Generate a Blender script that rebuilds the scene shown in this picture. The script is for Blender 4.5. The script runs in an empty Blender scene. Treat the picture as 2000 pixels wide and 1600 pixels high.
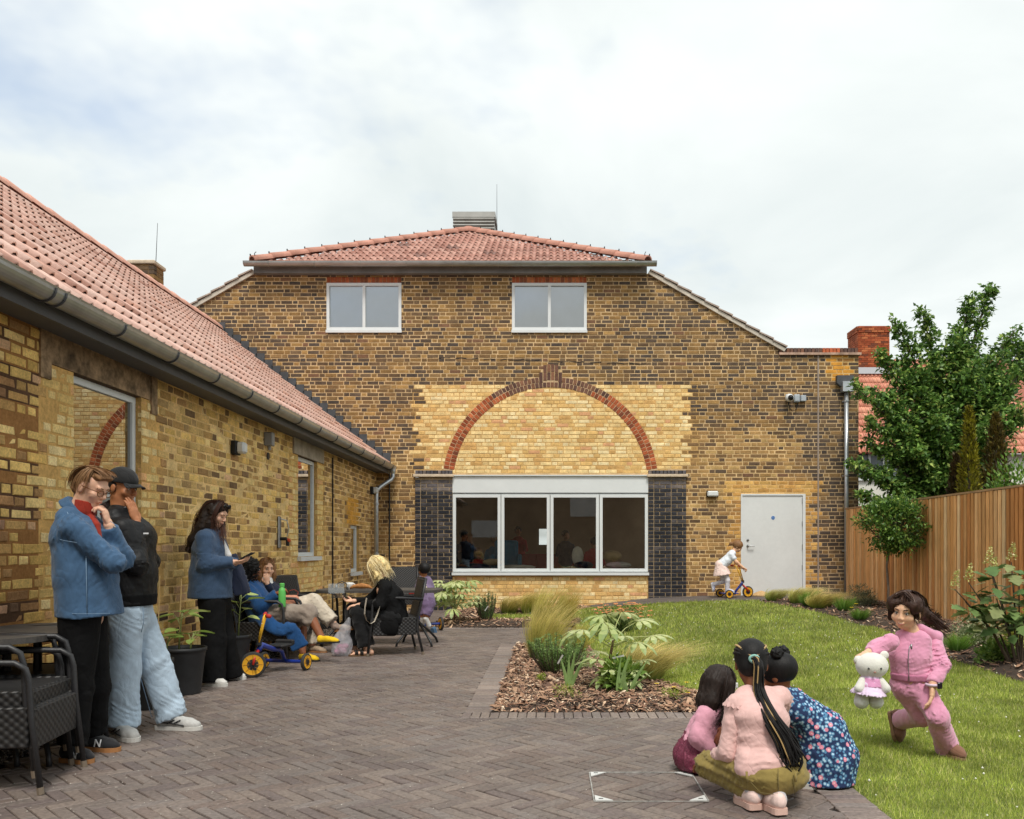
import bpy, math, random
import numpy as np
from mathutils import Vector, Matrix, Quaternion
R = math.radians
rnd = random.Random(7)
rng = np.random.default_rng(7)
scene = bpy.context.scene
COL = scene.collection

# ------------------------------------------------------------------ camera
CAMH = 1.22
F = 1680.0            # focal length in pixels of the 2000 px wide photograph
PX, PY = 1075.0, 1070.0   # vanishing point of the lines running away from the camera
cam_d = bpy.data.cameras.new('camera')
cam = bpy.data.objects.new('camera', cam_d); COL.objects.link(cam)
cam.location = (0, 0, CAMH); cam.rotation_euler = (R(90), 0, 0)
cam_d.sensor_width = 36; cam_d.lens = F / 2000 * 36
cam_d.shift_x = (1000 - PX) / 2000; cam_d.shift_y = (PY - 800) / 2000
cam_d.clip_start = 0.05; cam_d.clip_end = 2000
scene.camera = cam

# ------------------------------------------------------------------ sky, sun, exposure
SUN_EL, SUN_AZ = 60, 172          # azimuth from +Y clockwise: behind the camera, to its right
world = bpy.data.worlds.new('World'); scene.world = world; world.use_nodes = True
nt = world.node_tree; nt.nodes.clear()
def N(t, **kw):
    n = nt.nodes.new(t)
    for k, v in kw.items(): setattr(n, k, v)
    return n
wo = N('ShaderNodeOutputWorld'); mixs = N('ShaderNodeMixShader')
b1 = N('ShaderNodeBackground'); b2 = N('ShaderNodeBackground')
sky = N('ShaderNodeTexSky', sky_type='NISHITA', sun_disc=False)
sky.sun_elevation = R(SUN_EL); sky.sun_rotation = R(SUN_AZ); sky.air_density = 1.2; sky.dust_density = 2.5
b1.inputs['Strength'].default_value = 0.11
nt.links.new(sky.outputs[0], b1.inputs[0])
tc = N('ShaderNodeTexCoord'); sep = N('ShaderNodeSeparateXYZ'); nt.links.new(tc.outputs['Generated'], sep.inputs[0])
mx = N('ShaderNodeMath', operation='MAXIMUM'); nt.links.new(sep.outputs[2], mx.inputs[0]); mx.inputs[1].default_value = 0.0
ad = N('ShaderNodeMath', operation='ADD'); nt.links.new(mx.outputs[0], ad.inputs[0]); ad.inputs[1].default_value = 0.22
dx = N('ShaderNodeMath', operation='DIVIDE'); nt.links.new(sep.outputs[0], dx.inputs[0]); nt.links.new(ad.outputs[0], dx.inputs[1])
dy = N('ShaderNodeMath', operation='DIVIDE'); nt.links.new(sep.outputs[1], dy.inputs[0]); nt.links.new(ad.outputs[0], dy.inputs[1])
cmb = N('ShaderNodeCombineXYZ'); nt.links.new(dx.outputs[0], cmb.inputs[0]); nt.links.new(dy.outputs[0], cmb.inputs[1]); cmb.inputs[2].default_value = 3.1
n1 = N('ShaderNodeTexNoise'); n1.inputs['Scale'].default_value = 1.35; n1.inputs['Detail'].default_value = 9; n1.inputs['Roughness'].default_value = 0.52; n1.inputs['Distortion'].default_value = 0.35
n2 = N('ShaderNodeTexNoise'); n2.inputs['Scale'].default_value = 0.75; n2.inputs['Detail'].default_value = 6; n2.inputs['Roughness'].default_value = 0.6
ofs = N('ShaderNodeVectorMath', operation='ADD'); ofs.inputs[1].default_value = (14.80, 24.157, 0)
nt.links.new(cmb.outputs[0], n1.inputs[0]); nt.links.new(cmb.outputs[0], ofs.inputs[0]); nt.links.new(ofs.outputs[0], n2.inputs[0])
cr = N('ShaderNodeValToRGB'); cr.color_ramp.elements[0].position = 0.32; cr.color_ramp.elements[0].color = (0.56, 0.615, 0.62, 1)
cr.color_ramp.elements[1].position = 0.62; cr.color_ramp.elements[1].color = (0.74, 0.775, 0.762, 1)
nt.links.new(n1.outputs[0], cr.inputs[0]); nt.links.new(cr.outputs[0], b2.inputs[0]); b2.inputs['Strength'].default_value = 0.70
cov = N('ShaderNodeValToRGB'); cov.color_ramp.elements[0].position = 0.335; cov.color_ramp.elements[0].color = (0.45,) * 3 + (1,)
cov.color_ramp.elements[1].position = 0.455; cov.color_ramp.elements[1].color = (1, 1, 1, 1)
nt.links.new(n2.outputs[0], cov.inputs[0]); nt.links.new(cov.outputs[0], mixs.inputs[0])
nt.links.new(b1.outputs[0], mixs.inputs[1]); nt.links.new(b2.outputs[0], mixs.inputs[2]); nt.links.new(mixs.outputs[0], wo.inputs[0])

sun_d = bpy.data.lights.new('sun', 'SUN'); sun_d.energy = 1.5; sun_d.angle = R(16); sun_d.color = (1, 0.955, 0.88)
sun = bpy.data.objects.new('sun', sun_d); COL.objects.link(sun)
sdir = Vector((math.sin(R(SUN_AZ)) * math.cos(R(SUN_EL)), math.cos(R(SUN_AZ)) * math.cos(R(SUN_EL)), math.sin(R(SUN_EL))))
sun.rotation_euler = sdir.to_track_quat('Z', 'Y').to_euler(); sun.location = (6, -8, 14)
vs = scene.view_settings; vs.view_transform = 'Standard'; vs.look = 'None'; vs.exposure = 0.95; vs.gamma = 1.0
scene.cycles.max_bounces = 6; scene.cycles.transparent_max_bounces = 8; scene.cycles.use_denoising = True
scene.cycles.sample_clamp_indirect = 6

# ------------------------------------------------------------------ helpers
def at(px, py, Y):            # a photo pixel at a known distance
    return Vector(((px - PX) / F * Y, Y, CAMH - (py - PY) / F * Y))
def gnd(px, py, z=0.0):       # a photo pixel on level ground of height z
    Y = F * (CAMH - z) / (py - PY)
    return Vector(((px - PX) / F * Y, Y, z))
def lin(c):
    return tuple(((v / 255) / 12.92 if v / 255 <= 0.04045 else ((v / 255 + 0.055) / 1.055) ** 2.4) for v in c)
def sm(a, b, x):
    t = np.clip((x - a) / (b - a), 0, 1); return t * t * (3 - 2 * t)

class MB:
    def __init__(s): s.v = []; s.f = []; s.c = []; s.col = None
    def add(s, vs, fs, col=None):
        o = len(s.v); s.v.extend([tuple(p) for p in vs]); s.f.extend([tuple(i + o for i in f) for f in fs])
        s.c.extend([col or s.col or (1, 1, 1)] * len(fs)); return s
    def box(s, c, size, rot=None, col=None):
        hx, hy, hz = [a / 2 for a in size]; c = Vector(c)
        pts = [Vector((x, y, z)) for z in (-hz, hz) for y in (-hy, hy) for x in (-hx, hx)]
        if rot is not None: pts = [rot @ p for p in pts]
        return s.add([c + p for p in pts], [(0, 2, 3, 1), (4, 5, 7, 6), (0, 1, 5, 4), (2, 6, 7, 3), (0, 4, 6, 2), (1, 3, 7, 5)], col)
    def bx(s, x0, x1, y0, y1, z0, z1, col=None):
        return s.box(((x0 + x1) / 2, (y0 + y1) / 2, (z0 + z1) / 2), (abs(x1 - x0), abs(y1 - y0), abs(z1 - z0)), None, col)
    def cbox(s, c, size, ch, rot=None, col=None):      # chamfered box
        hx, hy, hz = [a / 2 for a in size]; c = Vector(c); pts = []; m = {}
        for sx in (-1, 1):
            for sy in (-1, 1):
                for sz in (-1, 1):
                    for k in range(3):
                        p = [sx * hx, sy * hy, sz * hz]
                        for j in range(3):
                            if j != k: p[j] -= (sx, sy, sz)[j] * ch
                        m[(sx, sy, sz, k)] = len(pts); pts.append(Vector(p))
        fs = []
        for k in range(3):
            a, b = [(1, 2), (2, 0), (0, 1)][k]
            for sg in (-1, 1):
                q = []
                for (sa, sb) in ((-1, -1), (1, -1), (1, 1), (-1, 1)):
                    t = [0, 0, 0]; t[k] = sg; t[a] = sa; t[b] = sb; q.append(m[(*t, k)])
                fs.append(tuple(q if sg > 0 else q[::-1]))
        for k in range(3):                                # 12 edges
            a, b = [(1, 2), (2, 0), (0, 1)][k]
            for sa in (-1, 1):
                for sb in (-1, 1):
                    t0 = [0, 0, 0]; t1 = [0, 0, 0]; t0[k] = -1; t1[k] = 1
                    t0[a] = t1[a] = sa; t0[b] = t1[b] = sb
                    q = (m[(*t0, a)], m[(*t1, a)], m[(*t1, b)], m[(*t0, b)])
                    fs.append(q if sa * sb < 0 else q[::-1])
        for sx in (-1, 1):
            for sy in (-1, 1):
                for sz in (-1, 1):
                    q = tuple(m[(sx, sy, sz, k)] for k in range(3)); fs.append(q if sx * sy * sz > 0 else q[::-1])
        if rot is not None: pts = [rot @ p for p in pts]
        return s.add([c + p for p in pts], fs, col)
    def tube(s, path, r, n=8, col=None, cap=True, closed=False, sq=1.0):
        path = [Vector(p) for p in path]; k = len(path)
        rr = list(r) if isinstance(r, (list, tuple)) else [r] * k
        vs, fs = [], []; up = None
        for i, p in enumerate(path):
            if closed: t = path[(i + 1) % k] - path[i - 1]
            else: t = path[min(i + 1, k - 1)] - path[max(i - 1, 0)]
            t.normalize()
            if up is None:
                up = Vector((0, 0, 1)) if abs(t.z) < 0.9 else Vector((1, 0, 0))
            a = t.cross(up).normalized(); b = a.cross(t).normalized(); up = b
            for j in range(n):
                th = 2 * math.pi * j / n
                vs.append(p + (a * math.cos(th) + b * math.sin(th) * sq) * rr[i])
        m = k if closed else k - 1
        for i in range(m):
            for j in range(n):
                a0, a1 = i * n + j, i * n + (j + 1) % n; c0, c1 = ((i + 1) % k) * n + j, ((i + 1) % k) * n + (j + 1) % n
                fs.append((a0, c0, c1, a1))
        if cap and not closed:
            fs.append(tuple(range(n))); fs.append(tuple(range((k - 1) * n, k * n))[::-1])
        return s.add(vs, fs, col)
    def lathe(s, prof, c=(0, 0, 0), n=20, rot=None, col=None, cap=True):
        c = Vector(c); vs, fs = [], []
        for (r, z) in prof:
            for j in range(n):
                th = 2 * math.pi * j / n; p = Vector((r * math.cos(th), r * math.sin(th), z))
                if rot is not None: p = rot @ p
                vs.append(c + p)
        for i in range(len(prof) - 1):
            for j in range(n):
                fs.append((i * n + j, i * n + (j + 1) % n, (i + 1) * n + (j + 1) % n, (i + 1) * n + j))
        if cap: fs.append(tuple(range(n))[::-1]); fs.append(tuple(range((len(prof) - 1) * n, len(prof) * n)))
        return s.add(vs, fs, col)
    def prism(s, poly, d, col=None):                   # polygon (list of Vectors) pushed along vector d
        k = len(poly); d = Vector(d); vs = [Vector(p) for p in poly] + [Vector(p) + d for p in poly]
        fs = [tuple(range(k))[::-1], tuple(range(k, 2 * k))] + [(i, (i + 1) % k, k + (i + 1) % k, k + i) for i in range(k)]
        return s.add(vs, fs, col)
    def sweep(s, prof, path_a, path_b, ax, ay, col=None, closed=False):   # profile [(a,b)] swept from one point to another
        A, B = Vector(path_a), Vector(path_b); ax, ay = Vector(ax), Vector(ay); k = len(prof)
        vs = [A + ax * p + ay * q for p, q in prof] + [B + ax * p + ay * q for p, q in prof]
        fs = [(i, (i + 1) % k, k + (i + 1) % k, k + i) for i in range(k if closed else k - 1)]
        if closed: fs += [tuple(range(k))[::-1], tuple(range(k, 2 * k))]
        return s.add(vs, fs, col)
    def mesh(s, name, smooth=False):
        me = bpy.data.meshes.new(name); me.from_pydata(s.v, [], s.f)
        if any(c != (1, 1, 1) for c in s.c[:200]) or s.col:
            ca = me.color_attributes.new('Col', 'FLOAT_COLOR', 'CORNER')
            ln = np.array([len(f) for f in s.f]); arr = np.ones((ln.sum(), 4), np.float32)
            arr[:, :3] = np.repeat(np.array(s.c, np.float32), ln, axis=0)
            ca.data.foreach_set('color', arr.ravel())
        if smooth: me.polygons.foreach_set('use_smooth', [True] * len(me.polygons))
        me.update(); return me

def link(name, data, mat=None, parent=None, label=None, cat=None, group=None, kind=None, loc=None):
    o = bpy.data.objects.new(name, data); COL.objects.link(o)
    if mat is not None and data is not None:
        if not data.materials: data.materials.append(mat)
    if parent is not None: o.parent = parent
    if loc is not None: o.location = loc
    if label: o['label'] = label
    if cat: o['category'] = cat
    if group: o['group'] = group
    if kind: o['kind'] = kind
    return o
def part(name, mb, mat, parent=None, smooth=False, **kw):
    return link(name, mb.mesh(name, smooth), mat, parent, **kw)
def thing(name, label, cat, loc=(0, 0, 0), rz=0, group=None):
    o = link(name, None, label=label, cat=cat, group=group); o.location = loc; o.rotation_euler = (0, 0, rz); return o
def copy_tree(o, parent=None):
    c = o.copy(); COL.objects.link(c); c.parent = parent
    for ch in o.children: copy_tree(ch, c)
    return c
def np_mesh(name, V, Fq, C=None, smooth=False):       # arrays: V (n,3), Fq (m,k), C per face or per vertex
    me = bpy.data.meshes.new(name); V = np.asarray(V, np.float32); Fq = np.asarray(Fq, np.int32); m, k = Fq.shape
    me.vertices.add(len(V)); me.vertices.foreach_set('co', V.ravel())
    me.loops.add(m * k); me.loops.foreach_set('vertex_index', Fq.ravel())
    me.polygons.add(m); me.polygons.foreach_set('loop_start', np.arange(0, m * k, k, dtype=np.int32))
    if smooth: me.polygons.foreach_set('use_smooth', np.ones(m, bool))
    if C is not None:
        C = np.asarray(C, np.float32)
        ca = me.color_attributes.new('Col', 'FLOAT_COLOR', 'CORNER'); a = np.ones((m * k, 4), np.float32)
        a[:, :3] = C[Fq.ravel()] if len(C) == len(V) and len(C) != m else np.repeat(C, k, axis=0)
        ca.data.foreach_set('color', a.ravel())
    me.update(); me.validate(); return me

# ------------------------------------------------------------------ materials
def mat(name, base=(0.5, 0.5, 0.5), rough=0.6, metal=0.0, spec=0.35, src=None, noise=None, bump=None, noise2=None, sheen=0, trans=0, alpha=1, emit=None, wave=None, coat=0, sss=0, transl=0, crease=None):
    m = bpy.data.materials.new(name); m.use_nodes = True; t = m.node_tree; b = t.nodes['Principled BSDF']; L = t.links
    b.inputs['Roughness'].default_value = rough; b.inputs['Metallic'].default_value = metal
    b.inputs['Specular IOR Level'].default_value = spec; b.inputs['Sheen Weight'].default_value = sheen
    b.inputs['Transmission Weight'].default_value = trans; b.inputs['Alpha'].default_value = alpha; b.inputs['Coat Weight'].default_value = coat
    if sss: b.inputs['Subsurface Weight'].default_value = sss; b.inputs['Subsurface Radius'].default_value = (0.02, 0.008, 0.004); b.inputs['Subsurface Scale'].default_value = 0.5
    geo = t.nodes.new('ShaderNodeNewGeometry'); pos = geo.outputs['Position']
    if src == 'Col':
        a = t.nodes.new('ShaderNodeAttribute'); a.attribute_name = 'Col'; col = a.outputs['Color']
    elif src == 'OBJ':
        a = t.nodes.new('ShaderNodeObjectInfo'); col = a.outputs['Color']
    else:
        a = t.nodes.new('ShaderNodeRGB'); a.outputs[0].default_value = (*base, 1); col = a.outputs[0]
    def vary(col, sc, amt, det=5, stretch=None, rough_=0.6):
        nz = t.nodes.new('ShaderNodeTexNoise'); nz.inputs['Scale'].default_value = sc; nz.inputs['Detail'].default_value = det; nz.inputs['Roughness'].default_value = rough_
        p = pos
        if stretch:
            vm = t.nodes.new('ShaderNodeVectorMath'); vm.operation = 'MULTIPLY'; vm.inputs[1].default_value = stretch; L.new(pos, vm.inputs[0]); p = vm.outputs[0]
        L.new(p, nz.inputs['Vector'])
        mr = t.nodes.new('ShaderNodeMapRange'); mr.inputs[1].default_value = 0.3; mr.inputs[2].default_value = 0.7; mr.inputs[3].default_value = 1 - amt; mr.inputs[4].default_value = 1 + amt
        L.new(nz.outputs[0], mr.inputs[0])
        sc_ = t.nodes.new('ShaderNodeVectorMath'); sc_.operation = 'SCALE'; L.new(col, sc_.inputs[0]); L.new(mr.outputs[0], sc_.inputs['Scale']); return sc_.outputs[0]
    if noise: col = vary(col, *noise)
    if noise2: col = vary(col, *noise2)
    L.new(col, b.inputs['Base Color'])
    if bump:
        nz = t.nodes.new('ShaderNodeTexNoise'); nz.inputs['Scale'].default_value = bump[0]; nz.inputs['Detail'].default_value = 6; nz.inputs['Roughness'].default_value = 0.65
        p = pos
        if len(bump) > 3:
            vm = t.nodes.new('ShaderNodeVectorMath'); vm.operation = 'MULTIPLY'; vm.inputs[1].default_value = bump[3]; L.new(pos, vm.inputs[0]); p = vm.outputs[0]
        L.new(p, nz.inputs['Vector'])
        bp = t.nodes.new('ShaderNodeBump'); bp.inputs['Strength'].default_value = bump[1]; bp.inputs['Distance'].default_value = bump[2]
        L.new(nz.outputs[0], bp.inputs['Height']); L.new(bp.outputs[0], b.inputs['Normal'])
        if crease:                                       # ridged folds under the fine weave
            n3 = t.nodes.new('ShaderNodeTexNoise'); n3.inputs['Scale'].default_value = crease[0]; n3.inputs['Detail'].default_value = 2.5; n3.inputs['Distortion'].default_value = 1.2; vm3 = t.nodes.new('ShaderNodeVectorMath'); vm3.operation = 'MULTIPLY'; vm3.inputs[1].default_value = crease[3] if len(crease) > 3 else (1, 1, 1.5); L.new(pos, vm3.inputs[0]); L.new(vm3.outputs[0], n3.inputs['Vector'])
            s3 = t.nodes.new('ShaderNodeMath'); s3.operation = 'SUBTRACT'; s3.inputs[1].default_value = .5; L.new(n3.outputs[0], s3.inputs[0]); a3 = t.nodes.new('ShaderNodeMath'); a3.operation = 'ABSOLUTE'; L.new(s3.outputs[0], a3.inputs[0]); p3 = t.nodes.new('ShaderNodeMath'); p3.operation = 'POWER'; p3.inputs[1].default_value = .6; L.new(a3.outputs[0], p3.inputs[0])
            b3 = t.nodes.new('ShaderNodeBump'); b3.inputs['Strength'].default_value = crease[1]; b3.inputs['Distance'].default_value = crease[2]; L.new(p3.outputs[0], b3.inputs['Height']); L.new(b3.outputs[0], bp.inputs['Normal'])
    if transl:
        tr = t.nodes.new('ShaderNodeBsdfTranslucent'); L.new(col, tr.inputs['Color']); mxs = t.nodes.new('ShaderNodeMixShader'); mxs.inputs[0].default_value = transl
        L.new(b.outputs[0], mxs.inputs[1]); L.new(tr.outputs[0], mxs.inputs[2]); L.new(mxs.outputs[0], t.nodes['Material Output'].inputs[0])
    return m

def glass_mat(name, tint=(0.8, 0.85, 0.85), refl=1.0):
    # thin pane: part mirror by angle, the rest see-through
    m = bpy.data.materials.new(name); m.use_nodes = True; t = m.node_tree; t.nodes.clear(); L = t.links
    out = t.nodes.new('ShaderNodeOutputMaterial'); mx_ = t.nodes.new('ShaderNodeMixShader'); tr = t.nodes.new('ShaderNodeBsdfTransparent'); gl = t.nodes.new('ShaderNodeBsdfGlossy')
    tr.inputs[0].default_value = (*tint, 1); gl.inputs['Roughness'].default_value = 0.0
    fr = t.nodes.new('ShaderNodeFresnel'); fr.inputs[0].default_value = 1.52
    mu = t.nodes.new('ShaderNodeMath'); mu.operation = 'MULTIPLY'; mu.inputs[1].default_value = 2.0 * refl; mu.use_clamp = True
    L.new(fr.outputs[0], mu.inputs[0]); L.new(mu.outputs[0], mx_.inputs[0]); L.new(tr.outputs[0], mx_.inputs[1]); L.new(gl.outputs[0], mx_.inputs[2]); L.new(mx_.outputs[0], out.inputs[0]); return m

brick_m = mat('brick_face', src='Col', rough=0.88, spec=0.2, noise=(9, 0.22), noise2=(60, 0.25), bump=(70, 0.55, 0.006))
brick_o = mat('brick_face_single', src='OBJ', rough=0.88, spec=0.2, noise=(9, 0.22), noise2=(60, 0.25), bump=(70, 0.55, 0.006))
mortar_m = mat('mortar', src='Col', rough=0.95, spec=0.1, noise=(3, 0.22), noise2=(40, 0.2), bump=(90, 0.5, 0.004))
glazed_o = mat('engineering_brick_single', src='OBJ', rough=0.42, spec=0.45, noise=(14, 0.35), noise2=(3, 0.25), bump=(40, 0.25, 0.004))
glazed_m = mat('engineering_brick', src='Col', rough=0.42, spec=0.45, noise=(14, 0.35), noise2=(3, 0.25), bump=(40, 0.25, 0.004))
tile_m = mat('clay_tile', src='Col', rough=0.5, spec=0.5, noise=(2.2, 0.16), noise2=(35, 0.12), bump=(60, 0.25, 0.003))
tile_o = mat('clay_tile_single', src='OBJ', rough=0.5, spec=0.5, noise=(2.2, 0.16), noise2=(35, 0.12), bump=(60, 0.25, 0.003))
zinc_m = mat('galvanised_zinc', (0.42, 0.43, 0.42), rough=0.36, metal=0.75, noise=(5, 0.15), bump=(4, 0.06, 0.02))
pipe_m = mat('galvanised_pipe', (0.50, 0.52, 0.54), rough=0.32, metal=0.7, noise=(8, 0.12))
lead_m = mat('lead_flashing', (0.085, 0.088, 0.095), rough=0.7, spec=0.2, noise=(6, 0.2), bump=(10, 0.2, 0.01))
fascia_m = mat('grey_fascia', (0.10, 0.10, 0.105), rough=0.6, noise=(2, 0.12))
white_m = mat('white_frame', (0.72, 0.745, 0.75), rough=0.45, noise=(2.5, 0.04), bump=(3, 0.03, 0.01))
door_m = mat('white_door', (0.70, 0.715, 0.71), rough=0.5, noise=(1.5, 0.05), noise2=(14, 0.025), bump=(1.2, 0.05, 0.02))
black_m = mat('black_plastic', (0.018, 0.018, 0.02), rough=0.55, noise=(12, 0.2))
steel_m = mat('brushed_steel', (0.35, 0.35, 0.35), rough=0.35, metal=0.9)
stone_m = mat('stone_ledge', (0.62, 0.50, 0.37), rough=0.85, noise=(12, 0.18), bump=(40, 0.3, 0.004))
concrete_m = mat('stained_lintel', (0.27, 0.18, 0.105), rough=0.9, noise=(5, 0.75, 8), noise2=(22, 0.4), bump=(30, 0.4, 0.01))
glass_m = glass_mat('window_glass', (.86, .88, .86), 1.7)
glass_sky = glass_mat('window_glass_obscured', (0.78, 0.82, 0.83), 4.0)
glass_side = glass_mat('window_glass_oblique', (0.45, 0.42, 0.36), 2.2)
# ================================================================== ground, paving, lawn
from mathutils.geometry import delaunay_2d_cdt
FY = 16.8                        # front face of the gable wall
WX = -3.4                        # face of the side wing's wall
def fx(px): return (px - PX) / F * FY
def fz(py): return CAMH - (py - PY) / F * FY
def zp(x): return np.interp(x, [-4, 0, .8, 1.9, 3, 5, 7], [0, .03, .10, .235, .28, .30, .30])
def gz(x, y):
    return np.maximum(zp(x) * sm(9.5, 15.2, y), .18 * sm(2.5, 5.5, x) * sm(4, 11, y))
def gzf(x, y): return float(gz(x, y))
def inpoly(x, y, poly):
    x = np.asarray(x); y = np.asarray(y); r = np.zeros(x.shape, bool); n = len(poly)
    for i in range(n):
        x0, y0 = poly[i]; x1, y1 = poly[(i + 1) % n]
        c = ((y0 > y) != (y1 > y)) & (x < (x1 - x0) * (y - y0) / (y1 - y0 + 1e-12) + x0); r ^= c
    return r
def sheet(poly, step, zf):
    pts = []
    n = len(poly)
    for i in range(n):
        a, b = Vector(poly[i]), Vector(poly[(i + 1) % n]); k = max(1, int((b - a).length / step))
        pts += [a.lerp(b, j / k) for j in range(k)]
    nb = len(pts); xs = [p[0] for p in poly]; ys = [p[1] for p in poly]
    gx, gy = np.meshgrid(np.arange(min(xs) + step / 2, max(xs), step), np.arange(min(ys) + step / 2, max(ys), step))
    m = inpoly(gx, gy, poly); inner = [Vector((float(a), float(b))) for a, b in zip(gx[m], gy[m])]
    v, e, f, *_ = delaunay_2d_cdt(pts + inner, [(i, (i + 1) % nb) for i in range(nb)], [], 1, 1e-5)
    out = MB(); out.v = [(p.x, p.y, float(zf(p.x, p.y))) for p in v]; out.f = [tuple(q) for q in f]; out.c = [(1, 1, 1)] * len(f)
    return out

soil_m = mat('soil', (0.055, 0.038, 0.028), rough=0.95, noise=(4, 0.4), bump=(30, 0.6, 0.02))
mulch_m = mat('bark_chip', src='Col', rough=0.9, spec=0.15, noise=(25, 0.3), bump=(60, 0.4, 0.004))
lawn_m = mat('lawn_turf', (0.16, 0.19, 0.055), rough=0.9, spec=0.1, noise=(0.8, 0.35), noise2=(30, 0.45), bump=(60, 0.8, 0.03))
blade_m = mat('grass_blade', src='Col', rough=0.6, spec=0.25, noise=(0.7, 0.32), noise2=(3.5, 0.32), transl=0.3)
joint_m = mat('paving_joint', (0.035, 0.029, 0.026), rough=0.95, noise=(8, 0.4), bump=(80, 0.6, 0.004))
paver_m = mat('clay_paver', src='Col', rough=0.52, spec=0.45, noise=(0.9, 0.22, 6), noise2=(45, 0.3), bump=(90, 0.5, 0.004))
paver_o = mat('clay_paver_single', src='OBJ', rough=0.52, spec=0.45, noise=(0.9, 0.22, 6), noise2=(45, 0.3), bump=(90, 0.5, 0.004))
gravel_m = mat('gravel_stone', src='Col', rough=0.9, noise=(30, 0.3), bump=(80, 0.4, 0.003))

g = MB(); g.add([(-900, -900, -.14), (900, -900, -.14), (900, 900, -.14), (-900, 900, -.14)], [(0, 1, 2, 3)])
part('ground', g, soil_m, kind='structure')

# --- paving: base sheet, then every paver its own block
pave = MB(); pave.add([(-3.4, 1.2, -.012), (1.54, 1.2, -.012), (1.54, 6.4, -.012), (-.43, 6.4, -.012), (-.43, 10.95, -.012), (.38, 10.95, -.012), (.38, 13.12, -.012), (-1.83, 13.12, -.012), (-1.83, 16.8, -.012), (-3.4, 16.8, -.012)], [tuple(range(10))])
paving = part('courtyard_paving', pave, joint_m, kind='structure')
PW = 0.0675
def paver_verts(L, W, jit=0.0):
    ch = 0.0035; h = 0.0
    def rj(): return rnd.uniform(-1, 1) * jit
    z = rj() * 0.6
    o = [(-L / 2 + .0026, -W / 2 + .0026), (L / 2 - .0026, -W / 2 + .0026), (L / 2 - .0026, W / 2 - .0026), (-L / 2 + .0026, W / 2 - .0026)]
    tl = [rj() * .7 for _ in range(4)]
    vs = [(x, y, -.03) for x, y in o] + [(x + rj() * .5, y + rj() * .5, -.004 + z) for x, y in o] + [(x * (1 - 2 * ch / L) , y * (1 - 2 * ch / W), z + tl[i]) for i, (x, y) in enumerate(o)]
    fs = [(8, 9, 10, 11)] + [(i, (i + 1) % 4, 4 + (i + 1) % 4, 4 + i) for i in range(4)] + [(4 + i, 4 + (i + 1) % 4, 8 + (i + 1) % 4, 8 + i) for i in range(4)]
    return vs, fs
def paver_col(x, y):
    c = rnd.choice([(115, 104, 98), (111, 99, 93), (119, 107, 100), (107, 95, 91), (123, 110, 102), (113, 99, 92), (116, 106, 101)])
    k = rnd.uniform(.92, 1.06); return tuple(v * k for v in lin(c))
pav_var = []
for i in range(10):
    m = MB(); m.add(*paver_verts(.2025, PW, .0025)); me = m.mesh('paver'); me.materials.append(paver_o); pav_var.append(me)
PAV_MAIN = [(-3.1, 1.3), (1.36, 1.3), (1.36, 6.19), (-.6, 6.19), (-.6, 11.02), (.38, 11.02), (.38, 13.12), (-1.83, 13.12), (-1.83, 16.75), (-3.1, 16.75)]
plist = []
ca, sa = math.cos(R(-45)), math.sin(R(-45))
for cx in range(-260, 80):
    for cy in range(-40, 300):
        d = (cx - cy) % 6
        if d == 0: u, v, rot = cx + 1.5, cy + .5, 0
        elif d == 5: u, v, rot = cx + .5, cy + 1.5, 1
        else: continue
        u *= PW; v *= PW
        x, y = u * ca - v * sa - 1.0, u * sa + v * ca
        if 1.3 < y < 16.8 and -3.15 < x < 1.4: plist.append((x, y, R(-45) + rot * R(90)))
pa = np.array(plist); pa = pa[inpoly(pa[:, 0], pa[:, 1], PAV_MAIN)]
straps = []
for y in np.arange(6.40, 10.95, .0675): straps.append((-.535, y, 0.0))
for x in np.arange(-.61, 1.54, .0675): straps.append((x, 6.262, R(90)))
for y in np.arange(1.3, 6.13, .0675): straps.append((1.437, y, 0.0))
for x in np.arange(-.40, .36, .0675): straps.append((x, 11.05, R(90)))
for x in np.arange(-1.8, .36, .0675): straps.append((x, 13.04, R(90)))
allp = [(x, y, a, 0.0) for x, y, a in pa] + [(x, y, a, .004) for x, y, a in straps]
vis = [p for p in allp if p[1] > 3.75 and abs((p[0] / p[1] * F + PX) - 1000) < 990]
vis.sort(key=lambda p: p[1]); single = set(map(id, vis[:300]))
rest = MB()
for p in allp:
    x, y, a, dz = p; c = paver_col(x, y)
    if dz: c = tuple(v * 1.22 for v in c)
    if id(p) in single:
        o = bpy.data.objects.new('paver', rnd.choice(pav_var)); COL.objects.link(o); o.parent = paving
        o.location = (x, y, dz); o.rotation_euler = (0, 0, a); o.color = (*c, 1)
    else:
        vs, fs = paver_verts(.2025, PW, .0025); cc, ss = math.cos(a), math.sin(a)
        rest.add([(x + q[0] * cc - q[1] * ss, y + q[0] * ss + q[1] * cc, q[2] + dz) for q in vs], fs, c)
part('paver_field', rest, paver_m, paving, kind='stuff')
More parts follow.
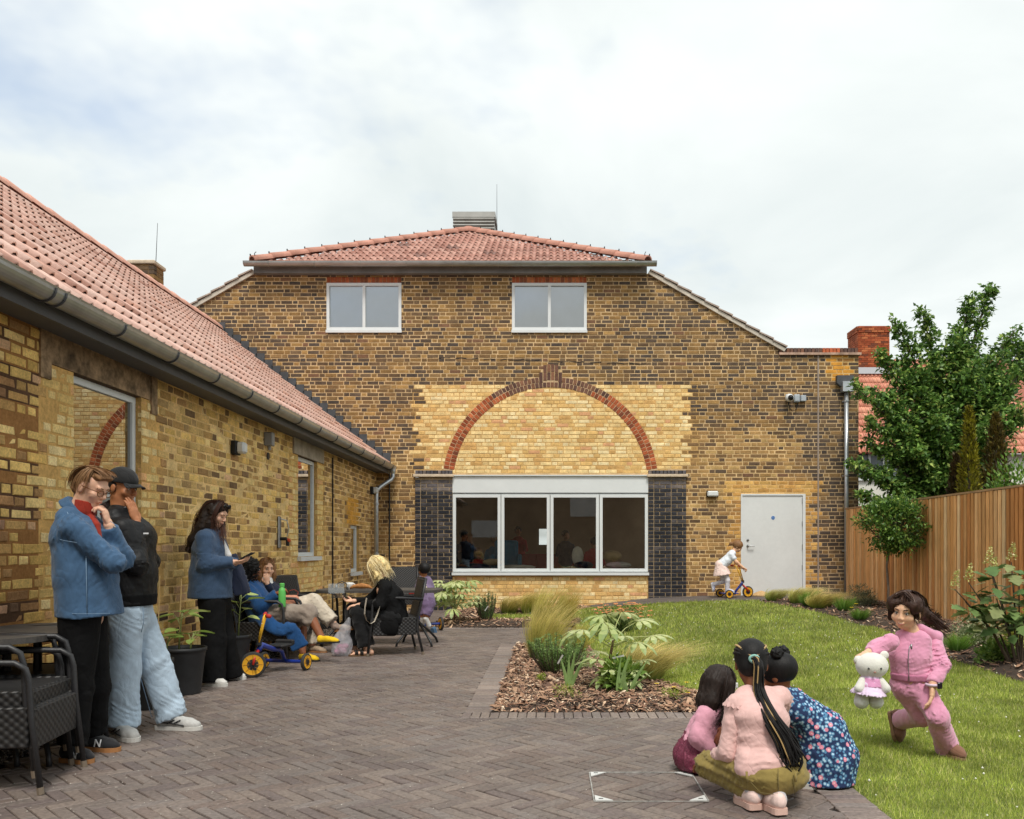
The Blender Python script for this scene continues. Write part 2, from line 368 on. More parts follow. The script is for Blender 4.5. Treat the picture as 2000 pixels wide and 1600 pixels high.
# pale grit and blossom crumbs lying in the joints
n = 2600; gx = rng.uniform(-3.1, 1.3, n); gy = 2.6 + (rng.random(n) ** 1.6) * 11; w = rng.random(n)
keep = inpoly(gx, gy, PAV_MAIN) & (w < (.15 + .85 * sm(.3, -2.2, gx))); gx, gy = gx[keep], gy[keep]; n = len(gx)
s = rng.uniform(.0015, .005, (n, 1)); th = rng.uniform(0, 6.28, n)
base = np.stack([gx, gy, np.full(n, .004)], 1); V = []; 
for k in range(3):
    V.append(base + np.stack([np.cos(th + k * 2.1), np.sin(th + k * 2.1) * 1.3, np.zeros(n)], 1) * s)
V.append(base + np.stack([np.zeros(n), np.zeros(n), s[:, 0] * .8], 1)); V = np.stack(V, 1).reshape(-1, 3); i4 = np.arange(n)[:, None] * 4
Fq = np.concatenate([i4 + np.array([[0, 1, 3]]), i4 + np.array([[1, 2, 3]]), i4 + np.array([[2, 0, 3]])])
link('grit', np_mesh('grit', V, Fq), mat('grit', (.45, .41, .36), rough=.9, noise=(200, .4)), label='pale grit and petal crumbs lying on the clay pavers', cat='grit', kind='stuff')

# gravel margin along the wing's wall
gv = MB(); gv.add([(-3.4, 1.3, .004), (-3.08, 1.3, .004), (-3.08, 16.6, .004), (-3.4, 16.6, .004)], [(0, 1, 2, 3)])
part('gravel_margin', gv, soil_m, kind='structure')
n = 5200; gx = rng.uniform(-3.40, -3.07, n); gy = 3.5 + rng.random(n) ** 1.3 * 13
s = rng.uniform(.006, .014, n); base = np.stack([gx, gy, .006 + s * .35], 1)
octa = np.array([[1, 0, 0], [-1, 0, 0], [0, 1, 0], [0, -1, 0], [0, 0, 1], [0, 0, -1]], float); of = np.array([[0, 2, 4], [2, 1, 4], [1, 3, 4], [3, 0, 4], [2, 0, 5], [1, 2, 5], [3, 1, 5], [0, 3, 5]])
Q = rng.normal(size=(n, 3, 3)); Q = np.linalg.qr(Q)[0]
V = base[:, None, :] + np.einsum('kj,nij->nki', octa * np.array([1.2, .8, .7]), Q) * s[:, None, None]
Fq = (np.arange(n)[:, None, None] * 6 + of[None]).reshape(-1, 3)
gc = np.array([lin(c) for c in [(112, 104, 98), (90, 84, 80), (140, 130, 120), (70, 66, 64), (160, 150, 138)]])[rng.integers(0, 5, n)]
link('gravel', np_mesh('gravel', V.reshape(-1, 3), Fq, np.repeat(gc, 8, axis=0)), gravel_m, label='grey gravel margin along the foot of the wing wall', cat='gravel', kind='stuff')

# steel frame of the paved manhole cover
mh = thing('manhole_frame', 'thin steel frame of a paved manhole cover with triangular corner plates', 'manhole cover', (.485, 4.39, .004))
hw, hd = .275, .265; frame_steel = mat('frame_steel', (.34, .33, .31), rough=.45, noise=(30, .4))
for (nm, c, sz) in (('frame_bar', (0, hd, 0), (2 * hw, .005, .006)), ('frame_bar', (0, -hd, 0), (2 * hw, .004, .003)), ('frame_bar', (hw, 0, 0), (.006, 2 * hd - .01, .007)), ('frame_bar', (-hw, 0, 0), (.006, 2 * hd - .01, .007))):
    part(nm, MB().box(c, sz), frame_steel, mh)
for sx in (-1, 1):
    for sy in (-1, 1):
        m = MB(); x, y = sx * (hw - .006), sy * (hd - .006)
        tri = [Vector((x, y, .0)), Vector((x - sx * .085, y, 0)), Vector((x, y - sy * .085, 0))]
        if sx * sy < 0: tri = tri[::-1]
        m.prism(tri, (0, 0, .005)); cp = part('corner_plate', m, mat('worn_steel', (.62, .62, .60), rough=.5) if sx < 0 and sy < 0 else bpy.data.materials['worn_steel'], mh)
        part('key_slot', MB().box((x - sx * .028, y - sy * .022, .0055), (.022, .008, .002)), black_m, cp)

# --- beds, lawn, path
BED = [(-.43, 6.37), (1.54, 6.37), (1.45, 6.9), (1.12, 7.6), (.8, 8.3), (.56, 9.2), (.5, 10.2), (.45, 10.95), (-.43, 10.95)]
BACKBED = [(-1.83, 13.12), (.45, 13.12), (.5, 14.1), (-.4, 14.25), (-1.15, 14.3), (-1.2, 15.35), (.2, 15.45), (.75, 16.1), (.78, 16.78), (-1.83, 16.78)]
RBED = [(4.1, 2.0), (4.1, 7.5), (4.1, 8.9), (4.3, 10.3), (4.45, 11.7), (4.24, 13.1), (3.62, 14.9), (3.7, 15.2), (5.75, 15.2), (5.75, 2.0)]
PATH = [(.78, 16.25), (1.3, 15.5), (2.0, 15.25), (3.7, 15.2), (5.75, 15.2), (5.75, 16.8), (.78, 16.8)]
LAWN = [(1.54, 1.2), (4.1, 1.2), (4.1, 7.5), (4.1, 8.9), (4.3, 10.3), (4.45, 11.7), (4.24, 13.1), (3.62, 14.9), (3.7, 15.2), (2.0, 15.25), (1.3, 15.5), (.78, 16.1), (.2, 15.45), (-1.2, 15.35), (-1.15, 14.3), (-.4, 14.25), (.5, 14.1), (.45, 13.12), (.38, 13.1), (.38, 11.0), (.45, 10.95), (.5, 10.2), (.56, 9.2), (.8, 8.3), (1.12, 7.6), (1.45, 6.9), (1.54, 6.37)]
part('lawn', sheet(LAWN, .16, lambda x, y: gzf(x, y) - .004), lawn_m, kind='structure', smooth=True)
def hump(poly, x, y):
    d = min((Vector((x, y)) - Vector(p).lerp(Vector(q), max(0, min(1, (Vector((x, y)) - Vector(p)).dot(Vector(q) - Vector(p)) / max((Vector(q) - Vector(p)).length_squared, 1e-9))))).length for p, q in zip(poly, poly[1:] + poly[:1]))
    return .05 * float(sm(0, .4, d))
for poly in (BED, BACKBED, RBED):
    part('flower_bed', sheet(poly, .12, lambda x, y, P=poly: gzf(x, y) - .006 + hump(P, x, y) + rnd.uniform(-.006, .006)), soil_m, kind='structure', smooth=True)
part('path', sheet(PATH, .3, lambda x, y: float(zp(x)) + .003), mat('path_tarmac', (.115, .095, .085), rough=.9, noise=(3, .25), noise2=(70, .3), bump=(120, .5, .004)), kind='structure', smooth=True)

# bark chips
def chips(poly, n, near):
    xs = [p[0] for p in poly]; ys = [p[1] for p in poly]
    x = rng.uniform(min(xs), max(xs), n * 3); y = rng.uniform(min(ys), max(ys), n * 3); k = inpoly(x, y, poly); x, y = x[k][:n], y[k][:n]; n = len(x)
    z = np.array([gzf(a, b) + hump(poly, a, b) for a, b in zip(x, y)]) + rng.uniform(.0, .016, n)
    L = rng.gamma(2.0, .0068, n) * near; W = L * rng.uniform(.15, .5, n); T = W * .3
    az = rng.uniform(0, 6.28, n); tl = rng.normal(0, .35, n)
    u = np.stack([np.cos(az) * np.cos(tl), np.sin(az) * np.cos(tl), np.sin(tl)], 1); v = np.cross(u, np.stack([rng.normal(0, .3, n), rng.normal(0, .3, n), np.ones(n)], 1)); v /= np.linalg.norm(v, axis=1)[:, None]; w = np.cross(u, v)
    c = np.stack([x, y, z], 1); V = []
    for su, sv, sw in [(-1, -1, 0), (1, -.6, 0), (1, .6, 0), (-1, 1, 0), (-.8, -.7, 1), (.8, -.4, 1), (.8, .4, 1), (-.8, .7, 1)]:
        V.append(c + u * (L * su)[:, None] + v * (W * sv)[:, None] + w * (T * sw)[:, None] * np.sign(w[:, 2:3]))
    V = np.stack(V, 1).reshape(-1, 3); q = np.array([[4, 5, 6, 7], [0, 1, 5, 4], [1, 2, 6, 5], [2, 3, 7, 6], [3, 0, 4, 7]])
    Fq = (np.arange(n)[:, None, None] * 8 + q[None]).reshape(-1, 4)
    pal = np.array([lin(c) for c in [(158, 124, 100), (136, 104, 86), (182, 148, 122), (108, 84, 72), (202, 172, 144), (226, 202, 176), (148, 110, 88), (88, 70, 62)]])
    cc = pal[rng.choice(8, n, p=[.22, .2, .16, .14, .1, .05, .08, .05])]
    return V, Fq, np.repeat(cc, 5, axis=0)
for poly, n, near, lab in ((BED, 15000, 1.05, 'brown bark chips covering the island bed beside the paving'), (BACKBED, 4000, 1.3, 'brown bark chips in the bed under the wide window'), (RBED, 8000, 1.2, 'brown bark chips in the bed along the timber fence')):
    V, Fq, C_ = chips(poly, n, near); link('bark_chips', np_mesh('bark_chips', V, Fq, C_), mulch_m, label=lab, cat='mulch', kind='stuff')

# grass blades
def lawn_blades():
    X, Y = [], []
    for (y0, y1, dens) in ((2.6, 4.6, 14000), (4.6, 6.2, 13000), (6.2, 8.5, 7000), (8.5, 11.5, 2600), (11.5, 16.2, 1500)):
        n = int(dens * (y1 - y0) * 6.2); X.append(rng.uniform(-1.6, 4.6, n)); Y.append(rng.uniform(y0, y1, n))
    X = np.concatenate(X); Y = np.concatenate(Y)
    vis = (X / Y * F + PX < 2080); X, Y = X[vis], Y[vis]
    k = inpoly(X, Y, LAWN); X, Y = X[k], Y[k]; n = len(X); Z = gz(X, Y) - .004
    h = rng.gamma(6, .0044, n) * (.8 + .5 * sm(5, 12, Y)); az = rng.uniform(0, 6.28, n); w = rng.uniform(.0011, .0022, n) * (1 + .22 * np.maximum(Y - 4, 0)); ln = rng.uniform(.1, .75, n) * h
    a2 = rng.uniform(0, 6.28, n); dx, dy = np.cos(az) * w, np.sin(az) * w
    b = np.stack([X, Y, Z], 1); V = np.stack([b + np.stack([dx, dy, 0 * dx], 1), b - np.stack([dx, dy, 0 * dx], 1), b + np.stack([np.cos(a2) * ln, np.sin(a2) * ln, h], 1)], 1).reshape(-1, 3)
    Fq = np.arange(n * 3).reshape(-1, 3)
    pal = np.array([lin(c) for c in [(160, 172, 76), (144, 160, 68), (180, 188, 96), (122, 142, 60), (194, 196, 120), (166, 178, 80), (206, 196, 140)]])
    c = pal[rng.choice(7, n, p=[.25, .2, .17, .13, .1, .1, .05])] * rng.uniform(.88, 1.25, n)[:, None]
    return V, Fq, c
V, Fq, C_ = lawn_blades()
link('grass', np_mesh('grass', V, Fq, C_), blade_m, label='short green lawn grass with scattered clover between beds and fence', cat='grass', kind='stuff')
n = 900; X = rng.uniform(-.5, 4.4, n); Y = 3.2 + rng.random(n) * 12; k = inpoly(X, Y, LAWN) & (rng.random(n) < .25 + .75 * (np.sin(X * 2.1 + 1) * np.sin(Y * 1.3 + .4) > .1)); X, Y = X[k], Y[k]; n = len(X)
s = rng.uniform(.004, .009, n); base = np.stack([X, Y, gz(X, Y) + rng.uniform(.03, .055, n)], 1)
V = (base[:, None] + octa[None] * s[:, None, None]).reshape(-1, 3); Fq = (np.arange(n)[:, None, None] * 6 + of[None]).reshape(-1, 3)
link('clover_flowers', np_mesh('clover_flowers', V, Fq), mat('clover_white', (.75, .74, .62), rough=.8), label='tiny white clover flowers dotted through the lawn', cat='clover', kind='stuff')
# ================================================================== brick walls
def brick_verts(L, H, D=.03, jit=.0015, ch=.005):
    # local: x along the wall, z up, front face at y = 0 facing -y, back at y = +D
    def j(): return rnd.uniform(-1, 1) * jit
    o = [(-L / 2, -H / 2), (L / 2, -H / 2), (L / 2, H / 2), (-L / 2, H / 2)]
    q = [(x + j(), z + j()) for x, z in o]
    pr = j() * 1.5; c = ch * rnd.uniform(.6, 1.6)
    vs = [(x, D, z) for x, z in q] + [(x, c * .8 + pr, z) for x, z in q]
    vs += [(x - math.copysign(c + abs(j()) * .8, x), pr + j() * .6, z - math.copysign(c * .8 + abs(j()) * .6, z)) for x, z in q]
    fs = [(8, 9, 10, 11)] + [(i, (i + 1) % 4, 4 + (i + 1) % 4, 4 + i) for i in range(4)] + [(4 + i, 4 + (i + 1) % 4, 8 + (i + 1) % 4, 8 + i) for i in range(4)]
    return vs, fs
def subtract(iv, a, b):
    out = []
    for x0, x1 in iv:
        if b <= x0 or a >= x1: out.append((x0, x1)); continue
        if a > x0: out.append((x0, a))
        if b < x1: out.append((b, x1))
    return out
def pick(pal, k0=.85, k1=1.12):
    r = rnd.random() * sum(w for w, _ in pal)
    for w, c in pal:
        r -= w
        if r <= 0: break
    k = rnd.uniform(k0, k1); return tuple(v * k for v in lin(c))
S, Hd, J, CO = .2125, .1, .0130, .075

def lay_bricks(z0, z1, intervals, colf, P, ob_rot, wallobj, focus, nsingle, jit, mats, variants):
    """Flemish bond between z0 and z1; returns nothing, adds bricks under wallobj."""
    bricks = []; row = 0; z = z0
    while z < z1:
        zc = z + CO / 2
        for (a, b) in intervals(zc, row):
            u = math.floor(a / .3385) * .3385 + (row % 2) * .169 - .3385 + rnd.uniform(-.03, .03); kind = 0
            while u < b:
                L = S if kind == 0 else Hd
                u0, u1 = max(u, a), min(u + L, b)
                if u1 - u0 > .028: bricks.append(((u0 + u1) / 2, zc, u1 - u0, kind, u1 - u0 > L - .002))
                u += L + J + rnd.uniform(-.002, .002); kind ^= 1
                if rnd.random() < .03: kind ^= 1
        row += 1; z += CO
    full = [b for b in bricks if b[4] and focus(b[0], b[1]) is not None]; full.sort(key=lambda b: focus(b[0], b[1])); sel = set(map(id, full[:nsingle]))
    rest = MB()
    for b in bricks:
        u, zc, L, kind, fl = b; c = colf(u, zc)
        if id(b) in sel:
            o = bpy.data.objects.new('brick', rnd.choice(variants[kind])); COL.objects.link(o); o.parent = wallobj
            o.location = P(u, zc, 0); o.rotation_euler = (0, 0, ob_rot); o.color = (*c, 1)
        else:
            vs, fs = brick_verts(L, CO - J, .03, jit)
            rest.add([P(u + v[0], zc + v[2], -v[1]) for v in vs], fs, c)
    part('brickwork', rest, mats[0], wallobj, kind='stuff')
def variants(jit):
    out = []
    for L in (S, Hd):
        r = []
        for i in range(7):
            m = MB(); m.add(*brick_verts(L, CO - J, .03, jit)); me = m.mesh('brick'); me.materials.append(brick_o); r.append(me)
        out.append(r)
    return out

# ================================================================== the gabled hall
hall = thing('brick_hall', 'brown brick hall with half-hipped tiled roof and bricked-up arch over a wide window', 'building', (0, FY, 0))
HZ = Vector((0, -FY, 0))          # parts are written in world coordinates, the root stands at the wall
def hp(name, mb, m, parent=None, **kw):
    o = part(name, mb, m, hall if parent is None else parent, **kw)
    if parent is None: o.location = HZ
    return o
GX = -1.93                         # ridge line
def slope_hw(z): return 6.38 - (z - 5.14) / .5735 if z > 5.14 else 99
AC, ARo, ARi = fz(947), 2.11, 1.90
holes = [(fx(638), fx(784), fz(648), fz(541)), (fx(1000), fx(1146), fz(648), fz(541)),            # upper windows with their heads
         (fx(884), fx(1266), fz(1124), fz(928)), (fx(1447), fx(1573), .26, fz(965)),               # wide window, door
         (fx(811), fx(884), -.1, fz(919)), (fx(1266), fx(1340), -.1, fz(919))]                      # piers
key = [(fx(1056), fx(1098), fz(750), fz(722)), (fx(1064), fx(1087), fz(722), fz(712))]
def f_iv(z, arch=True):
    a = GX - min(slope_hw(z), 6.38); b = 6.02 if z < fz(693) else GX + min(slope_hw(z), 6.38)
    iv = [(max(a, -8.3), b)]
    for x0, x1, zz0, zz1 in holes:
        if zz0 < z < zz1: iv = subtract(iv, x0, x1)
    if arch:
        for x0, x1, zz0, zz1 in key:
            if zz0 < z < zz1: iv = subtract(iv, x0, x1)
        if fz(919) < z < AC + ARo:
            dz = z - AC; wo_ = math.sqrt(max(ARo ** 2 - dz * dz, 0)); wi = math.sqrt(max(ARi ** 2 - dz * dz, 0))
            iv = subtract(iv, -wo_ - .004, -wi + .004); iv = subtract(iv, wi - .004, wo_ + .004)
    return iv
YEL = [(3, (234, 202, 142)), (3, (238, 210, 152)), (2, (224, 184, 118)), (1.2, (212, 168, 106)), (1.5, (242, 220, 170)), (.5, (216, 164, 120))]
BRN = [(3.2, (146, 114, 72)), (2.6, (128, 100, 68)), (2.2, (110, 88, 66)), (1.8, (94, 79, 66)), (.9, (170, 134, 84)), (.5, (126, 94, 72))]
DRK = [(2, (116, 95, 72)), (3, (98, 83, 70)), (2, (84, 74, 67)), (1.2, (146, 116, 78))]
TAN = [(3, (172, 136, 88)), (2, (154, 120, 78)), (2, (134, 106, 74)), (1, (106, 86, 68)), (1, (190, 156, 102))]
jag = {}
def zone(x, z):
    row = int(round(z / CO)); jx = jag.setdefault(row, (rnd.uniform(-.12, .08), rnd.uniform(-.1, .12)))
    if abs(x) < ARi + .02 and fz(925) < z < AC + math.sqrt(max(ARi ** 2 - x * x, 0)): return 'Y'
    if fz(925) < z < fz(752) - .03 * ((x * 7.3) % 1) and fx(818) + jx[0] < x < fx(1342) + jx[1]:
        return 'Y'
    if fx(884) < x < fx(1266) and z < fz(1124): return 'Y'
    dq = (row % 4 < 2)
    if fz(1165) < z < fz(962) and (fx(1447) - (.26 if dq else .12) < x < fx(1447) or fx(1573) < x < fx(1573) + (.26 if dq else .16)): return 'T2'
    if fz(965) < z < fz(942) and fx(1420) < x < fx(1600): return 'T2'
    if fx(1570) < x < fx(1680) and z < fz(760): return 'D'
    if fx(1255) < x < fx(1310) and z > fz(700): return 'D' if rnd.random() < .75 else 'B'
    if x < fx(815) and z < fz(880): return 'T'
    if x > fx(1340) and z < fz(840): return 'T'
    if fx(1620) < x < fx(1665) and fz(745) < z < fz(695): return 'O'
    return 'B'
def f_col(x, z):
    k = zone(x, z)
    if k == 'Y': return pick(YEL, .92, 1.06)
    if k == 'T2': return pick([(2, (214, 170, 100)), (2, (200, 152, 86)), (1, (172, 128, 76))])
    if k == 'O': return pick([(2, (206, 146, 62)), (1, (150, 108, 60))])
    v = .5 + .5 * math.sin(x * 1.3 + 1.7 * math.sin(z * 1.1)) * math.sin(z * 1.7 + x * .6)
    if k == 'T': return pick(TAN if rnd.random() < .78 else BRN)
    if k == 'D': return pick(DRK)
    return pick(DRK if rnd.random() < .16 + .3 * v else BRN)
def f_mort(x, z):
    k = zone(x, z)
    return lin({'Y': (206, 168, 112), 'T2': (216, 178, 120), 'B': (204, 174, 132), 'D': (196, 168, 130), 'T': (216, 184, 136), 'O': (214, 180, 124)}[k])
# mortar bed, course by course
mb = MB(); zs = sorted(set([round(-.1 + i * CO, 4) for i in range(0, 92)] + [h[2] for h in holes] + [h[3] for h in holes]))
for za, zb in zip(zs, zs[1:]):
    if zb > 6.62: break
    for a, b in f_iv((za + zb) / 2, False):
        n = max(1, int((b - a) / .6))
        for i in range(n):
            u0, u1 = a + (b - a) * i / n, a + (b - a) * (i + 1) / n
            mb.add([(u0, FY + .004, za), (u1, FY + .004, za), (u1, FY + .004, zb), (u0, FY + .004, zb)], [(0, 1, 2, 3)], f_mort((u0 + u1) / 2, (za + zb) / 2))
wall = hp('wall', mb, mortar_m)
lay_bricks(-.1, 6.6, lambda z, r: f_iv(z), f_col, lambda u, z, d: (u, FY - d, z), 0, wall,
           lambda x, z: ((x) ** 2 + (z - 3.2) ** 2) if z > 2.6 or abs(x) > 4 else None, 300, .0018, (brick_m,), variants(.0018))
# reveals of the openings
rv = MB()
for x0, x1, z0, z1 in holes[:4]:
    zt = z1 if z1 < 5 else fz(553)
    for xa, sgn in ((x0, 1), (x1, -1)):
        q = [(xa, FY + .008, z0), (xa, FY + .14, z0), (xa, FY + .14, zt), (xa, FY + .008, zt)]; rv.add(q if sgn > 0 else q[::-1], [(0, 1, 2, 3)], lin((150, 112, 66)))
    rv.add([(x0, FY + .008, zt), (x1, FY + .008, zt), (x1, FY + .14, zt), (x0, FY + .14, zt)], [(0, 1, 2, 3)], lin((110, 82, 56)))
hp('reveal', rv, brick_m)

# arch: two rings of headers
arch = hp('arch', MB().add([(0, FY + .3, 2)] * 3, [(0, 1, 2)]) if False else MB().add([(ARi * math.cos(t), FY + .003, AC + ARi * math.sin(t)) for t in np.linspace(.14, math.pi - .14, 60)] + [(ARo * math.cos(t), FY + .003, AC + ARo * math.sin(t)) for t in np.linspace(.14, math.pi - .14, 60)], [(i + 60, i, i + 1, i + 61)[::-1] for i in range(59)], lin((206, 176, 140))), mortar_m)
RED = [(3, (172, 92, 58)), (2, (150, 78, 50)), (1.5, (190, 108, 70)), (1, (126, 72, 52))]
PLUM = [(3, (116, 84, 70)), (2, (100, 74, 66)), (1, (134, 96, 74))]
ab = {}
for ring, (r0, r1) in enumerate(((ARi + .004, ARi + .1005), (ARi + .1095, ARo - .002))):
    rm = (r0 + r1) / 2; n = int((math.pi - .30) * rm / .0745); m = MB(); m.add(*brick_verts(.064, r1 - r0, .03, .001, .003)); me = m.mesh('arch_brick'); me.materials.append(brick_o)
    for i in range(n):
        t = .15 + (math.pi - .30) * (i + .5) / n
        if ring == 1 and abs(rm * math.cos(t)) < .115: continue
        if abs(rm * math.cos(t)) < .115 and ring == 0 and False: continue
        o = bpy.data.objects.new('arch_brick', me); COL.objects.link(o); o.parent = arch
        o.location = (rm * math.cos(t), FY - .003 + rnd.uniform(-.002, .002), AC + rm * math.sin(t)); o.rotation_euler = (0, math.pi / 2 - t, 0)
        dk = abs(t - math.pi / 2) < R(33 if ring else 24) and not (ring and t > math.pi / 2 and abs(t - math.pi / 2) > R(38))
        o.color = (*pick(PLUM if dk else RED), 1)
# keystone of upright bricks
for (px0, y0, y1) in ((1056, 727, 748), (1064, 713, 744), (1071.5, 711, 743), (1079, 711, 743), (1086.5, 713, 744), (1094, 727, 748)):
    zs_ = [fz(y1), (fz(y1) + fz(y0)) / 2, fz(y0)] if y1 - y0 > 25 else [fz(y1), fz(y0)]
    for za, zb in zip(zs_, zs_[1:]):
        m = MB(); vs_, fs_ = brick_verts(.064, zb - za - .01, .03, .001, .003); m.add(vs_, fs_); me = m.mesh('keystone_brick'); me.materials.append(brick_o)
        o = link('keystone_brick', me, None, arch); o.location = (fx(px0 + .5), FY - .0035, (za + zb) / 2); o.color = (*pick(PLUM), 1)
# crack in the brickwork above the arch
m = MB(); xs = np.linspace(fx(835), fx(1262), 40)
for i in range(39):
    if 0.33 < (i * .37) % 1 < .5: continue
    z0 = fz(698 + 13 * i / 39) + .012 * math.sin(i * 2.3); z1 = fz(698 + 13 * (i + 1) / 39) + .012 * math.sin((i + 1) * 2.3); t = .003 + .006 * abs(math.sin(i * .9))
    m.add([(xs[i], FY - .006, z0 - t), (xs[i + 1], FY - .006, z1 - t), (xs[i + 1], FY - .006, z1 + t), (xs[i], FY - .006, z0 + t)], [(0, 1, 2, 3)])
hp('crack', m, mat('crack_shadow', (.05, .04, .033), rough=1), kind='stuff')

gmesh = {}
def glaze_mesh(L, H=CO - J, D=.03):
    k = (round(L, 3), round(H, 3))
    if k not in gmesh:
        m = MB(); m.add(*brick_verts(L, H, D, .001, .003)); gmesh[k] = m.mesh('brick'); gmesh[k].materials.append(glazed_o)
    return gmesh[k]
# piers of blue-black engineering brick with soldier course and stone ledge
for x0, x1 in ((fx(811), fx(884)), (fx(1266), fx(1340))):
    zb0 = .0 if x0 < 0 else .2
    m = MB(); m.bx(x0, x1, FY - .02, FY + .1, zb0 - .1, fz(933), lin((172, 150, 120)))
    pier = hp('pier', m, mortar_m); row = 0; z = zb0
    while z < fz(934) - .05:
        L, kind = None, row % 2; u = x0 + (0 if kind else -.11)
        while u < x1 - .02:
            L = S if kind == 0 else Hd; u0, u1 = max(u, x0 + .002), min(u + L, x1 - .002)
            if u1 - u0 > .03:
                top = z > fz(962); c = pick([(2, (96, 90, 92)), (2, (116, 106, 102)), (1, (80, 76, 82))] if top else [(3, (44, 44, 50)), (2, (56, 54, 58)), (2, (36, 37, 44)), (1, (78, 72, 72))])
                o = bpy.data.objects.new('brick', glaze_mesh(u1 - u0)); COL.objects.link(o); o.parent = pier; o.location = ((u0 + u1) / 2, FY - .029 + rnd.uniform(-.001, .001), z + CO / 2); o.color = (*c, 1)
            u += L + J; kind ^= 1
        row += 1; z += CO
    n = 10
    for i in range(n):
        w = (x1 - x0) / n; o = bpy.data.objects.new('soldier_brick', glaze_mesh(w - .012, .068, .05)); COL.objects.link(o); o.parent = pier; o.location = (x0 + w * (i + .5), FY - .022, fz(922.5)); o.color = (*pick([(2, (84, 80, 84)), (1, (110, 100, 96)), (1, (64, 62, 68))]), 1)
    lm = MB(); lm.cbox(((x0 + x1) / 2, FY - .03, fz(929.6)), (x1 - x0 + .06, .13, .055), .008); part('ledge', lm, stone_m, pier)

# upper windows and their soldier heads
def frame(mb, x0, x1, z0, z1, y, w, d, col=None):
    mb.bx(x0, x1, y, y + d, z0, z0 + w); mb.bx(x0, x1, y, y + d, z1 - w, z1); mb.bx(x0, x0 + w, y, y + d, z0 + w, z1 - w); mb.bx(x1 - w, x1, y, y + d, z0 + w, z1 - w)
for px0, px1 in ((638, 784), (1000, 1146)):
    x0, x1, z0, z1 = fx(px0), fx(px1), fz(648), fz(553); xm = (x0 + x1) / 2
    m = MB(); frame(m, x0, x1, z0 + .03, z1, FY - .012, .055, .07); m.bx(xm - .028, xm + .028, FY - .010, FY + .05, z0 + .085, z1 - .055)
    w = hp('window', m, white_m)
    part('sill', MB().bx(x0 - .01, x1 + .01, FY - .04, FY + .05, z0 - .025, z0 + .028), white_m, w)
    for a, b in ((x0 + .055, xm - .028), (xm + .028, x1 - .055)):
        part('pane', MB().add([(a, FY + .025, z0 + .08), (b, FY + .025, z0 + .08), (b, FY + .025, z1 - .05), (a, FY + .025, z1 - .05)], [(0, 1, 2, 3)]), glass_sky, w)
    part('blind_or_backing', MB().bx(x0 + .03, x1 - .03, FY + .08, FY + .085, z0, z1), mat('blind_or_backing', (.74, .78, .80), rough=.9, noise=(1.1, .12)) if px0 < 700 else bpy.data.materials['blind_or_backing'], w)
    hd = MB(); n = 20
    hd.bx(x0, x1, FY + .005, FY + .1, fz(553) + .001, fz(541), lin((170, 130, 96)))
    hw_ = hp('window_head', hd, mortar_m)
    for i in range(n):
        m = MB(); ww = (x1 - x0) / n; m.add(*brick_verts(ww - .011, .108, .03, .001, .003)); me = m.mesh('head_brick'); me.materials.append(brick_o)
        o = link('head_brick', me, None, hw_); o.location = (x0 + ww * (i + .5), FY - .002, (fz(552.5) + fz(541.5)) / 2); o.color = (*pick([(3, (168, 90, 58)), (1, (140, 84, 60)), (1, (184, 110, 70))]), 1)

# the wide window: white lintel panel, four casements, sill
x0, x1 = fx(884), fx(1266)
m = MB(); m.bx(x0, x1, FY - .015, FY + .1, fz(962.5), fz(930)); m.bx(x0 - .005, x1 + .005, FY - .05, FY + .05, fz(930), fz(928))
hp('lintel_panel', m, white_m)
m = MB(); frame(m, x0, x1, fz(1118), fz(964), FY + .02, .03, .09)
ww = hp('wide_window', m, white_m)
edges = [884, 978.5, 1074.5, 1170.5, 1266]
for a, b in zip(edges, edges[1:]):
    c = MB(); frame(c, fx(a) + .006, fx(b) - .006, fz(1116.5), fz(966), FY - .012, .058, .07)
    cs = part('casement', c, white_m, ww)
    part('pane', MB().add([(fx(a) + .06, FY + .03, fz(1112)), (fx(b) - .06, FY + .03, fz(1112)), (fx(b) - .06, FY + .03, fz(970)), (fx(a) + .06, FY + .03, fz(970))], [(0, 1, 2, 3)]), glass_m, cs)
part('sill', MB().bx(x0 - .01, x1 + .01, FY - .07, FY + .12, fz(1123.5), fz(1118.5)), white_m, ww)

# the room behind the wide window
rm = mat('room_plaster', (.30, .26, .22), rough=.9, noise=(1, .15)); room = MB(); X0, X1, Y0, Y1, Z0, Z1 = -2.6, 3.0, FY + .16, FY + 6.0, .15, 2.9
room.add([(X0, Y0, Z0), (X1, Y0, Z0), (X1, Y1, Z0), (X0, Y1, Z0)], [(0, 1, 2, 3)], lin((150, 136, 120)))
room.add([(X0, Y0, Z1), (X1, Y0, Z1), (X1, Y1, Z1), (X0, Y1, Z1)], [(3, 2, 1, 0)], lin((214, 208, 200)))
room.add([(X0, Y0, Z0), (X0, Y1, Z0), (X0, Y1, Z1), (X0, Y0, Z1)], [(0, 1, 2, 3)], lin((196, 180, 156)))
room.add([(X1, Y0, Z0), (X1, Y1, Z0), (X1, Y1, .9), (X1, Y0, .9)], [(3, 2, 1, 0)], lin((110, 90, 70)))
room.add([(X1, Y0, .9), (X1, Y0 + 1.2, .9), (X1, Y0 + 1.2, Z1), (X1, Y0, Z1)], [(3, 2, 1, 0)], lin((110, 90, 70)))  # rest of this unseen wall left open so sky light brightens the room
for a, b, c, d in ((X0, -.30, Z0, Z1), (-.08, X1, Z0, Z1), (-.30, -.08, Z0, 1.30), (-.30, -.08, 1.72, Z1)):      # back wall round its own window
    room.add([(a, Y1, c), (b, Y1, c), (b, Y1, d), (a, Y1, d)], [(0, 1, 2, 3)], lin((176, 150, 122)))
room.add([(X0, Y0, Z0), (X1, Y0, Z0), (X1, Y0, fz(1124)), (X0, Y0, fz(1124))], [(3, 2, 1, 0)], lin((120, 110, 100)))
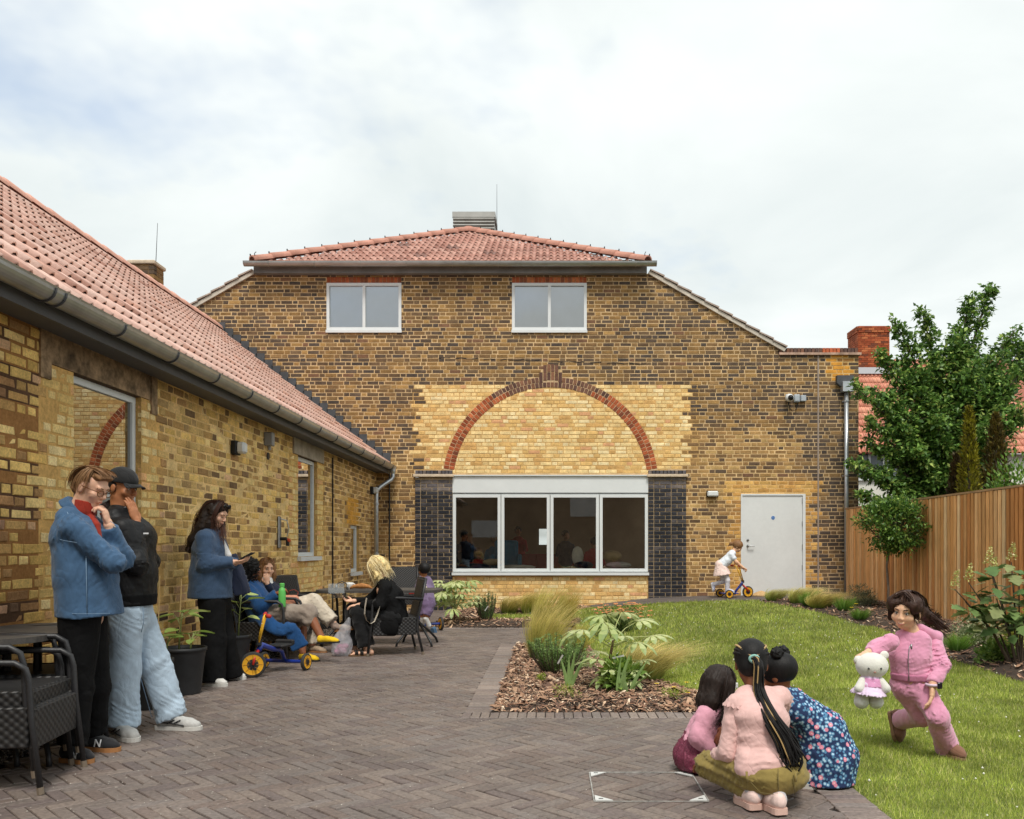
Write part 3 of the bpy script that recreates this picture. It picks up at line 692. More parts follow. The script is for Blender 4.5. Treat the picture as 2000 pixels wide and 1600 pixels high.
room.add([(X0, Y0, fz(964)), (X1, Y0, fz(964)), (X1, Y0, Z1), (X0, Y0, Z1)], [(3, 2, 1, 0)], lin((120, 110, 100)))
hp('room', room, mat('room_surface', src='Col', rough=.9, noise=(1.2, .2)))

# door
x0, x1, z0, z1 = fx(1447), fx(1573), .285, fz(965)
m = MB(); m.bx(x0, x0 + .03, FY - .012, FY + .1, z0, z1); m.bx(x1 - .055, x1, FY - .012, FY + .1, z0, z1); m.bx(x0 + .03, x1 - .055, FY - .012, FY + .1, z1 - .03, z1)
dr = hp('door', m, white_m)
part('door_leaf', MB().bx(x0 + .034, x1 - .06, FY + .006, FY + .06, z0 + .012, z1 - .036), door_m, dr)
for zz in (.55, .95, 1.4, 1.85): part('hinge', MB().tube([(x1 - .058, FY - .004, z0 + zz - .05), (x1 - .058, FY - .004, z0 + zz + .05)], .009, 8), steel_m, dr)
hx, hz = fx(1460.5), fz(1066.5)
h = MB(); h.lathe([(.024, 0), (.026, .006), (.012, .008), (.012, .045)], (hx, FY + .004, hz), 14, Matrix.Rotation(R(90), 3, 'X')); h.tube([(hx, FY - .045, hz), (hx + .02, FY - .05, hz), (hx + .125, FY - .05, hz)], .010, 8); part('handle', h, steel_m, dr)
part('keyhole', MB().lathe([(.024, 0), (.026, .008), (.02, .014), (.01, .016)], (hx, FY + .004, fz(1055)), 14, Matrix.Rotation(R(90), 3, 'X')), steel_m, dr)
sg = part('sign_disc', MB().lathe([(.036, 0), (.036, .003)], (fx(1510), FY + .005, fz(1011.5)), 24, Matrix.Rotation(R(90), 3, 'X')), mat('sign_blue', (.02, .16, .48), rough=.4), dr, label='round blue mandatory sign on the white door')
def text_mesh(txt, size, loc, rot, m, parent, name='lettering', depth=.0005, **kw):
    cu = bpy.data.curves.new(name, 'FONT'); cu.body = txt; cu.size = size; cu.align_x = 'CENTER'; cu.align_y = 'CENTER'; cu.extrude = depth
    o = bpy.data.objects.new(name, cu); me = bpy.data.meshes.new_from_object(o); bpy.data.objects.remove(o); bpy.data.curves.remove(cu)
    o = link(name, me, m, parent, **kw); o.location = loc; o.rotation_euler = rot; return o
signw = mat('sign_white', (.8, .8, .8), rough=.5)
text_mesh('Fire door', .014, (fx(1510), FY + .001, fz(1011.5) + .009), (R(90), 0, 0), signw, sg)
text_mesh('keep shut', .014, (fx(1510), FY + .001, fz(1011.5) - .009), (R(90), 0, 0), signw, sg)

# half-hipped roof
TW, TG = .272, .335
def tile_profile(n=8):
    pts = []
    for roll in range(2):
        for i in range(n):
            t = i / n; u = (roll + t) * TW / 2; h = .030 * max(0, math.sin(math.pi * min(t / .56, 1))) ** .85 - .006 * max(0, math.sin(math.pi * max(0, (t - .62) / .38)))
            pts.append((u, h))
    pts.append((TW, 0)); return pts
def tile_geo(n=8, L=.40):
    pr = tile_profile(n); k = len(pr); vs, fs = [], []
    for (v, lift, k_) in ((0, .014, 1.45), (L, 0, .72)):      # rolls stand higher at the lower edge, so their ends are open
        vs += [(u, v, h * k_ + lift) for u, h in pr]
    vs += [(u, 0, h * 1.45 + .001) for u, h in pr]          # lower edge thickness
    for i in range(k - 1):
        fs.append((i, i + 1, k + i + 1, k + i)); fs.append((2 * k + i, 2 * k + i + 1, i + 1, i))
    return vs, fs
tile_me = None
def tile_mesh():
    global tile_me
    if tile_me is None:
        m = MB(); m.add(*tile_geo(7)); tile_me = m.mesh('tile', True); tile_me.materials.append(tile_o)
    return tile_me
TILEC = [(3, (178, 130, 114)), (3, (168, 118, 102)), (2, (188, 142, 126)), (1, (154, 104, 88)), (.5, (130, 92, 80))]
def tile_roof(O, ux, up, ncol, nrow, keep, roofobj, nsingle, order, tilec=TILEC, gauge=TG):
    O, ux, up = Vector(O), Vector(ux).normalized(), Vector(up).normalized(); nn = ux.cross(up)
    M4 = Matrix(((ux.x, up.x, nn.x), (ux.y, up.y, nn.y), (ux.z, up.z, nn.z)))
    cells = []
    for r in range(nrow):
        for c in range(ncol):
            p = O + ux * (c * TW) + up * (r * gauge)
            if keep(p + ux * TW / 2 + up * gauge / 2): cells.append(p)
    cells.sort(key=order); geo = tile_geo(7); restm = MB(); me = tile_mesh()
    for i, p in enumerate(cells):
        c = pick(tilec, .93, 1.06)
        if i < nsingle:
            o = bpy.data.objects.new('tile', me); COL.objects.link(o); o.parent = roofobj; o.matrix_basis = Matrix.Translation(p) @ M4.to_4x4(); o.color = (*c, 1)
        else:
            restm.add([p + M4 @ Vector(v) for v in geo[0]], geo[1], c)
    if restm.v: part('tile_field', restm, tile_m, roofobj, smooth=True, kind='stuff')
EZ = 6.70; EY = FY - .22; HX0, HX1 = GX - 3.72, GX + 3.72; AP = Vector((GX, EY + 3.75, 8.70))
under = MB(); under.col = lin((70, 50, 44))
under.add([(HX0, EY + .02, EZ - .03), (HX1, EY + .02, EZ - .03), (AP.x, AP.y, AP.z - .05)], [(0, 1, 2)])
EL, ER = GX - 6.55, GX + 6.55
under.add([(HX1, EY + .3, EZ - .05), (ER, EY + .3, 5.04), (ER, 32, 5.04), (GX, 32, 8.66), (AP.x, AP.y, AP.z - .06)], [(0, 1, 2, 3, 4)])
under.add([(HX0, EY + .3, EZ - .05), (EL, EY + .3, 5.04), (EL, 32, 5.04), (GX, 32, 8.66), (AP.x, AP.y, AP.z - .06)], [(4, 3, 2, 1, 0)])
roof = hp('roof', under, tile_m)
upv = (AP - Vector((GX, EY, EZ))).normalized()
def hip_keep(p):
    s = (p.y - EY) / (AP.y - EY); hw = 3.72 * (1 - s); return abs(p.x - GX) < hw + .05
tile_roof((GX - 14 * TW, EY, EZ), (1, 0, 0), upv, 28, 13, hip_keep, roof, 300, lambda p: p.z)
# half-round hip tiles with their nails
hipc = mat('hip_tile', lin((190, 138, 120)), rough=.75, noise=(3, .15), noise2=(30, .12))
for (a, b) in ((Vector((HX0 - .08, EY - .03, EZ + .02)), AP), (Vector((HX1 + .08, EY - .03, EZ + .02)), AP)):
    d = (b - a); n = 14; side = d.cross(Vector((0, 0, 1))).normalized(); upn = side.cross(d).normalized()
    for i in range(n):
        p, q = a + d * (i / n), a + d * ((i + 1.06) / n); m = MB(); k = 9
        prof = [(math.cos(t) * .115, math.sin(t) * .095 + .02) for t in np.linspace(-.25, math.pi + .25, k)]
        vs = [p + side * x + upn * (y + .012) for x, y in prof] + [q + side * x * .93 + upn * y * .93 for x, y in prof]
        vs += [p + side * x * .86 + upn * (y * .86) for x, y in prof]
        m.add(vs, [(j, j + 1, k + j + 1, k + j) for j in range(k - 1)] + [(2 * k + j, 2 * k + j + 1, j + 1, j) for j in range(k - 1)])
        part('hip_tile', m, hipc, roof, smooth=True)
        part('hip_clip', MB().box(p + upn * .135, (.02, .02, .03)), black_m, roof)
for xx in (HX0 - .02, HX1 + .02):
    part('hip_iron', MB().tube([(xx, EY - .06, EZ + .03), (xx, EY - .1, EZ + .16), (xx + .02, EY - .07, EZ + .2)], .008, 6), lead_m, roof)
m = MB(); m.lathe([(.13, 0), (.11, .07), (.02, .1)], AP + Vector((0, 0, .02)), 12); part('ridge_cap', m, hipc, roof)
# gutter, fascia, verges
def half_round(mb, a, b, r, ax, ay=Vector((0, 0, 1))):
    out = [(math.cos(t) * r, math.sin(t) * r) for t in np.linspace(math.pi, 2 * math.pi, 13)]; inn = [(x * .9, y * .9 + .002) for x, y in out[::-1]]
    mb.sweep(out + [(r * 1.06, .012), (r * .92, .012)] + inn, a, b, ax, ay, closed=True)
m = MB(); half_round(m, (fx(478) * .985, EY - .07, EZ - .005), (fx(1282) * .985, EY - .07, EZ - .005), .075, Vector((0, -1, 0)))
gt = hp('gutter', m, zinc_m, smooth=False)
for i in range(9):
    xx = HX0 + .25 + i * .88; b = MB(); b.tube([(xx, EY - .07 + math.cos(t) * .079, EZ - .005 + math.sin(t) * .079) for t in np.linspace(math.pi, 2 * math.pi, 9)], .008, 6); part('bracket', b, zinc_m, gt)
m = MB(); m.bx(fx(500), fx(1262), EY + .08, FY + .05, fz(538), fz(525)); m.bx(HX0, HX1, EY, FY + .05, fz(524.5), fz(522)); hp('fascia', m, mat('fascia_board', (.22, .215, .21), rough=.7, noise=(3, .2)))
vm = mat('verge_mortar', (.56, .50, .42), rough=.9, noise=(6, .25), bump=(30, .4, .01)); vt = mat('verge_tile', (.42, .34, .29), rough=.85, noise=(8, .25))
for sg_ in (-1, 1):
    a = Vector((GX + sg_ * 3.84, 0, 6.585)); b = Vector((GX + sg_ * 6.5, 0, 5.06)); d = (b - a).normalized(); nrm = Vector((-d.z, 0, d.x)) * (1 if (-d.z, d.x)[1] > 0 else -1)
    m = MB(); m.prism([Vector((p.x, FY - .045, p.z)) for p in (a - nrm * .02, b - nrm * .02, b + nrm * .05, a + nrm * .05)][::(1 if sg_ < 0 else -1)], (0, .1, 0)); vg = hp('verge', m, vm)
    n = 10; L = (b - a).length
    for i in range(n):
        p = a + d * (L * i / n); q = a + d * (L * (i + 1) / n); k = MB()
        k.prism([Vector((w.x, FY - .07, w.z)) for w in (p + nrm * .052, q + nrm * .075, q + nrm * .105, p + nrm * .075)][::(1 if sg_ < 0 else -1)], (0, .5, 0)); part('verge_tile', k, vt, vg)

# parapet on the low wall: tile creasing and bricks on edge
x0, x1 = fx(1521), fx(1681)
m = MB(); m.bx(x0, x1, FY - .05, FY + .3, fz(694), fz(689.5)); pp = hp('creasing', m, mat('creasing_tile', (.45, .30, .22), rough=.8, noise=(7, .4, 5, (1, 1, .2))))
n = 22
for i in range(n):
    w = (x1 - x0 - .06) / n; m = MB(); m.bx(0, w - .012, -.02, .28, 0, .088); o = part('coping_brick', m, brick_o, pp); o.location = (x0 + .01 + w * i, FY, fz(689)); o.color = (*pick([(3, (96, 76, 70)), (2, (112, 84, 72)), (1, (128, 92, 74))] if not 11 < i < 17 else [(1, (190, 104, 70))]), 1)
m = MB(); m.bx(x0, x1 - .05, FY + .01, FY + .3, fz(689.4), fz(688.9)); hp('parapet_bed', m, stone_m)
hp('expansion_joint', MB().bx(fx(1596.5), fx(1599.5), FY - .008, FY + .02, .3, fz(680)), mat('joint_sealant', (.34, .27, .22), rough=.8))
m = MB(); m.bx(6.0, 6.02, FY + .008, FY + .3, -.1, fz(694)); m.bx(-8.3, 6.0, FY + .3, FY + .32, 2.95, 5.0); hp('wall_end', m, mat('wall_end_brick', (.16, .11, .07), rough=.9, noise=(15, .4)))

# rooftop ventilator behind the ridge
vY = 22.6; a, b = at(885, 452, vY), at(966, 414, vY); vent = thing('roof_ventilator', 'pale grey louvred ventilator box standing behind the roof apex', 'ventilator', (0, vY, 8.4))
ventm = mat('louvre_grey', (.44, .43, .40), rough=.5, noise=(4, .1))
def vp(name, mb): o = part(name, mb, ventm, vent); o.location = (0, -vY, -8.4); return o
vp('casing', MB().bx(a.x + .02, b.x - .02, vY + .02, vY + .9, 8.4, b.z - .02)); vp('cap', MB().bx(a.x - .02, b.x + .02, vY - .02, vY + .94, b.z - .14, b.z))
zz = b.z - .2
while zz > 8.45: vp('louvre', MB().box(((a.x + b.x) / 2, vY - .015, zz), (b.x - a.x, .07, .03), Matrix.Rotation(R(-35), 3, 'X'))); zz -= .085
p = at(970.5, 440, 22.2); part('lightning_rod', MB().tube([(p.x, 22.2, 8.6), (p.x, 22.2, at(0, 360, 22.2).z)], [.012, .004], 6), lead_m, label='thin lightning rod beside the roof ventilator', cat='rod')
p = at(303, 500, 17.5); part('lightning_rod', MB().tube([(p.x - .03, 17.5, 6.0), (p.x + .05, 17.5, at(309, 436, 17.5).z)], [.012, .004], 6), lead_m, label='thin lightning rod behind the small brick chimney', cat='rod')

# fittings on the gable wall
def fit(name, label, cat, px, py, Y=FY): return thing(name, label, cat, (fx(px), Y, fz(py)))
t = fit('dome_camera', 'white dome security camera on an arm beside two grey boxes', 'camera', 1539, 778)
part('mount', MB().bx(-.05, .05, -.05, -.0, -.05, .07), white_m, t); part('housing', MB().lathe([(.075, .02), (.08, .05), (.075, .1), (.05, .14), (.01, .15)], (0, -.05, 0), 20, Matrix.Rotation(R(100), 3, 'X')), white_m, t, smooth=True)
part('lens_dome', MB().lathe([(.055, 0), (.05, .025), (.035, .045), (.01, .055)], (0, -.19, -.02), 16, Matrix.Rotation(R(110), 3, 'X')), mat('dark_dome', (.01, .01, .012), rough=.08), t, smooth=True)
part('cable', MB().tube([(0, -.02, -.06), (.01, -.03, -.18), (.08, -.03, -.26), (.16, -.03, -.22), (.19, -.03, -.06)], .008, 6), black_m, t)
for px in (1555, 1567.5): t = fit('junction_box', 'small grey junction box beside the dome security camera', 'junction box', px, 779); t['group'] = 'junction boxes on the gable wall'; part('box', MB().cbox((0, -.035, 0), (.11, .07, .15 if px < 1560 else .12), .01), mat('box_grey', (.42, .46, .50), rough=.5) if px == 1555 else bpy.data.materials['box_grey'], t); part('lid', MB().cbox((0, -.074, 0), (.09, .012, .11), .004), bpy.data.materials['box_grey'], t)
diff_m = mat('lamp_diffuser', (.72, .74, .74), rough=.4, noise=(6, .05))
t = fit('bulkhead_lamp', 'white bulkhead lamp on the gable wall beside the white door', 'lamp', 1391, 965); part('lamp_base', MB().bx(-.115, .115, -.03, -.0, -.06, .06), black_m, t); part('diffuser', MB().cbox((0, -.065, 0), (.21, .07, .105), .02), diff_m, t)
t = fit('downpipe', 'galvanised downpipe with box hopper beside the timber fence end', 'downpipe', 1650, 900)
x_, z_ = 0, fz(900)
part('pipe', MB().tube([(0, -.09, fz(768) - z_), (0, -.09, .28 - z_)], .042, 14), pipe_m, t, smooth=True); part('hopper', MB().cbox((.01, -.1, fz(758) - z_), (.21, .16, .2), .006), pipe_m, t); part('outlet_chute', MB().prism([Vector((-.18, -.1, fz(735) - z_)), Vector((.14, -.1, fz(735) - z_)), Vector((.14, -.1, fz(746) - z_)), Vector((-.02, -.1, fz(751) - z_)), Vector((-.1, -.1, fz(757) - z_)), Vector((-.18, -.1, fz(750) - z_))], (0, .1, 0)), lead_m, t)
for zz in (fz(785), fz(1076), fz(930)): part('pipe_clip', MB().tube([(0, -.09, zz - z_ - .015), (0, -.09, zz - z_ + .015)], .052, 14), pipe_m, t); part('pipe_bracket', MB().bx(-.06, .06, -.05, 0, zz - z_ - .012, zz - z_ + .012), pipe_m, t)
part('wall_cable', MB().tube([(fx(761), FY - .02, fz(912)), (fx(761), FY - .02, .0)], .014, 6), black_m, label='black cable running down the gable wall near the inner corner', cat='cable')
# ================================================================== the side wing
wing = thing('brick_wing', 'yellow brick single-storey wing with long red clay tile roof', 'building', (WX, 10, 0)); WO = Vector((-WX, -10, 0))
def wp(name, mb, m, parent=None, **kw):
    o = part(name, mb, m, wing if parent is None else parent, **kw)
    if parent is None: o.location = WO
    return o
def wy(px): return -WX * F / (PX - px)          # where a photo column meets the wing's wall
W1 = (6.14, 7.155, .75, 2.47); W2 = (11.6, 12.55, 1.10, 2.47); W3 = (14.65, 15.3, .80, 1.61); LIN1 = (5.85, 7.3, 2.47, 2.72); LIN2 = (11.35, 12.85, 2.47, 2.68)
wholes = [W1, W2, W3, LIN1, LIN2]
def w_iv(z):
    iv = [(3.2, FY)]
    for a, b, c, d in wholes:
        if c < z < d: iv = subtract(iv, a, b)
    return iv
STK = [(3, (234, 196, 120)), (2.4, (224, 184, 108)), (2, (240, 208, 140)), (1.4, (204, 164, 104)), (.8, (178, 138, 92)), (.5, (214, 172, 132))]
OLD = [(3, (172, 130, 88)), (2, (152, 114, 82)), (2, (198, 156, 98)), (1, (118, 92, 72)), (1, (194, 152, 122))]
QUO = [(3, (232, 202, 136)), (2, (240, 214, 156)), (1, (222, 188, 120)), (1, (228, 178, 124))]
FAR = [(2, (208, 170, 108)), (2, (184, 146, 92)), (2, (162, 128, 86)), (1, (220, 184, 120)), (1, (130, 104, 76))]
GRY = [(1, (200, 166, 108)), (1, (182, 150, 102)), (1, (208, 174, 112))]
def wzone(y, z):
    for a, b, c, d in (W1, W2):
        if c - (.1 if a < 8 else .5) < z < d and (a - .36 < y < a or b < y < b + .34) or (a > 8 and a - .1 < y < b + .2 and z < c): return 'Q'
    if W3[0] - .3 < y < W3[1] and W3[3] < z < W3[3] + .45: return 'Q2'
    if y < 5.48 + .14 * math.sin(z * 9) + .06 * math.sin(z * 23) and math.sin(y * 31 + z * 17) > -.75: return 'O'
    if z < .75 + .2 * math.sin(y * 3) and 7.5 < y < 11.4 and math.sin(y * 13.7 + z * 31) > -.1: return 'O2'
    if y > 12.8: return 'F'
    if 7.5 < y < 9.2 and 1.1 < z: return 'G' if (math.sin(y * 3 + z * 4) > -.2) else 'S'
    return 'S'
def w_col(y, z):
    k = wzone(y, z)
    if k == 'Q': return pick(QUO, .93, 1.05)
    if k == 'Q2': return pick([(1, (214, 160, 72))])
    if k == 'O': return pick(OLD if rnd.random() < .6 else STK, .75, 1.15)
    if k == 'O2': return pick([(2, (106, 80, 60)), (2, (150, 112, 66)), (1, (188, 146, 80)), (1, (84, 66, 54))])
    if k == 'F': return pick(FAR)
    if k == 'G': return pick(GRY if rnd.random() < .4 else (STK if rnd.random() < .6 else FAR))
    return pick(STK if y < 7.5 or rnd.random() < .5 else FAR)
def w_mort(y, z):
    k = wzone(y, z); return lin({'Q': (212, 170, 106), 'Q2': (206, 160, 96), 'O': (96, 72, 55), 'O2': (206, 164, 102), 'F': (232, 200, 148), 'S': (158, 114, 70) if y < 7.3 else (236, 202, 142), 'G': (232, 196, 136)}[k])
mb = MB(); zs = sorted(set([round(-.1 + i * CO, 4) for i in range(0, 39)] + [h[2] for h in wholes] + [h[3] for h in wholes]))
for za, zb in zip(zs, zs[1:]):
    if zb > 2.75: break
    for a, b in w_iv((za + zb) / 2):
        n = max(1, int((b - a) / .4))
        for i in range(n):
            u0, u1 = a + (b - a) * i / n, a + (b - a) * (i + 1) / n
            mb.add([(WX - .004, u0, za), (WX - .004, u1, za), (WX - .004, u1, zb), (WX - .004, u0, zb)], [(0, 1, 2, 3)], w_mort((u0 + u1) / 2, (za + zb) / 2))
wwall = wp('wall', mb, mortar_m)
wv = [[], []]
for k, L in enumerate((S, Hd)):
    for i in range(9):
        m = MB(); m.add(*brick_verts(L, CO - J, .03, .0035, .007)); me = m.mesh('brick'); me.materials.append(brick_o); wv[k].append(me)
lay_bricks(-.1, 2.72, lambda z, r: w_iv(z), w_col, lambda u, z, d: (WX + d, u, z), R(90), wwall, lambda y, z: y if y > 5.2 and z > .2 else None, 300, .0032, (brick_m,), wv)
m = MB()
for (a, b, c, d) in (W1, W2, W3):
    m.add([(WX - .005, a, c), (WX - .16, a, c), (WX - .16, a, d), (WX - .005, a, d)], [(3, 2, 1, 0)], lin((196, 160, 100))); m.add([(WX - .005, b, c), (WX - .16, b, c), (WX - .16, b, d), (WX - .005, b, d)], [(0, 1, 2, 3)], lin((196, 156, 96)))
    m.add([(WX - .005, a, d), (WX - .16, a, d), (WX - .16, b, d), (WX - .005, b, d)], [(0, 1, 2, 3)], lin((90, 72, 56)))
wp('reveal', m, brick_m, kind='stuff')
for (a, b, c, d) in (LIN1, LIN2):
    wp('lintel', MB().bx(WX - .1, WX + (.006 if a < 8 else .02), a, b, c + .003, d), concrete_m if a < 8 else mat('pale_lintel', (.40, .34, .27), rough=.9, noise=(4, .35), bump=(25, .3, .006)))
# the stained end blocks of the near lintel
wp('padstone', MB().bx(WX - .1, WX + .012, 5.72, 5.845, 2.36, 2.73), concrete_m); wp('padstone', MB().bx(WX - .1, WX + .012, 7.31, 7.42, 2.36, 2.73), concrete_m)
def side_window(a, b, c, d, dep, sill, fw=.055):
    X = WX - dep; m = MB(); m.bx(X - .06, X, a, b, c, c + fw); m.bx(X - .06, X, a, b, d - fw, d - .004); m.bx(X - .06, X, a, a + fw, c + fw, d - fw); m.bx(X - .06, X, b - fw, b - .003, c + fw, d - fw)
    w = wp('window', m, white_m)
    part('pane', MB().add([(X - .02, a + fw - .005, c + fw - .005), (X - .02, b - fw + .005, c + fw - .005), (X - .02, b - fw + .005, d - fw + .005), (X - .02, a + fw - .005, d - fw + .005)], [(0, 1, 2, 3)]), glass_side, w)
    part('blind_or_backing', MB().bx(X - .42, X - .41, a - .6, b + .6, c - .2, d + .2), mat('interior_dark', (.16, .13, .10), rough=.9, noise=(3, .3)) if 'interior_dark' not in bpy.data.materials else bpy.data.materials['interior_dark'], w)  # dark board behind the glass, its colour standing in for the unlit room
    if sill: part('sill', MB().bx(X - .03, WX + .05, a - .03, b + .06, c - .06, c - .004), white_m, w)
side_window(*W1, .05, True); side_window(*W2, .05, True); side_window(*W3, .05, True)

# eaves: soffit, fascia, gutter with straps
EX, EZW = -3.06, 2.79
m = MB(); m.bx(WX - .02, EX - .10, 3.0, FY - .01, 2.68, 2.70); m.bx(EX - .10, EX - .075, 3.0, FY - .01, 2.655, 2.83); wp('fascia', m, fascia_m)
m = MB(); half_round(m, (EX - .005, 2.6, EZW), (EX - .005, FY - .06, EZW), .075, Vector((1, 0, 0)))
wg = wp('gutter', m, zinc_m)
y = 4.3; i = 0
while y < FY - .1:
    b = MB(); b.tube([(EX - .005 + math.cos(t) * .079, y, EZW + math.sin(t) * .079) for t in np.linspace(math.pi, 2 * math.pi, 11)], .007, 6); part('strap', b, lead_m, wg)
    if i == 1: part('strap', MB().tube([(EX - .005 + math.cos(t) * .079, y + .11, EZW + math.sin(t) * .079) for t in np.linspace(math.pi, 2 * math.pi, 11)], .007, 6), lead_m, wg)
    y += .86 if i != 0 else .9; i += 1
# downpipe with its swan neck in the corner
t = thing('downpipe', 'galvanised downpipe with swan neck in the inner corner of the wing', 'downpipe', (-3.36, FY - .55, 0))
P0 = Vector((EX + .02, FY - .2, EZW - .06)) - t.location; cx = (735 - PX) / F * (FY - .5)
pc = Vector((cx, FY - .5, 0)) - t.location
part('pipe', MB().tube([P0, P0 + Vector((0, 0, -.14)), P0 + Vector((-.03, -.02, -.2)), pc + Vector((.05, .1, 2.38)), pc + Vector((0, .02, 2.3)), pc + Vector((0, 0, 2.18)), pc + Vector((0, 0, .0))], .042, 12), pipe_m, t, smooth=True)
part('outlet', MB().lathe([(.06, .03), (.055, -.05), (.044, -.1)], P0 + Vector((0, 0, .02)), 14), pipe_m, t)
for zz in (2.05, 1.1): part('pipe_clip', MB().tube([pc + Vector((0, 0, zz - .02)), pc + Vector((0, 0, zz + .02))], .052, 12), pipe_m, t)

# long tiled roof
RX, RZ = -6.5, 5.50; E0 = Vector((EX - .06, 0, EZW + .04)); RD = Vector((RX, 0, RZ)); upw = (RD - E0).normalized(); slen = (RD - E0).length; nrow = 13; gw = slen / nrow
m = MB(); m.col = lin((70, 50, 44)); m.add([(E0.x - .05, 2.4, E0.z - .01), (E0.x - .05, FY - .005, E0.z - .01), (RX, FY - .005, RZ - .04), (RX, 2.4, RZ - .04)], [(0, 1, 2, 3)]); m.add([(RX, 2.4, RZ - .04), (RX, FY - .005, RZ - .04), (RX - 3.4, FY - .005, 2.8), (RX - 3.4, 2.4, 2.8)], [(0, 1, 2, 3)])
wroof = wp('roof', m, tile_m)
TILEW = [(3, (228, 186, 170)), (3, (222, 177, 160)), (2, (234, 194, 178)), (1, (214, 164, 144)), (.3, (192, 142, 124))]
def vis_order(p):
    px = p.x / max(p.y, .1) * F + PX; py = PY - (p.z - CAMH) / max(p.y, .1) * F
    return p.y if (-30 < px < 1000 and py > -50) else 100 + p.y
tile_roof((E0.x, 2.5, E0.z), (0, 1, 0), upw, int((FY - 2.55) / TW), nrow, lambda p: True, wroof, 300, vis_order, TILEW, gw)
ridm = mat('ridge_tile', lin((210, 160, 142)), rough=.75, noise=(3, .15), noise2=(30, .12))
for i in range(32):
    y0, y1 = 2.5 + i * .45, 2.5 + (i + 1) * .45 + .02
    if y0 > FY - .1: break
    m = MB(); k = 9; pr = [(math.cos(a) * .12, math.sin(a) * .09) for a in np.linspace(-.2, math.pi + .2, k)]
    m.add([(RX + x, y0, RZ + z + .012) for x, z in pr] + [(RX + x * .94, min(y1, FY), RZ + z * .94) for x, z in pr] + [(RX + x * .86, y0, RZ + z * .8) for x, z in pr], [(j, k + j, k + j + 1, j + 1) for j in range(k - 1)] + [(2 * k + j, j, j + 1, 2 * k + j + 1) for j in range(k - 1)]); part('ridge_tile', m, ridm, wroof, smooth=True)
# stepped lead flashing where the roof meets the gable
n = 22; fl = MB()
for i in range(n):
    a = E0 + (RD - E0) * (i / n); b = E0 + (RD - E0) * ((i + 1) / n); y = FY - .014
    h0, h1 = .22, .22
    fl.prism([Vector((a.x, y, a.z + .02)), Vector((a.x, y, a.z + .12 + (b.z - a.z))), Vector((b.x - .02, y, b.z + .12)), Vector((b.x, y, b.z + .02))], (0, .012, 0))
wp('flashing', fl, lead_m)
# behind the wing
for (nm, px0, px1, py0, py1, Y) in (('chimney', 252, 300, 512, 560, 15.0),):
    a, b = at(px0, py1, Y), at(px1, py0, Y); ch = thing('brick_chimney', 'small weathered yellow brick chimney behind the wing ridge', 'chimney', (a.x, Y, a.z))
    m = MB(); z = a.z - .3; row = 0
    core = MB().bx(.008, b.x - a.x - .008, .008, .4, -.6, b.z - a.z - .02, lin((170, 136, 96))); part('core', core, mortar_m, ch)
    zz = -.6; row = 0
    while zz < b.z - a.z - .04:
        for (L, x0_) in (((.215, 0), (.1025, .2255), (.1, .338)) if row % 2 else ((.1025, 0), (.215, .113), (.1, .338))):
            part('brick', MB().box((x0_ + L / 2, .05, zz + .0325), (L, .1, .062)), brick_o, ch).color = (*pick(BRN), 1)
        part('brick', MB().box((b.x - a.x - .05, .25, zz + .0325), (.1, .28, .062)), brick_o, ch).color = (*pick(BRN), 1)
        zz += CO; row += 1
    part('cap', MB().cbox(((b.x - a.x) / 2, .2, b.z - a.z - .0), (b.x - a.x + .06, .46, .07), .015), stone_m, ch)

# fittings on the wing's wall
def wfit(name, label, cat, px, py):
    Y = wy(px); return thing(name, label, cat, (WX, Y, CAMH - (py - PY) / F * Y), R(90))
for (px, py, lab) in ((455, 875, 'black and white bulkhead lamp on the wing wall above the woman with long hair'), (724, 958, 'black and white bulkhead lamp on the wing wall beside the swan-neck downpipe')):
    t = wfit('bulkhead_lamp', lab, 'lamp', px, py); part('lamp_base', MB().cbox((0, -.03, 0), (.15, .06, .15), .01), black_m, t); part('diffuser', MB().cbox((0, -.095, .0), (.12, .09, .12), .02), diff_m, t)
t = wfit('vent_box', 'small grey metal box fixed under the eaves of the wing', 'box', 518, 858); part('box', MB().cbox((0, -.05, 0), (.10, .10, .16), .008), mat('box_dull', (.3, .3, .3), rough=.5), t); part('pipe_stub', MB().tube([(0, -.05, -.08), (0, -.05, -.13)], .02, 8), bpy.data.materials['box_dull'], t)
t = wfit('air_vent', 'small dark round air hole in the wing wall below the grey box', 'vent', 523, 891); part('grille', MB().lathe([(.045, 0), (.045, .008), (.03, .010)], (0, -.001, 0), 14, Matrix.Rotation(R(90), 3, 'X')), black_m, t)
t = wfit('outdoor_tap', 'grey hose bib with red lever and wall plate on the wing wall', 'tap', 543, 1040)
part('wall_plate', MB().cbox((0, -.015, .0), (.09, .03, .40), .012), steel_m, t); part('tap_body', MB().tube([(0, -.02, -.08), (0, -.10, -.08), (.0, -.12, -.1), (0, -.12, -.17)], .022, 10), black_m, t); part('lever', MB().cbox((0, -.13, -.10), (.04, .05, .05), .012), mat('lever_red', (.55, .08, .03), rough=.5), t); part('pipe_loop', MB().tube([(0, -.03, .17), (.03, -.10, .15), (.05, -.12, .05), (.04, -.1, -.05)], .007, 6), pipe_m, t)
Y = wy(648); part('wall_cable', MB().tube([(WX + .015, Y, 2.62), (WX + .015, Y, .05)], .011, 6), black_m, label='thin dark cable running down the wing wall between two windows', cat='cable')

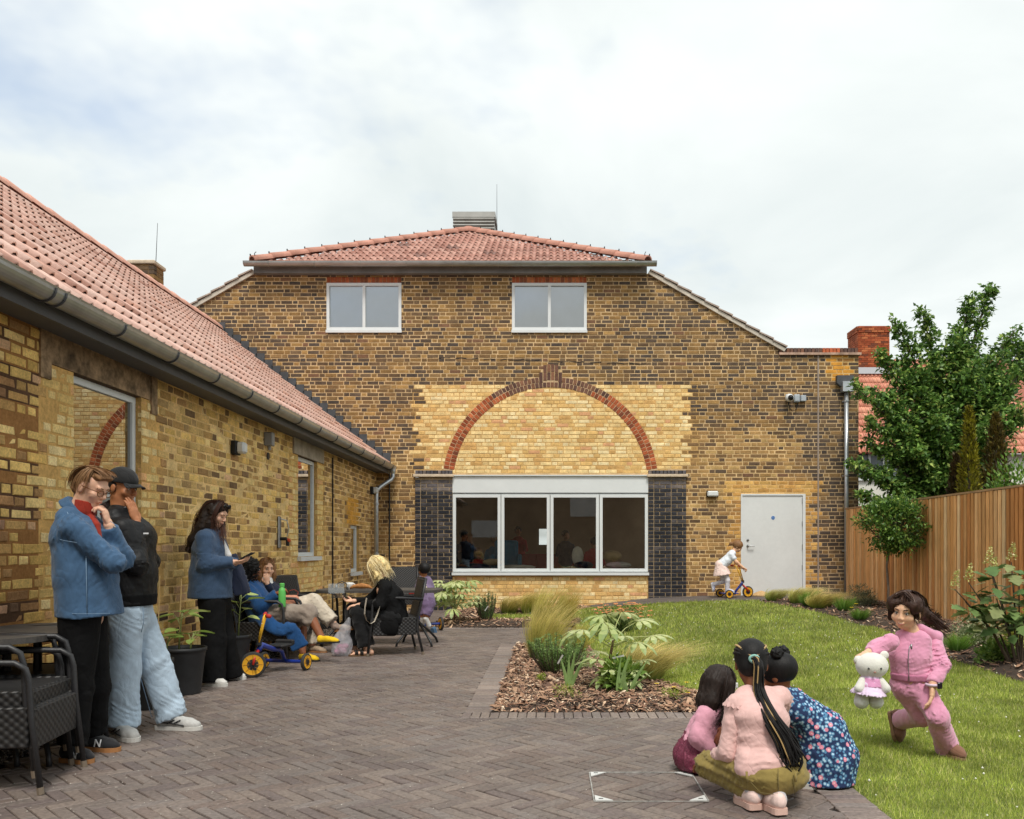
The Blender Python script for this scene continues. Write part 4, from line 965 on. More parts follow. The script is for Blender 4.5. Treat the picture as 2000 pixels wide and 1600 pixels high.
# ================================================================== houses beyond
def tiled_plane(mb_obj, *a): pass
nh = thing('neighbour_house', 'pale rendered house with red tiled roof and brick chimney beyond the trees', 'building', (14, 27, 0)); NO = Vector((-14, -27, 0))
def npart(name, mb, m, parent=None, **kw):
    o = part(name, mb, m, nh if parent is None else parent, **kw)
    if parent is None: o.location = NO
    return o
NY = 27.0; ez = at(0, 885, NY).z; ry = NY + 3.6; rz = at(0, 702, ry).z; nx0, nx1 = at(1600, 0, NY).x, at(2150, 0, NY).x
npart('wall', MB().bx(nx0, nx1, NY + .3, NY + 7, 0, ez), mat('cream_render', (.72, .70, .62), rough=.9, noise=(1, .06)))
m = MB(); m.col = lin((150, 84, 62)); m.add([(nx0 - .3, NY, ez - .02), (nx1, NY, ez - .02), (nx1, ry, rz - .03), (nx0 - .3, ry, rz - .03)], [(0, 1, 2, 3)]); m.add([(nx0 - .3, ry, rz - .03), (nx1, ry, rz - .03), (nx1, ry + 3.6, ez), (nx0 - .3, ry + 3.6, ez)], [(0, 1, 2, 3)])
nr = npart('roof', m, tile_m)
tile_roof((nx0 - .3, NY, ez), (1, 0, 0), Vector((0, ry - NY, rz - ez)), int((nx1 - nx0) / TW), int(math.hypot(ry - NY, rz - ez) / .34), lambda p: p.x < at(2060, 0, NY).x, nr, 0, lambda p: p.y, [(3, (204, 132, 104)), (2, (192, 118, 92)), (2, (214, 146, 116))], .34)
CY = 30.0; c0, c1 = at(1690, 725, CY), at(1737, 640, CY)
m = MB(); ch = npart('chimney', m.bx(c0.x - .25, c1.x, CY, CY + 1.0, c0.z - 1.2, c1.z, lin((176, 130, 100))), mortar_m)
cb = MB(); z = c0.z - .9; row = 0
while z < c1.z + .02:
    u = c0.x - .25 - (.11 if row % 2 else 0)
    big = .03 if z > c1.z - .2 else 0
    while u < c1.x:
        a_, b_ = max(u, c0.x - .25 - big), min(u + S, c1.x + big)
        if b_ - a_ > .03: cb.bx(a_, b_, CY - .02 - big, CY + .05, z, z + .064, pick([(2, (172, 92, 58)), (2, (150, 76, 48)), (1, (186, 112, 72)), (1, (120, 70, 52))]))
        u += S + J
    for k in range(4): cb.bx(c0.x - .27 - big, c0.x - .2, CY + k * .25, CY + k * .25 + .235, z, z + .064, pick([(2, (168, 100, 70)), (1, (150, 86, 60))]))
    z += CO; row += 1
part('chimney_brick', cb, brick_m, ch, kind='stuff')
npart('flashing', MB().bx(c0.x - .3, c1.x + .3, CY - .16, CY - .08, c0.z - .12, c0.z + .10), mat('flash_pale', (.55, .57, .6), rough=.5))
for (px, py) in ((1697, 905), (1760, 905)):
    p = at(px, py, NY + .28); w = MB(); frame(w, p.x - .5, p.x + .5, p.z - .55, p.z + .55, NY + .22, .07, .08); w.bx(p.x - .035, p.x + .035, NY + .23, NY + .29, p.z - .5, p.z + .5); ww_ = npart('window', w, white_m); part('pane', MB().bx(p.x - .45, p.x + .45, NY + .27, NY + .28, p.z - .5, p.z + .5), mat('far_pane', (.12, .14, .15), rough=.1) if px < 1700 else bpy.data.materials['far_pane'], ww_)

# the houses across the way, behind the camera: only their reflections show
op = thing('opposite_terrace', 'brown brick terrace with dark roof opposite the courtyard', 'building', (0, -15, 0))
om = mat('terrace_brick', (.30, .22, .15), rough=.9, noise=(.6, .3), noise2=(12, .3)); orf = mat('terrace_roof', (.07, .05, .045), rough=.9, noise=(3, .3))
part('wall', MB().bx(-16, 14, -.5, 5, 0, 5.2), om, op); part('roof', MB().prism([Vector((-16, -1, 5.2)), Vector((-16, 5.4, 5.2)), Vector((-16, 2.2, 8.2))], (30, 0, 0)), orf, op)
for i in range(6): part('window', MB().bx(-14 + i * 5, -12.6 + i * 5, .0 + 5.0, 5.05, 1.2 + (i % 2) * 1.6, 2.6 + (i % 2) * 1.6), white_m, op)
part('garden_wall', MB().bx(-16, 14, -6.2, -5.95, 0, 1.7), om, label='low brown brick garden wall opposite the courtyard', cat='wall')
# ================================================================== timber fence
fence = thing('timber_fence', 'tall fence of vertical honey-coloured timber slats beside the lawn', 'fence', (5.72, 12, 0)); FO = Vector((-5.72, -12, 0))
FXX, FTOP = 5.72, 1.99
wood_m = mat('larch_slat', src='OBJ', rough=.7, spec=.25, noise=(1.6, .18, 4, (30, 30, 1)), noise2=(7, .22, 6, (6, 6, .6)), bump=(10, .25, .003, (40, 40, 1)))
m = MB(); 
for z in (.45, 1.1, 1.75): m.bx(FXX + .03, FXX + .07, 7.6, FY - .1, z, z + .08)
part('rail', m, mat('rail_wood', (.16, .09, .045), rough=.85), fence).location = FO
part('backing', MB().bx(FXX + .07, FXX + .075, 7.6, FY - .1, .1, FTOP - .03), mat('backing_dark', (.05, .03, .018), rough=.95), fence).location = FO
slat_me = []
for i in range(5):
    k = MB(); k.cbox((0, 0, FTOP / 2 + .02), (.030, .077, FTOP - .1), .004); me = k.mesh('slat'); me.materials.append(wood_m); slat_me.append(me)
y = 7.65; i = 0
while y < FY - .12:
    o = bpy.data.objects.new('slat', slat_me[i % 5]); COL.objects.link(o); o.parent = fence; o.location = (FXX + .015 + rnd.uniform(-.004, .004) - 5.72, y - 12, rnd.uniform(-.004, .004)); o.rotation_euler = (0, 0, rnd.uniform(-.03, .03))
    o.color = (*pick([(3, (230, 174, 116)), (3, (222, 162, 102)), (2, (238, 188, 134)), (1.4, (206, 142, 86)), (.8, (244, 206, 158))], .78, 1.12), 1)
    y += .1005; i += 1
part('capping', MB().bx(FXX - .005, FXX + .085, 7.6, FY - .1, FTOP - .028, FTOP), mat('capping_wood', (.42, .26, .14), rough=.8, noise=(4, .2)), fence).location = FO

# ================================================================== foliage tools
leaf_m = mat('leaf_green', src='Col', rough=.5, spec=.35, noise=(3, .15), transl=.3)
leaf_gloss = mat('leaf_glossy', src='Col', rough=.42, spec=.4, noise=(3, .15), transl=.32)
bark_m = mat('bark', (.10, .075, .055), rough=.9, noise=(20, .3, 5, (1, 1, .2)), bump=(30, .5, .01))
def unit(a): return a / (np.linalg.norm(a, axis=1)[:, None] + 1e-9)
def leaves(P, D, size, pal, probs, aspect=.55, droop=.25, nrm=None):
    """pointed leaf at each P along direction D: two folded halves"""
    n = len(P); D = unit(D); up = rng.normal(0, .45, (n, 3)) + np.array([0, 0, 1.]) if nrm is None else nrm
    s = unit(np.cross(D, up)); u = np.cross(s, D); L = size[:, None]; W = L * aspect * .5
    a = P; tip = P + D * L - u * L * droop * .6; mid = P + D * L * .45 + u * L * .03; l = P + D * L * .45 + s * W + u * L * .10; r = P + D * L * .45 - s * W + u * L * .10
    V = np.stack([a, l, tip, r, mid], 1).reshape(-1, 3); i = np.arange(n)[:, None] * 5
    Fq = np.concatenate([i + np.array([[0, 4, 1]]), i + np.array([[1, 4, 2]]), i + np.array([[0, 3, 4]]), i + np.array([[3, 2, 4]])])
    pal = np.array([lin(c) for c in pal]); c = pal[rng.choice(len(pal), n, p=np.array(probs) / sum(probs))] * rng.uniform(.8, 1.2, n)[:, None]
    return V, Fq, np.tile(c, (4, 1))
def leaf_part(name, parent, P, D, size, pal, probs, m=None, **kw):
    V, Fq, C_ = leaves(np.asarray(P), np.asarray(D), size, pal, probs, **kw)
    return link(name, np_mesh(name, V, Fq, C_), m or leaf_m, parent)

def branchy_tree(name, label, base, leaders, trunk_r, per, leaf, pal, probs, spread, group=None, cat='tree', m=None, stop=.12):
    """leaders: list of tip points; side shoots along each, shorter towards the tip; leaves along the shoots"""
    t = thing(name, label, cat, base, group=group); B = np.array(base); tk = MB(); P, D = [], []
    for tip, wid in leaders:
        tip = np.array(tip) - B; k = 8; st = np.array([0, 0, tip[2] * .12]); pts = []
        for i in range(k + 1):
            s_ = i / k; p = st * (1 - s_) + tip * s_ + np.array([tip[0] * -.18, tip[1] * -.18, tip[2] * .10]) * math.sin(math.pi * s_); pts.append(p)
        tk.tube([np.zeros(3)] + pts, [trunk_r] + [trunk_r * .7 * (1 - i / k) + .006 for i in range(k + 1)], 7)
        pts = np.array(pts)
        for _ in range(per):
            s_ = stop + (1 - stop) * rnd.random() ** .8; f = s_ * k; i = min(int(f), k - 1); p = pts[i] + (pts[i + 1] - pts[i]) * (f - i)
            az = rnd.uniform(0, 6.283); L = wid * (1 - .82 * s_ ** 1.3) * rnd.uniform(.45, 1.1); d = np.array([math.cos(az), math.sin(az), rnd.uniform(.05, .75)]); d /= np.linalg.norm(d)
            q = p + d * L + np.array([0, 0, -.10 * L]); 
            if L > .3: tk.tube([p, (p + q) / 2 + np.array([0, 0, .03 * L]), q], [.010, .007, .003], 4, cap=False)
            nl = int(spread * (L + .12)); tt = rng.random(nl) ** .7
            pp = p[None] + (q - p)[None] * tt[:, None] + rng.normal(0, .035 + .05 * L, (nl, 3)); P.append(pp); D.append(d[None] * .8 + rng.normal(0, .75, (nl, 3)) + np.array([0, 0, -.1]))
    part('trunk', tk, bark_m, t, smooth=True); P = np.concatenate(P); D = np.concatenate(D)
    leaf_part('crown', t, P, D, rng.uniform(.6, 1.3, len(P)) * leaf, pal, probs, m=m); return t
def W(px, py, Y): v = at(px, py, Y); return (v.x, v.y, v.z)
# the big tree over the fence
GRN = [(86, 120, 56), (108, 144, 68), (130, 164, 78), (66, 96, 48), (164, 188, 96), (188, 204, 112)]
bt = at(1855, 1000, 17.2)
branchy_tree('broadleaf_tree', 'large dark green broadleaf tree rising behind the timber fence', (bt.x, 17.2, .1),
    [(W(1748, 628, 16.8), .8), (W(1800, 606, 17.0), .55), (W(1700, 760, 16.4), .75), (W(1760, 700, 16.9), .95), (W(1830, 690, 16.9), 1.0), (W(1893, 585, 17.3), .75), (W(1938, 556, 17.4), .6), (W(1985, 640, 17.4), .9), (W(2040, 650, 17.6), 1.1),
     (W(1680, 900, 16.2), .6), (W(1745, 830, 16.3), .85), (W(1900, 720, 16.6), 1.1), (W(1960, 760, 16.8), 1.0), (W(1830, 820, 16.3), .8), (W(1690, 860, 16.2), .55), (W(1720, 930, 16.2), .55), (W(1790, 760, 16.6), 1.0), (W(1870, 660, 17.0), 1.0), (W(1730, 770, 16.5), .9), (W(1960, 690, 16.9), 1.1), (W(2000, 720, 16.6), 1.2), (W(1930, 830, 16.0), .9), (W(1990, 800, 16.0), 1.0), (W(1780, 880, 16.2), .8), (W(1662, 748, 15.9), .5), (W(1652, 905, 15.9), .45), (W(1678, 965, 16.0), .5), (W(1690, 820, 16.0), .6), (W(1715, 690, 16.5), .6)], .11, 98, .105, GRN, [3, 3, 2, 2, 1.2, .7], 68, m=leaf_gloss)
# golden conifers and the bright shrub beside it
def conifer(label, base, h, r, pal, n=5200):
    t = thing('conifer', label, 'conifer', base); u = rng.random(n); rad = r * (1 - u) ** .65 * (.55 + .45 * rng.random(n)) * np.where(u < .06, u / .06, 1); az = rng.uniform(0, 6.283, n); lob = 1 + .22 * np.sin(az * 5 + u * 9)
    P = np.stack([np.cos(az) * rad * lob, np.sin(az) * rad * lob, u * h], 1); D = np.stack([np.cos(az) * .5, np.sin(az) * .5, np.full(n, 1.)], 1) + rng.normal(0, .3, (n, 3))
    leaf_part('foliage', t, P, D, rng.uniform(.05, .12, n), pal, [3, 2, 2, 1], aspect=.35); part('trunk', MB().tube([(0, 0, 0), (0, 0, h * .9)], [r * .16, .01], 6), bark_m, t)
for (px, top, Y, r, lab, pal) in ((1893, 800, 14.6, .30, 'narrow golden conifer behind the fence', [(150, 146, 40), (122, 118, 38), (92, 84, 36), (176, 166, 60)]), (1945, 812, 15.4, .46, 'brown-green bushy conifer behind the fence', [(104, 88, 42), (84, 76, 38), (120, 108, 44), (70, 58, 34)]), (1868, 890, 15.2, .3, 'dark brown conifer base next to the golden conifer', [(86, 70, 42), (70, 58, 36), (100, 86, 46), (60, 50, 34)])):
    b = at(px, top, Y); conifer(lab, (max(b.x, 6.15), Y, .1), b.z - .1, r, pal)
def blob_shrub(name, label, base, radii, n, leaf, pal, probs, cat='shrub', clump=24, aspect=.5, m=None, up=.25, stems=4, group=None):
    t = thing(name, label, cat, base, group=group); cc = unit(rng.normal(size=(clump, 3))) * rng.uniform(.25, .82, (clump, 1)); cc[:, 2] = np.abs(cc[:, 2]) * 1.2 - .15
    k = rng.integers(0, clump, n); d = unit(rng.normal(size=(n, 3))); P = (cc[k] + d * .36 * rng.uniform(.5, 1, (n, 1))) * np.array(radii) + np.array([0, 0, radii[2] * .25]); P[:, 2] = np.maximum(P[:, 2], .01)
    D = d + unit(cc[k]) * .4 + np.array([0, 0, up]); leaf_part('foliage', t, P, D, rng.uniform(.7, 1.25, n) * leaf, pal, probs, aspect=aspect, m=m)
    sb = MB()
    for i in range(stems): q = cc[i] * np.array(radii) * .8; sb.tube([(q[0] * .1, q[1] * .1, -.02), (q[0] * .5, q[1] * .5, q[2] * .6), (q[0], q[1], q[2] + radii[2] * .2)], [.012, .008, .004], 5)
    part('stem', sb, bark_m, t, kind='stuff'); return t
b = at(1985, 960, 13.2); blob_shrub('bright_shrub', 'bright mid-green bush leaning over the fence top', (b.x, 13.2, .2), (.62, .6, 1.95), 7000, .075, [(112, 146, 56), (92, 128, 48), (134, 164, 70), (70, 100, 40)], [3, 3, 2, 2], cat='bush', clump=40)
# the lollipop tree in front of the fence
ty = 13.4; tx = (1733 - PX) / F * ty; tz = gzf(tx, ty); cz = CAMH + 38 / F * ty
t = thing('lollipop_tree', 'small clipped ball-headed tree on a thin trunk before the fence', 'tree', (tx, ty, tz))
part('trunk', MB().tube([(0, 0, 0), (.02, 0, .35), (-.01, .0, .7), (.03, 0, cz - tz - .25)], [.024, .02, .018, .032], 8), mat('pale_bark', (.22, .17, .13), rough=.9, noise=(30, .3)), t, smooth=True)
br = MB(); P, D = [], []
for i in range(64):
    d = unit(rng.normal(size=(1, 3)))[0]; d[2] = d[2] * .95 + .1; q = np.array([.07, 0, cz - tz + .02]) + d * np.array([.48, .46, .44]) * rnd.uniform(.66, 1.05); p0 = np.array([.03, 0, cz - tz - .28])
    br.tube([p0, (p0 + q) / 2 + np.array([0, 0, -.03]), q], [.012, .008, .003], 5, cap=False); n = 95
    P.append(q[None] + rng.normal(0, 1, (n, 3)) * np.array([.085, .085, .06])); D.append(d[None] * .9 + rng.normal(0, .7, (n, 3)) + np.array([0, 0, .3]))
part('limb', br, bark_m, t, kind='stuff'); P = np.concatenate(P); D = np.concatenate(D)
leaf_part('crown', t, P, D, rng.uniform(.05, .085, len(P)), [(82, 116, 50), (104, 140, 62), (64, 94, 44), (134, 164, 76), (166, 186, 94)], [3, 3, 2, 1.4, .7], m=leaf_gloss, aspect=.42)

# ------------------------------------------------------------------ feather grasses
def feather_grass(label, x, y, h, r, n, lean, tip=(206, 172, 98), mid=(170, 160, 66), low=(92, 116, 44), z=None, spread=.75, group='feather grasses'):
    base = (x, y, gzf(x, y) + .02 if z is None else z); k = 6
    az = rng.uniform(0, 6.283, n); r0 = r * .35 * np.sqrt(rng.random(n)); B = np.stack([np.cos(az) * r0, np.sin(az) * r0, 0 * az], 1); hh = h * (.35 + .8 * rng.random(n) ** .8); out = rng.uniform(.1, 1, n) * spread * r; ln = lean * rng.uniform(.55, 1.2, n) * hh / h
    pts = []
    for i in range(k):
        s_ = i / (k - 1); pts.append(B + np.stack([np.cos(az) * out * s_ + ln * s_ ** 2.2, np.sin(az) * out * s_ + .15 * ln * s_ ** 2, hh * (s_ - (.12 + .35 * ln / h) * s_ ** 2.6)], 1))
    pts = np.stack(pts, 1); w = rng.uniform(.0010, .0024, n)[:, None] * np.linspace(1.2, .25, k)[None] * (1 + .06 * y); side = np.stack([-np.sin(az * 3), np.cos(az * 3) * .3, 0 * az], 1)[:, None, :]
    V = np.stack([pts + side * w[..., None], pts - side * w[..., None]], 2).reshape(-1, 3); i0 = (np.arange(n)[:, None] * k + np.arange(k - 1)[None]).ravel() * 2
    Fq = np.stack([i0, i0 + 1, i0 + 3, i0 + 2], 1)
    s_ = np.linspace(0, 1, k); C3 = np.array([lin(low), lin(mid), lin(tip)]); cv = np.stack([np.interp(s_, [0, .45, 1], C3[:, j]) for j in range(3)], 1)[None] * rng.uniform(.75, 1.25, n)[:, None, None]
    CV = np.repeat(cv, 2, axis=1).reshape(-1, 3)
    o = link('feather_grass', np_mesh('feather_grass', V, Fq, CV), blade_m, label=label, cat='grass plant', group=group); o.location = base; return o
feather_grass('tall golden feather grass behind the dark rosemary in the island bed', -.09, 9.3, .70, .34, 900, .22, (214, 192, 122), (172, 166, 84), (104, 130, 56))
feather_grass('tall upright feather grass at the far end of the island bed', -.10, 10.6, .86, .26, 600, .26, (206, 190, 108), (176, 170, 80))
feather_grass('wispy feather grass at the edge of the back bed by the lawn', .26, 13.7, .56, .22, 500, .16)
feather_grass('low golden feather grass behind the pale-leaved plant', .27, 9.6, .42, .26, 450, .14, (204, 184, 100), (160, 156, 70))
feather_grass('wide reddish feather grass blown sideways at the lawn edge of the island bed', .86, 7.9, .50, .42, 1100, .46, (220, 194, 136), (180, 168, 96), (112, 134, 62), spread=.8)
feather_grass('straw-coloured feather grass against the yellow brick below the window', -.75, 15.6, .45, .36, 800, .40, (224, 198, 136), (190, 172, 92))
feather_grass('second straw-coloured feather grass against the yellow brick below the window', -.40, 15.5, .52, .3, 700, .35, (214, 190, 116), (170, 160, 76))
feather_grass('feather grass swept sideways at the foot of the white door', 3.86, 14.9, .36, .3, 1000, .55, (226, 208, 156), (170, 170, 90), (96, 124, 48))
feather_grass('feather grass between the white door and the downpipe', 4.15, 14.35, .44, .36, 1200, .52, (224, 206, 150), (176, 172, 88), (84, 114, 44))
feather_grass('feather grass in front of the downpipe base', 4.3, 13.75, .42, .4, 1300, .58, (222, 196, 140), (184, 170, 84), (100, 120, 46))
for (x, y, h, lab) in ((4.5, 12.5, .17, 'bright green grass tuft beside yellow flowers by the fence'), (4.36, 9.2, .20, 'bright green grass tuft before the variegated bush'), (4.55, 13.3, .24, 'dark green grass tuft under the swept feather grass'), (4.2, 14.0, .25, 'blue-green tuft between the feather grasses by the door')):
    feather_grass(lab, x, y, h, .22, 500, .03, (126, 156, 60), (96, 134, 52), (70, 100, 44), group='small grass tufts in the fence bed')

# ------------------------------------------------------------------ rosemary
def rosemary(label, x, y, w, h, n=34, pal=((128, 158, 88), (146, 174, 102), (102, 134, 76), (168, 188, 124))):
    z = gzf(x, y) + .03; t = thing('rosemary', label, 'shrub', (x, y, z), group='rosemary bushes'); P, D = [], []; sb = MB()
    for i in range(n):
        a = rnd.uniform(0, 6.283); r = w * .5 * math.sqrt(rnd.random()); hh = h * rnd.uniform(.6, 1.05) * (1 - .3 * r / w); p0 = np.array([math.cos(a) * r * .4, math.sin(a) * r * .4, 0]); p1 = np.array([math.cos(a) * r, math.sin(a) * r, hh])
        sb.tube([p0, p0 * .4 + p1 * .6 + np.array([math.cos(a) * .02, 0, -.03]), p1], [.005, .004, .002], 4, cap=False); m_ = 90; s_ = .15 + .85 * rng.random(m_); pp = p0[None] * (1 - s_[:, None]) + p1[None] * s_[:, None]; aa = rng.uniform(0, 6.283, m_); P.append(pp); D.append(np.stack([np.cos(aa), np.sin(aa), np.full(m_, .75)], 1))
    part('stem', sb, bark_m, t, kind='stuff'); P = np.concatenate(P); D = np.concatenate(D); leaf_part('foliage', t, P, D, rng.uniform(.024, .042, len(P)), pal, [3, 3, 2, 1], aspect=.2); return t
rosemary('bushy green rosemary in the island bed with a white tag', .06, 8.1, .56, .38, 62)
rosemary('upright dark rosemary in the back bed by the paving', -1.02, 13.7, .42, .5, 36, ((88, 120, 68), (106, 138, 78), (70, 98, 58), (128, 152, 94)))
tagm = mat('plant_tag', (.75, .75, .74), rough=.5)
for (x, y, z, r_, lab) in ((.09, 7.86, .20, .5, 'white plant tag stuck in the bushy rosemary'), (-1.0, 13.45, .27, .6, 'white plant tag on the upright dark rosemary'), (.56, 7.1, .32, 1.3, 'white plant tag hanging from the pale-leaved plant')):
    o = part('plant_tag', MB().box((0, 0, 0), (.014, .002, .10)), tagm, label=lab, cat='plant tag'); o.location = (x, y, z); o.rotation_euler = (.3, r_, 0)

# ------------------------------------------------------------------ fatsia: hand-shaped variegated leaves
def palmate(lobes=8, size=.14, cream=.6, droop=.35, wide=.34):
    m = MB(); cr_, gn, dk = np.array(lin((244, 242, 196))), np.array(lin((158, 180, 88))), np.array(lin((112, 148, 70)))
    for i in range(lobes):
        a = R(-125 + 250 * i / (lobes - 1)); L = size * (1 - .28 * abs(i / (lobes - 1) - .5) * 2); dx, dy = math.sin(a), math.cos(a); sx, sy = dy, -dx; prof = [(0, .0), (.25, .34), (.5, .75), (.7, 1.0), (.88, .6), (1.0, .0)]; row = []
        for s_, wd in prof:
            w_ = wd * L * wide * .5; x, y = dx * L * s_, dy * L * s_; z = .03 * L * math.sin(s_ * 3) - droop * L * s_ ** 2.2
            row.append((np.array([x, y, z]), np.array([x + sx * w_, y + sy * w_, z + .10 * w_]), np.array([x - sx * w_, y - sy * w_, z + .10 * w_])))
        for k in range(len(row) - 1):
            f = prof[k][0]; cc = cr_ * cream * (1 - f * .6) + (gn if f < .6 else dk) * (1 - cream * (1 - f * .6)); ce = cc * .5 + gn * .5 * (1.1 - .2 * f)
            m.add([row[k][0], row[k][1], row[k + 1][1], row[k + 1][0]], [(3, 2, 1, 0)], tuple(ce if k % 2 else cc)); m.add([row[k][0], row[k][2], row[k + 1][2], row[k + 1][0]], [(0, 1, 2, 3)], tuple(cc))
    me = m.mesh('leaf', True); me.materials.append(leaf_gloss); return me
PALM = [palmate(8, .19, .72), palmate(7, .17, .6, .5), palmate(8, .16, .85, .3), palmate(7, .19, .4, .6)]
def fatsia(label, x, y, leaflist, stem_h, stem_r=.014):
    z = gzf(x, y) + .03; t = thing('fatsia', label, 'plant', (x, y, z)); st = MB(); st.tube([(0, 0, -.03), (-.02, .01, stem_h * .5), (.02, 0, stem_h)], [stem_r * 1.2, stem_r, stem_r * .7], 7); part('stem', st, mat('woody_stem', (.17, .10, .06), rough=.9, noise=(30, .3)) if 'woody_stem' not in bpy.data.materials else bpy.data.materials['woody_stem'], t, smooth=True)
    for (az, reach, hz, sc, h0) in leaflist:
        a = R(az); p0 = Vector((0, 0, h0)); p1 = Vector((math.cos(a) * reach, math.sin(a) * reach, hz)); o = bpy.data.objects.new('leaf', rnd.choice(PALM)); COL.objects.link(o); o.parent = t; o.location = p1; o.scale = (sc,) * 3
        d = (p1 - p0); d.z *= .3; d.normalize(); out = Vector((math.cos(a), math.sin(a), .0)); tilt = rnd.uniform(-.1, .5)
        yv = (out + Vector((0, 0, .25 - tilt))).normalized(); xv = yv.cross(Vector((0, 0, 1))).normalized(); zv = xv.cross(yv); o.rotation_euler = Matrix(((xv.x, yv.x, zv.x), (xv.y, yv.y, zv.y), (xv.z, yv.z, zv.z))).to_euler()
        sk = MB(); sk.tube([p0, (p0 + p1) / 2 + Vector((0, 0, .03)), p1], [.005, .004, .003], 5, cap=False); part('stalk', sk, mat('leaf_stalk', (.42, .45, .18), rough=.6) if 'leaf_stalk' not in bpy.data.materials else bpy.data.materials['leaf_stalk'], t)
LF = [(200, .26, .50, 1.0, .36), (170, .33, .46, 1.0, .34), (100, .22, .60, 1.0, .4), (60, .20, .63, 1.15, .4), (30, .28, .56, 1.1, .38), (0, .34, .44, 1.05, .36), (-30, .24, .40, 1.1, .34), (-70, .16, .45, 1.1, .36), (-110, .12, .52, 1.1, .4), (230, .12, .56, 1.0, .4), (150, .10, .60, .9, .42),
      (190, .20, .22, .9, .16), (-100, .17, .18, 1.0, .14), (-40, .22, .17, 1.0, .12), (-10, .25, .24, .9, .18), (240, .15, .12, .9, .1), (60, .2, .2, .9, .15), (120, .18, .28, .9, .2), (-60, .26, .10, .9, .08), (-130, .2, .26, .9, .2)]
fatsia('variegated plant with large cream and green hand-shaped leaves in the island bed', .52, 7.3, LF, .44)
LF2 = [(rnd.uniform(0, 360), rnd.uniform(.10, .46), rnd.uniform(.22, .66), rnd.uniform(.85, 1.25), rnd.uniform(.15, .4)) for _ in range(46)]
fatsia('bushy yellow-green plant with hand-shaped leaves in the back bed', -1.52, 13.7, LF2, .5)
blob_shrub('hellebore', 'mid-green leafy plant at the foot of the variegated plant', (.60, 7.18, .06), (.26, .22, .17), 420, .085, [(150, 176, 84), (128, 158, 74), (168, 190, 104), (104, 136, 62)], [2, 2, 1, 1], cat='plant', clump=16, aspect=.45, up=.5)
blob_shrub('hellebore', 'low grey-green leafy plant between rosemary and iris', (.22, 8.3, .06), (.22, .2, .15), 300, .07, [(136, 156, 92), (116, 140, 78), (156, 172, 112)], [2, 2, 1], cat='plant', clump=12, aspect=.4, up=.5)
# ------------------------------------------------------------------ irises
iris_m = mat('iris_leaf', (.22, .33, .11), rough=.45, spec=.4, noise=(8, .25), transl=.2)
def iris(label, x, y, blades):
    z = gzf(x, y) + .03; t = thing('iris', label, 'plant', (x, y, z))
    for (dx, ln, h) in blades:
        m = MB(); vs = []; a = rnd.uniform(-.5, .5)
        for i in range(7):
            s_ = i / 6; w = .017 * (1 - s_ ** 2.5) * (.7 + .6 * min(s_ * 3, 1)) * .8; cx_ = dx + ln * s_ ** 1.4; vs += [(cx_ - w * math.cos(a), w * math.sin(a), h * s_), (cx_ + .0, -.006, h * s_ + .001), (cx_ + w * math.cos(a), -w * math.sin(a), h * s_)]
        m.add(vs, [f for i in range(6) for f in ((3 * i, 3 * i + 1, 3 * i + 4, 3 * i + 3), (3 * i + 1, 3 * i + 2, 3 * i + 5, 3 * i + 4))]); part('blade', m, iris_m, t, smooth=True)
iris('iris with five sword-shaped leaves in the island bed', .155, 7.2, [(-.01, -.06, .27), (.0, .0, .30), (.01, .05, .36), (.02, .15, .33), (.015, .10, .25)])
iris('iris with narrow sword-shaped leaves below the pale-leaved plant', .6, 6.95, [(-.06, .03, .30), (-.04, .09, .36), (-.01, .02, .22), (.02, -.05, .19), (.04, .16, .30), (.03, .24, .22), (-.02, -.03, .17)])
# ------------------------------------------------------------------ weeds, flowers
YG = [(160, 172, 66), (140, 158, 60), (180, 188, 90), (120, 140, 54)]
for i, (x, y, w, h) in enumerate(((.12, 6.72, .12, .11), (.98, 6.75, .14, .06), (-.08, 7.6, .06, .05), (.15, 10.2, .2, .16))):
    o = blob_shrub('weed', ['fine yellow-green weed at the front of the island bed', 'low yellow-green weed near the yellow flowers', 'tiny green weed among the bark chips', 'brownish weed at the far side of the island bed'][i], (x, y, .05), (w, w, h), 260, .022, YG, [1] * 4, cat='weed', clump=9, aspect=.25, up=.8, stems=2)
flower_y = mat('petal_yellow', (.75, .55, .03), rough=.6); flower_o = mat('petal_orange', (.72, .30, .12), rough=.7); stem_g = mat('flower_stem', (.12, .18, .06), rough=.7)
def flower(label, x, y, h, n=7, r=.018, m=None, group='yellow flowers', dz=0):
    z = gzf(x, y) + .03; t = thing('flower', label, 'flower', (x, y, z), group=group); part('stalk', MB().tube([(0, 0, 0), (.01, 0, h * .6), (0, 0, h)], .002, 4), stem_g, t); p = MB()
    for i in range(n):
        a = 6.283 * i / n; d = Vector((math.cos(a), math.sin(a), .25)); s_ = Vector((-math.sin(a), math.cos(a), 0)) * r * .45; c = Vector((0, 0, h)); p.add([c, c + d * r * .6 + s_, c + d * r * 1.2, c + d * r * .6 - s_], [(0, 1, 2, 3)])
    part('petals', p, m or flower_y, t); part('flower_eye', MB().lathe([(.004, 0), (.006, .004), (.002, .007)], (0, 0, h), 7), mat('flower_eye', (.5, .3, .03)) if 'flower_eye' not in bpy.data.materials else bpy.data.materials['flower_eye'], t)
for (x, y, h) in ((.86, 6.95, .09), (.99, 6.9, .07), (1.10, 6.95, .10), (1.08, 6.75, .05)): flower('low yellow flower at the lawn end of the island bed', x, y, h, r=.02)
for (x, y, h) in ((4.62, 13.0, .14), (4.52, 12.9, .10)): flower('yellow flower beside the silvery shrub at the fence', x, y, h, r=.035, group='yellow flowers at the fence')
for (x, y, h) in ((4.6, 10.2, .2), (4.55, 10.0, .16)): flower('orange flower beside the variegated bush at the fence', x, y, h, r=.035, m=flower_o, group='orange flowers at the fence')
